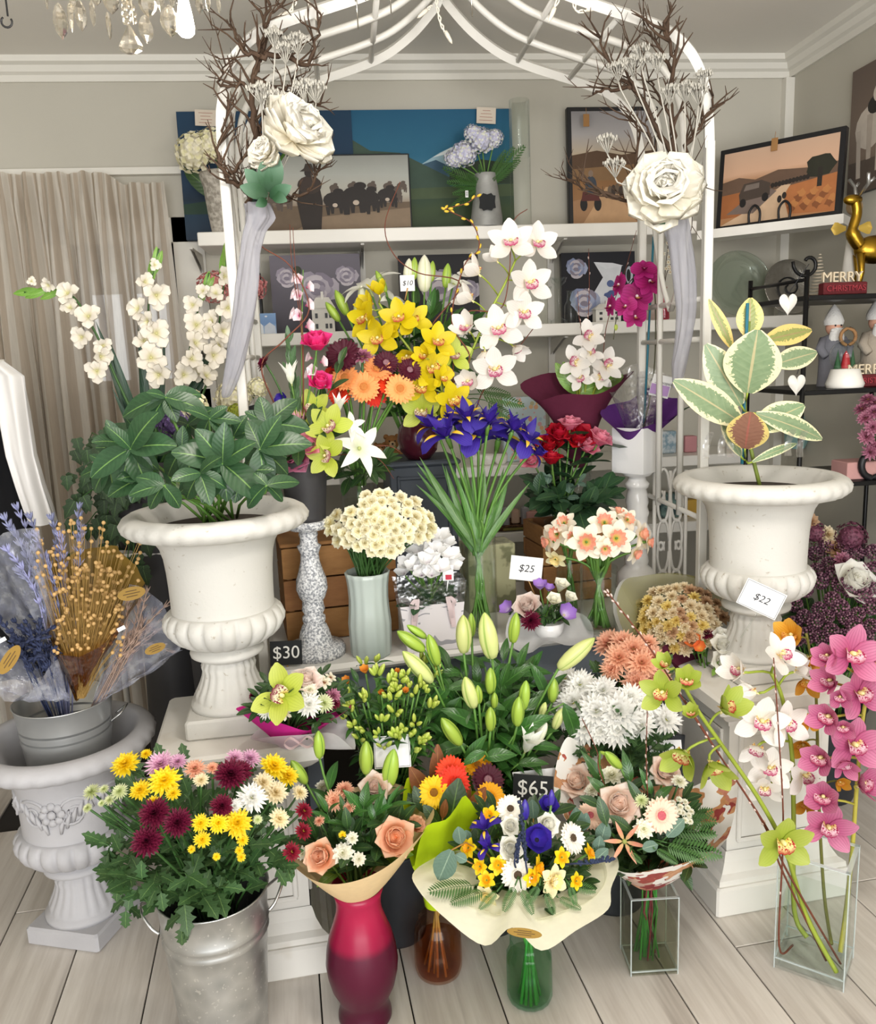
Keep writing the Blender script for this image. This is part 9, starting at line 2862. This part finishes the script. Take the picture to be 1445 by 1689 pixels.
YA = ayf - .05
branch('tall central brown branch on the window side of the arch',[[(432,335),(432,260),(418,200),(418,130),(428,90),(437,45),(445,8)],[(428,90),(398,78),(380,36)],[(428,92),(470,92),(505,105),(522,65),(528,22)],[(418,150),(398,140),(362,140),(372,108)],[(437,45),(452,20),(468,5)],[(420,128),(470,150),(482,130)]],[.012,.007,.008,.006,.005,.006],3)
branch('low curving brown branch hugging the white arch post',[[(412,350),(405,315),(372,290),(360,255),(368,215),(375,165)],[(372,290),(400,268),(408,230)],[(405,318),(398,300),(392,270)]],[.009,.006,.005],3)
branch('side brown branch reaching over the cattle print',[[(440,320),(470,325),(505,318),(522,290),(528,275)],[(432,270),(455,245),(470,215),(505,175),(530,170)],[(440,230),(470,190),(482,160)]],[.006,.007,.006],3)
branch('tall brown branch on the orchid side of the arch',[[(1120,345),(1118,270),(1110,225),(1104,165),(1112,100),(1095,38)],[(1110,120),(1090,80),(1062,42)],[(1115,262),(1085,215),(1050,150),(1015,125),(990,62)],[(1040,145),(1000,148),(978,155)],[(1050,150),(1030,110),(1036,70)],[(1108,200),(1082,150),(1070,130)]],[.012,.006,.009,.006,.005,.005],3)
branch('brown branch leaning outside the arch over the truck print',[[(1125,330),(1130,250),(1150,215),(1172,185),(1176,158)],[(1128,260),(1150,300),(1142,325)]],[.008,.005],3)
branch('low brown branch crossing the quad bike print',[[(1105,345),(1060,335),(1000,320),(958,290)],[(1060,335),(1050,280),(1055,220),(1030,190)],[(1020,325),(965,310),(925,288)],[(1100,300),(1075,240),(1065,200)]],[.008,.006,.005,.006],3)

m_sil2 = mat('silvered umbel','#b4b1a8',.5,.1)

def umbel(label,base,top,Y,w,group):
 B_,Tp = PY(base[0],base[1],Y),PY(top[0],top[1],Y - .03)
 g = MB().tube(bez(B_,B_.lerp(Tp,.4) + V((.01,0,.02)),Tp - V((0,0,.06)),Tp - V((0,0,.03)),7),.0022,5)
 k = w * mpp(Tp) / 2
 for i in range(13):
  a = i * 2.4
  r = k * sqrt((i + .3) / 13)
  e = Tp + V((r * cos(a),r * .7 * sin(a),.012 * (1 - (r / k) ** 2) + rj(0,.006)))
  g.tube([Tp - V((0,0,.03)),e],.0011,4)
  for q in range(5):
   g.ball(e + V((rj(-1,1),rj(-1,1),rj(0,1.2))) * .0065,.0036,5,4,0,(.7,.7,1.4))
 thing('silver_umbel',label,'dried flower',me=g.mesh('umbel',m_sil2),group=group)

for b_,tp,w in (((432,340),(430,152),44),((430,340),(455,165),44),((440,330),(490,70),42),((436,330),(470,85),34),((445,320),(520,150),40),((450,320),(500,145),30),((430,320),(452,62),26)):
 umbel('silver sprayed umbel standing among the branches on the window side, ' + zone(tp[0],tp[1],(475,125,45,50),('in the middle','by the outer post','over the print','topmost','just above the peony')),b_,tp,YA - .03,w,'silver umbels on the window side')
for b_,tp,w in (((1125,330),(1130,150),44),((1128,330),(1152,155),40),((1120,330),(1162,130),30),((1110,320),(1045,108),50),((1108,320),(1020,115),36),((1115,320),(1085,104),30),((1112,320),(1058,88),28),((1100,330),(1002,235),36),((1100,335),(1015,275),40),((1120,320),(1105,155),30)):
 umbel('silver sprayed umbel standing among the branches on the orchid side, ' + zone(tp[0],tp[1],(1085,165,80,90),('in the middle','over the quad bike print','at the outer post','topmost','lowest')),b_,tp,YA - .03,w,'silver umbels on the orchid side')
for x,y,w,f3,lab,bs in ((487,222,112,(.55,.35,-.6),'large white fabric peony among branches on the window side',(440,330)),(440,252,56,(-.4,.2,-.8),'smaller white fabric peony half behind branches',(435,330)),(1096,316,112,(-.2,.1,-1),'large white fabric peony on the orchid side of the arch',(1115,350))):
 p = PY(x,y,YA - .07)
 flower('peony',lab,p,_r * f3[0] + _u * f3[1] + _f * f3[2],w * 1.1 * mpp(p),PY(bs[0],bs[1],YA),None,.004)
ml_gl = petal_mat('glittered leaf','#1a3620','#274a2e','#50705a',transl=.03,spot=('#c8d4c0',160,.74))
gl = petal('oval',1,.52,fold=.15,curl=-.3,nu=5,nv=6).mesh('glittered leaf',ml_gl)
for x0,y0,x1,y1 in ((440,318,405,280),(442,315,432,268),(445,318,460,262),(442,322,398,308),(445,325,478,308),(440,330,425,338),(448,320,470,330),(1108,350,1085,365),(1125,345,1135,330)):
 p,q = PY(x0,y0,YA - .06),PY(x1,y1,YA - .1)
 t_ = thing('glitter_leaf','glittered green fabric leaf beside the white peony','leaf',p,'glittered leaves by the peonies')
 leafobj('blade',gl,t_,p,q,1,up=tocam(p))
m_tul = mat('white tulle','#b4b4bd',.85,transl=.3,alpha=.62,var=.04,bump=.4,bscale=30)
for lab,rows in (('white tulle wrap hanging down the window side arch post',[(423,335,18),(428,360,22),(418,385,17),(412,420,15),(408,470,18),(402,520,17),(392,570,16),(384,610,14),(375,645,9),(372,656,4)]),('white tulle wrap hanging down the orchid side arch posts',[(1118,350,14),(1116,375,20),(1120,400,18),(1127,450,18),(1132,510,15),(1128,560,13),(1121,600,12),(1116,640,6)])):
 P3 = [PY(x,y,YA - .01) for x,y,r in rows]
 k_ = mpp(P3[0])
 rr_ = [r * k_ for _,_,r in rows]
 b = MB()
 n = len(rows) - 1
 sp = spline(P3,5)

 def fn(u,v):
  i = v * n
  j = min(n - 1,int(i))
  r = rr_[j] + (rr_[j + 1] - rr_[j]) * (i - j)
  p = sp[min(len(sp) - 1,int(round(v * (len(sp) - 1))))]
  a = 2 * pi * u
  f = 1 + .16 * sin(5 * a + 9 * v) + .08 * sin(11 * a + 14 * v)
  return (p.x + r * f * cos(a),p.y + r * .75 * f * sin(a),p.z)
 b.grid(fn,40,len(sp) - 1)
 thing('tulle_wrap',lab,'tulle',me=b.mesh('tulle',m_tul))

# chandelier
t = NT('chandelier crystal')
gb = t.n('BsdfGlass')
gb.inputs['Roughness'].default_value = .0
gb.inputs['IOR'].default_value = 1.5
gb.inputs[0].default_value = lin('#fffaf0')
tb_ = t.n('BsdfTransparent')
mx = t.n('MixShader')
mx.inputs[0].default_value = .45
t.l(gb.outputs[0],mx.inputs[1])
t.l(tb_.outputs[0],mx.inputs[2])
t.l(mx.outputs[0],t.out.inputs[0])
m_cry = t.m
YK = 1.75
KC_ = V((PY(215,0,YK).x,YK,0))
zk = PY(215,0,YK).z + .1
ch = thing('chandelier','crystal chandelier with a lit candle bulb hanging at the top edge','chandelier',V((KC_.x,YK,ZC)))
m_brass = mat('polished chrome','#c8c4bc',.2,1)
ob('stem',MB().tube([(KC_.x,YK,zk),(KC_.x,YK,ZC)],.012,10).mesh('stem',m_brass),ch)
ob('ring',MB().tube([(KC_.x + .2 * cos(a * pi / 18),YK + .2 * sin(a * pi / 18),zk) for a in range(37)],.01,8).mesh('ring',m_brass),ch)
for a in range(4):
 ob('arm',MB().tube([(KC_.x,YK,zk + .06),(KC_.x + .1 * cos(a * pi / 2),YK + .1 * sin(a * pi / 2),zk + .03),(KC_.x + .2 * cos(a * pi / 2),YK + .2 * sin(a * pi / 2),zk)],.008,8).mesh('arm',m_brass),ch)

def crystal(kind):
 pr = {'leaf': [(.03,1),(.16,.9),(.3,.66),(.33,.45),(.26,.25),(.12,.1),(.01,0)],'drop': [(.04,1),(.14,.8),(.3,.5),(.42,.28),(.38,.12),(.18,.02),(.01,0)],'spear': [(.05,1),(.13,.8),(.14,.4),(.08,.12),(.005,0)]}[kind]
 return MB().lathe(pr,8).mesh(kind + ' crystal',m_cry,False)

CR_ = {k: crystal(k) for k in ('leaf','drop','spear')}
bead = MB().ball((0,0,0),.5,8,6).mesh('bead',m_cry,False)
for x,y0,y1,kd,dy in ((103,5,66,'leaf',-.03),(136,0,52,'leaf',.02),(119,5,54,'spear',0),(78,-12,16,'spear',0),(185,-25,24,'leaf',.03),(182,20,66,'spear',-.02),(217,40,90,'drop',-.06),(243,25,72,'leaf',.03),(246,-20,30,'leaf',-.03),(283,8,62,'leaf',0),(285,-20,15,'spear',.05),(330,-10,24,'leaf',.04),(344,-14,20,'spear',0),(362,-10,22,'spear',.03),(155,0,44,'spear',.05),(265,-15,20,'leaf',.08),(160,-20,10,'leaf',.06)):
 p,q = PY(x,y1,YK + dy),PY(x,y0,YK + dy)
 L = q.z - p.z
 cr = ob('crystal',CR_[kd],ch,T(*p) @ rot('Z',rj(0,90)) @ M.Diagonal((L,L * .6,L,1)))
 ob('wire',MB().tube([q,(q.x,q.y,zk + .005)],.0012,4).mesh('wire',m_brass),cr)
for x,y in ((205,12),(206,24),(208,35),(217,12),(219,24),(220,34),(212,2),(206,2),(118,14),(120,4)):
 ob('bead',bead,ch,T(*PY(x,y,YK - .06)) @ M.Scale(.013,4))
p,q = PY(308,62,YK),PY(308,-12,YK)
rb_ = 14.5 * mpp(p)
m_bulb = mat('lit bulb','#fff8ee',.3,emit=('#fff2dc',9))
hb_ = q.z - p.z
ob('bulb',MB().lathe([(0,0),(rb_ * .6,hb_ * .03),(rb_ * .92,hb_ * .1),(rb_,hb_ * .22),(rb_ * .85,hb_ * .5),(rb_ * .55,hb_ * .85),(rb_ * .5,hb_)],24).mesh('bulb',m_bulb),ch,T(*p))
ob('bulb_holder',MB().tube([q,(q.x,q.y,zk + .02)],rb_ * .6,12).mesh('holder',m_white),ch)
p = PY(11,36,2.2)
thing('ceiling_hook','small dark hook screwed into the ceiling','hook',me=MB().tube([(.012 * cos(a),0,.012 * sin(a)) for a in [2.2 + q * .42 for q in range(12)]] ,.0025,6).tube([(.004,0,.012),(.006,0,ZC - p.z)],.0022,6).mesh('hook',m_dark),mw=T(*p))
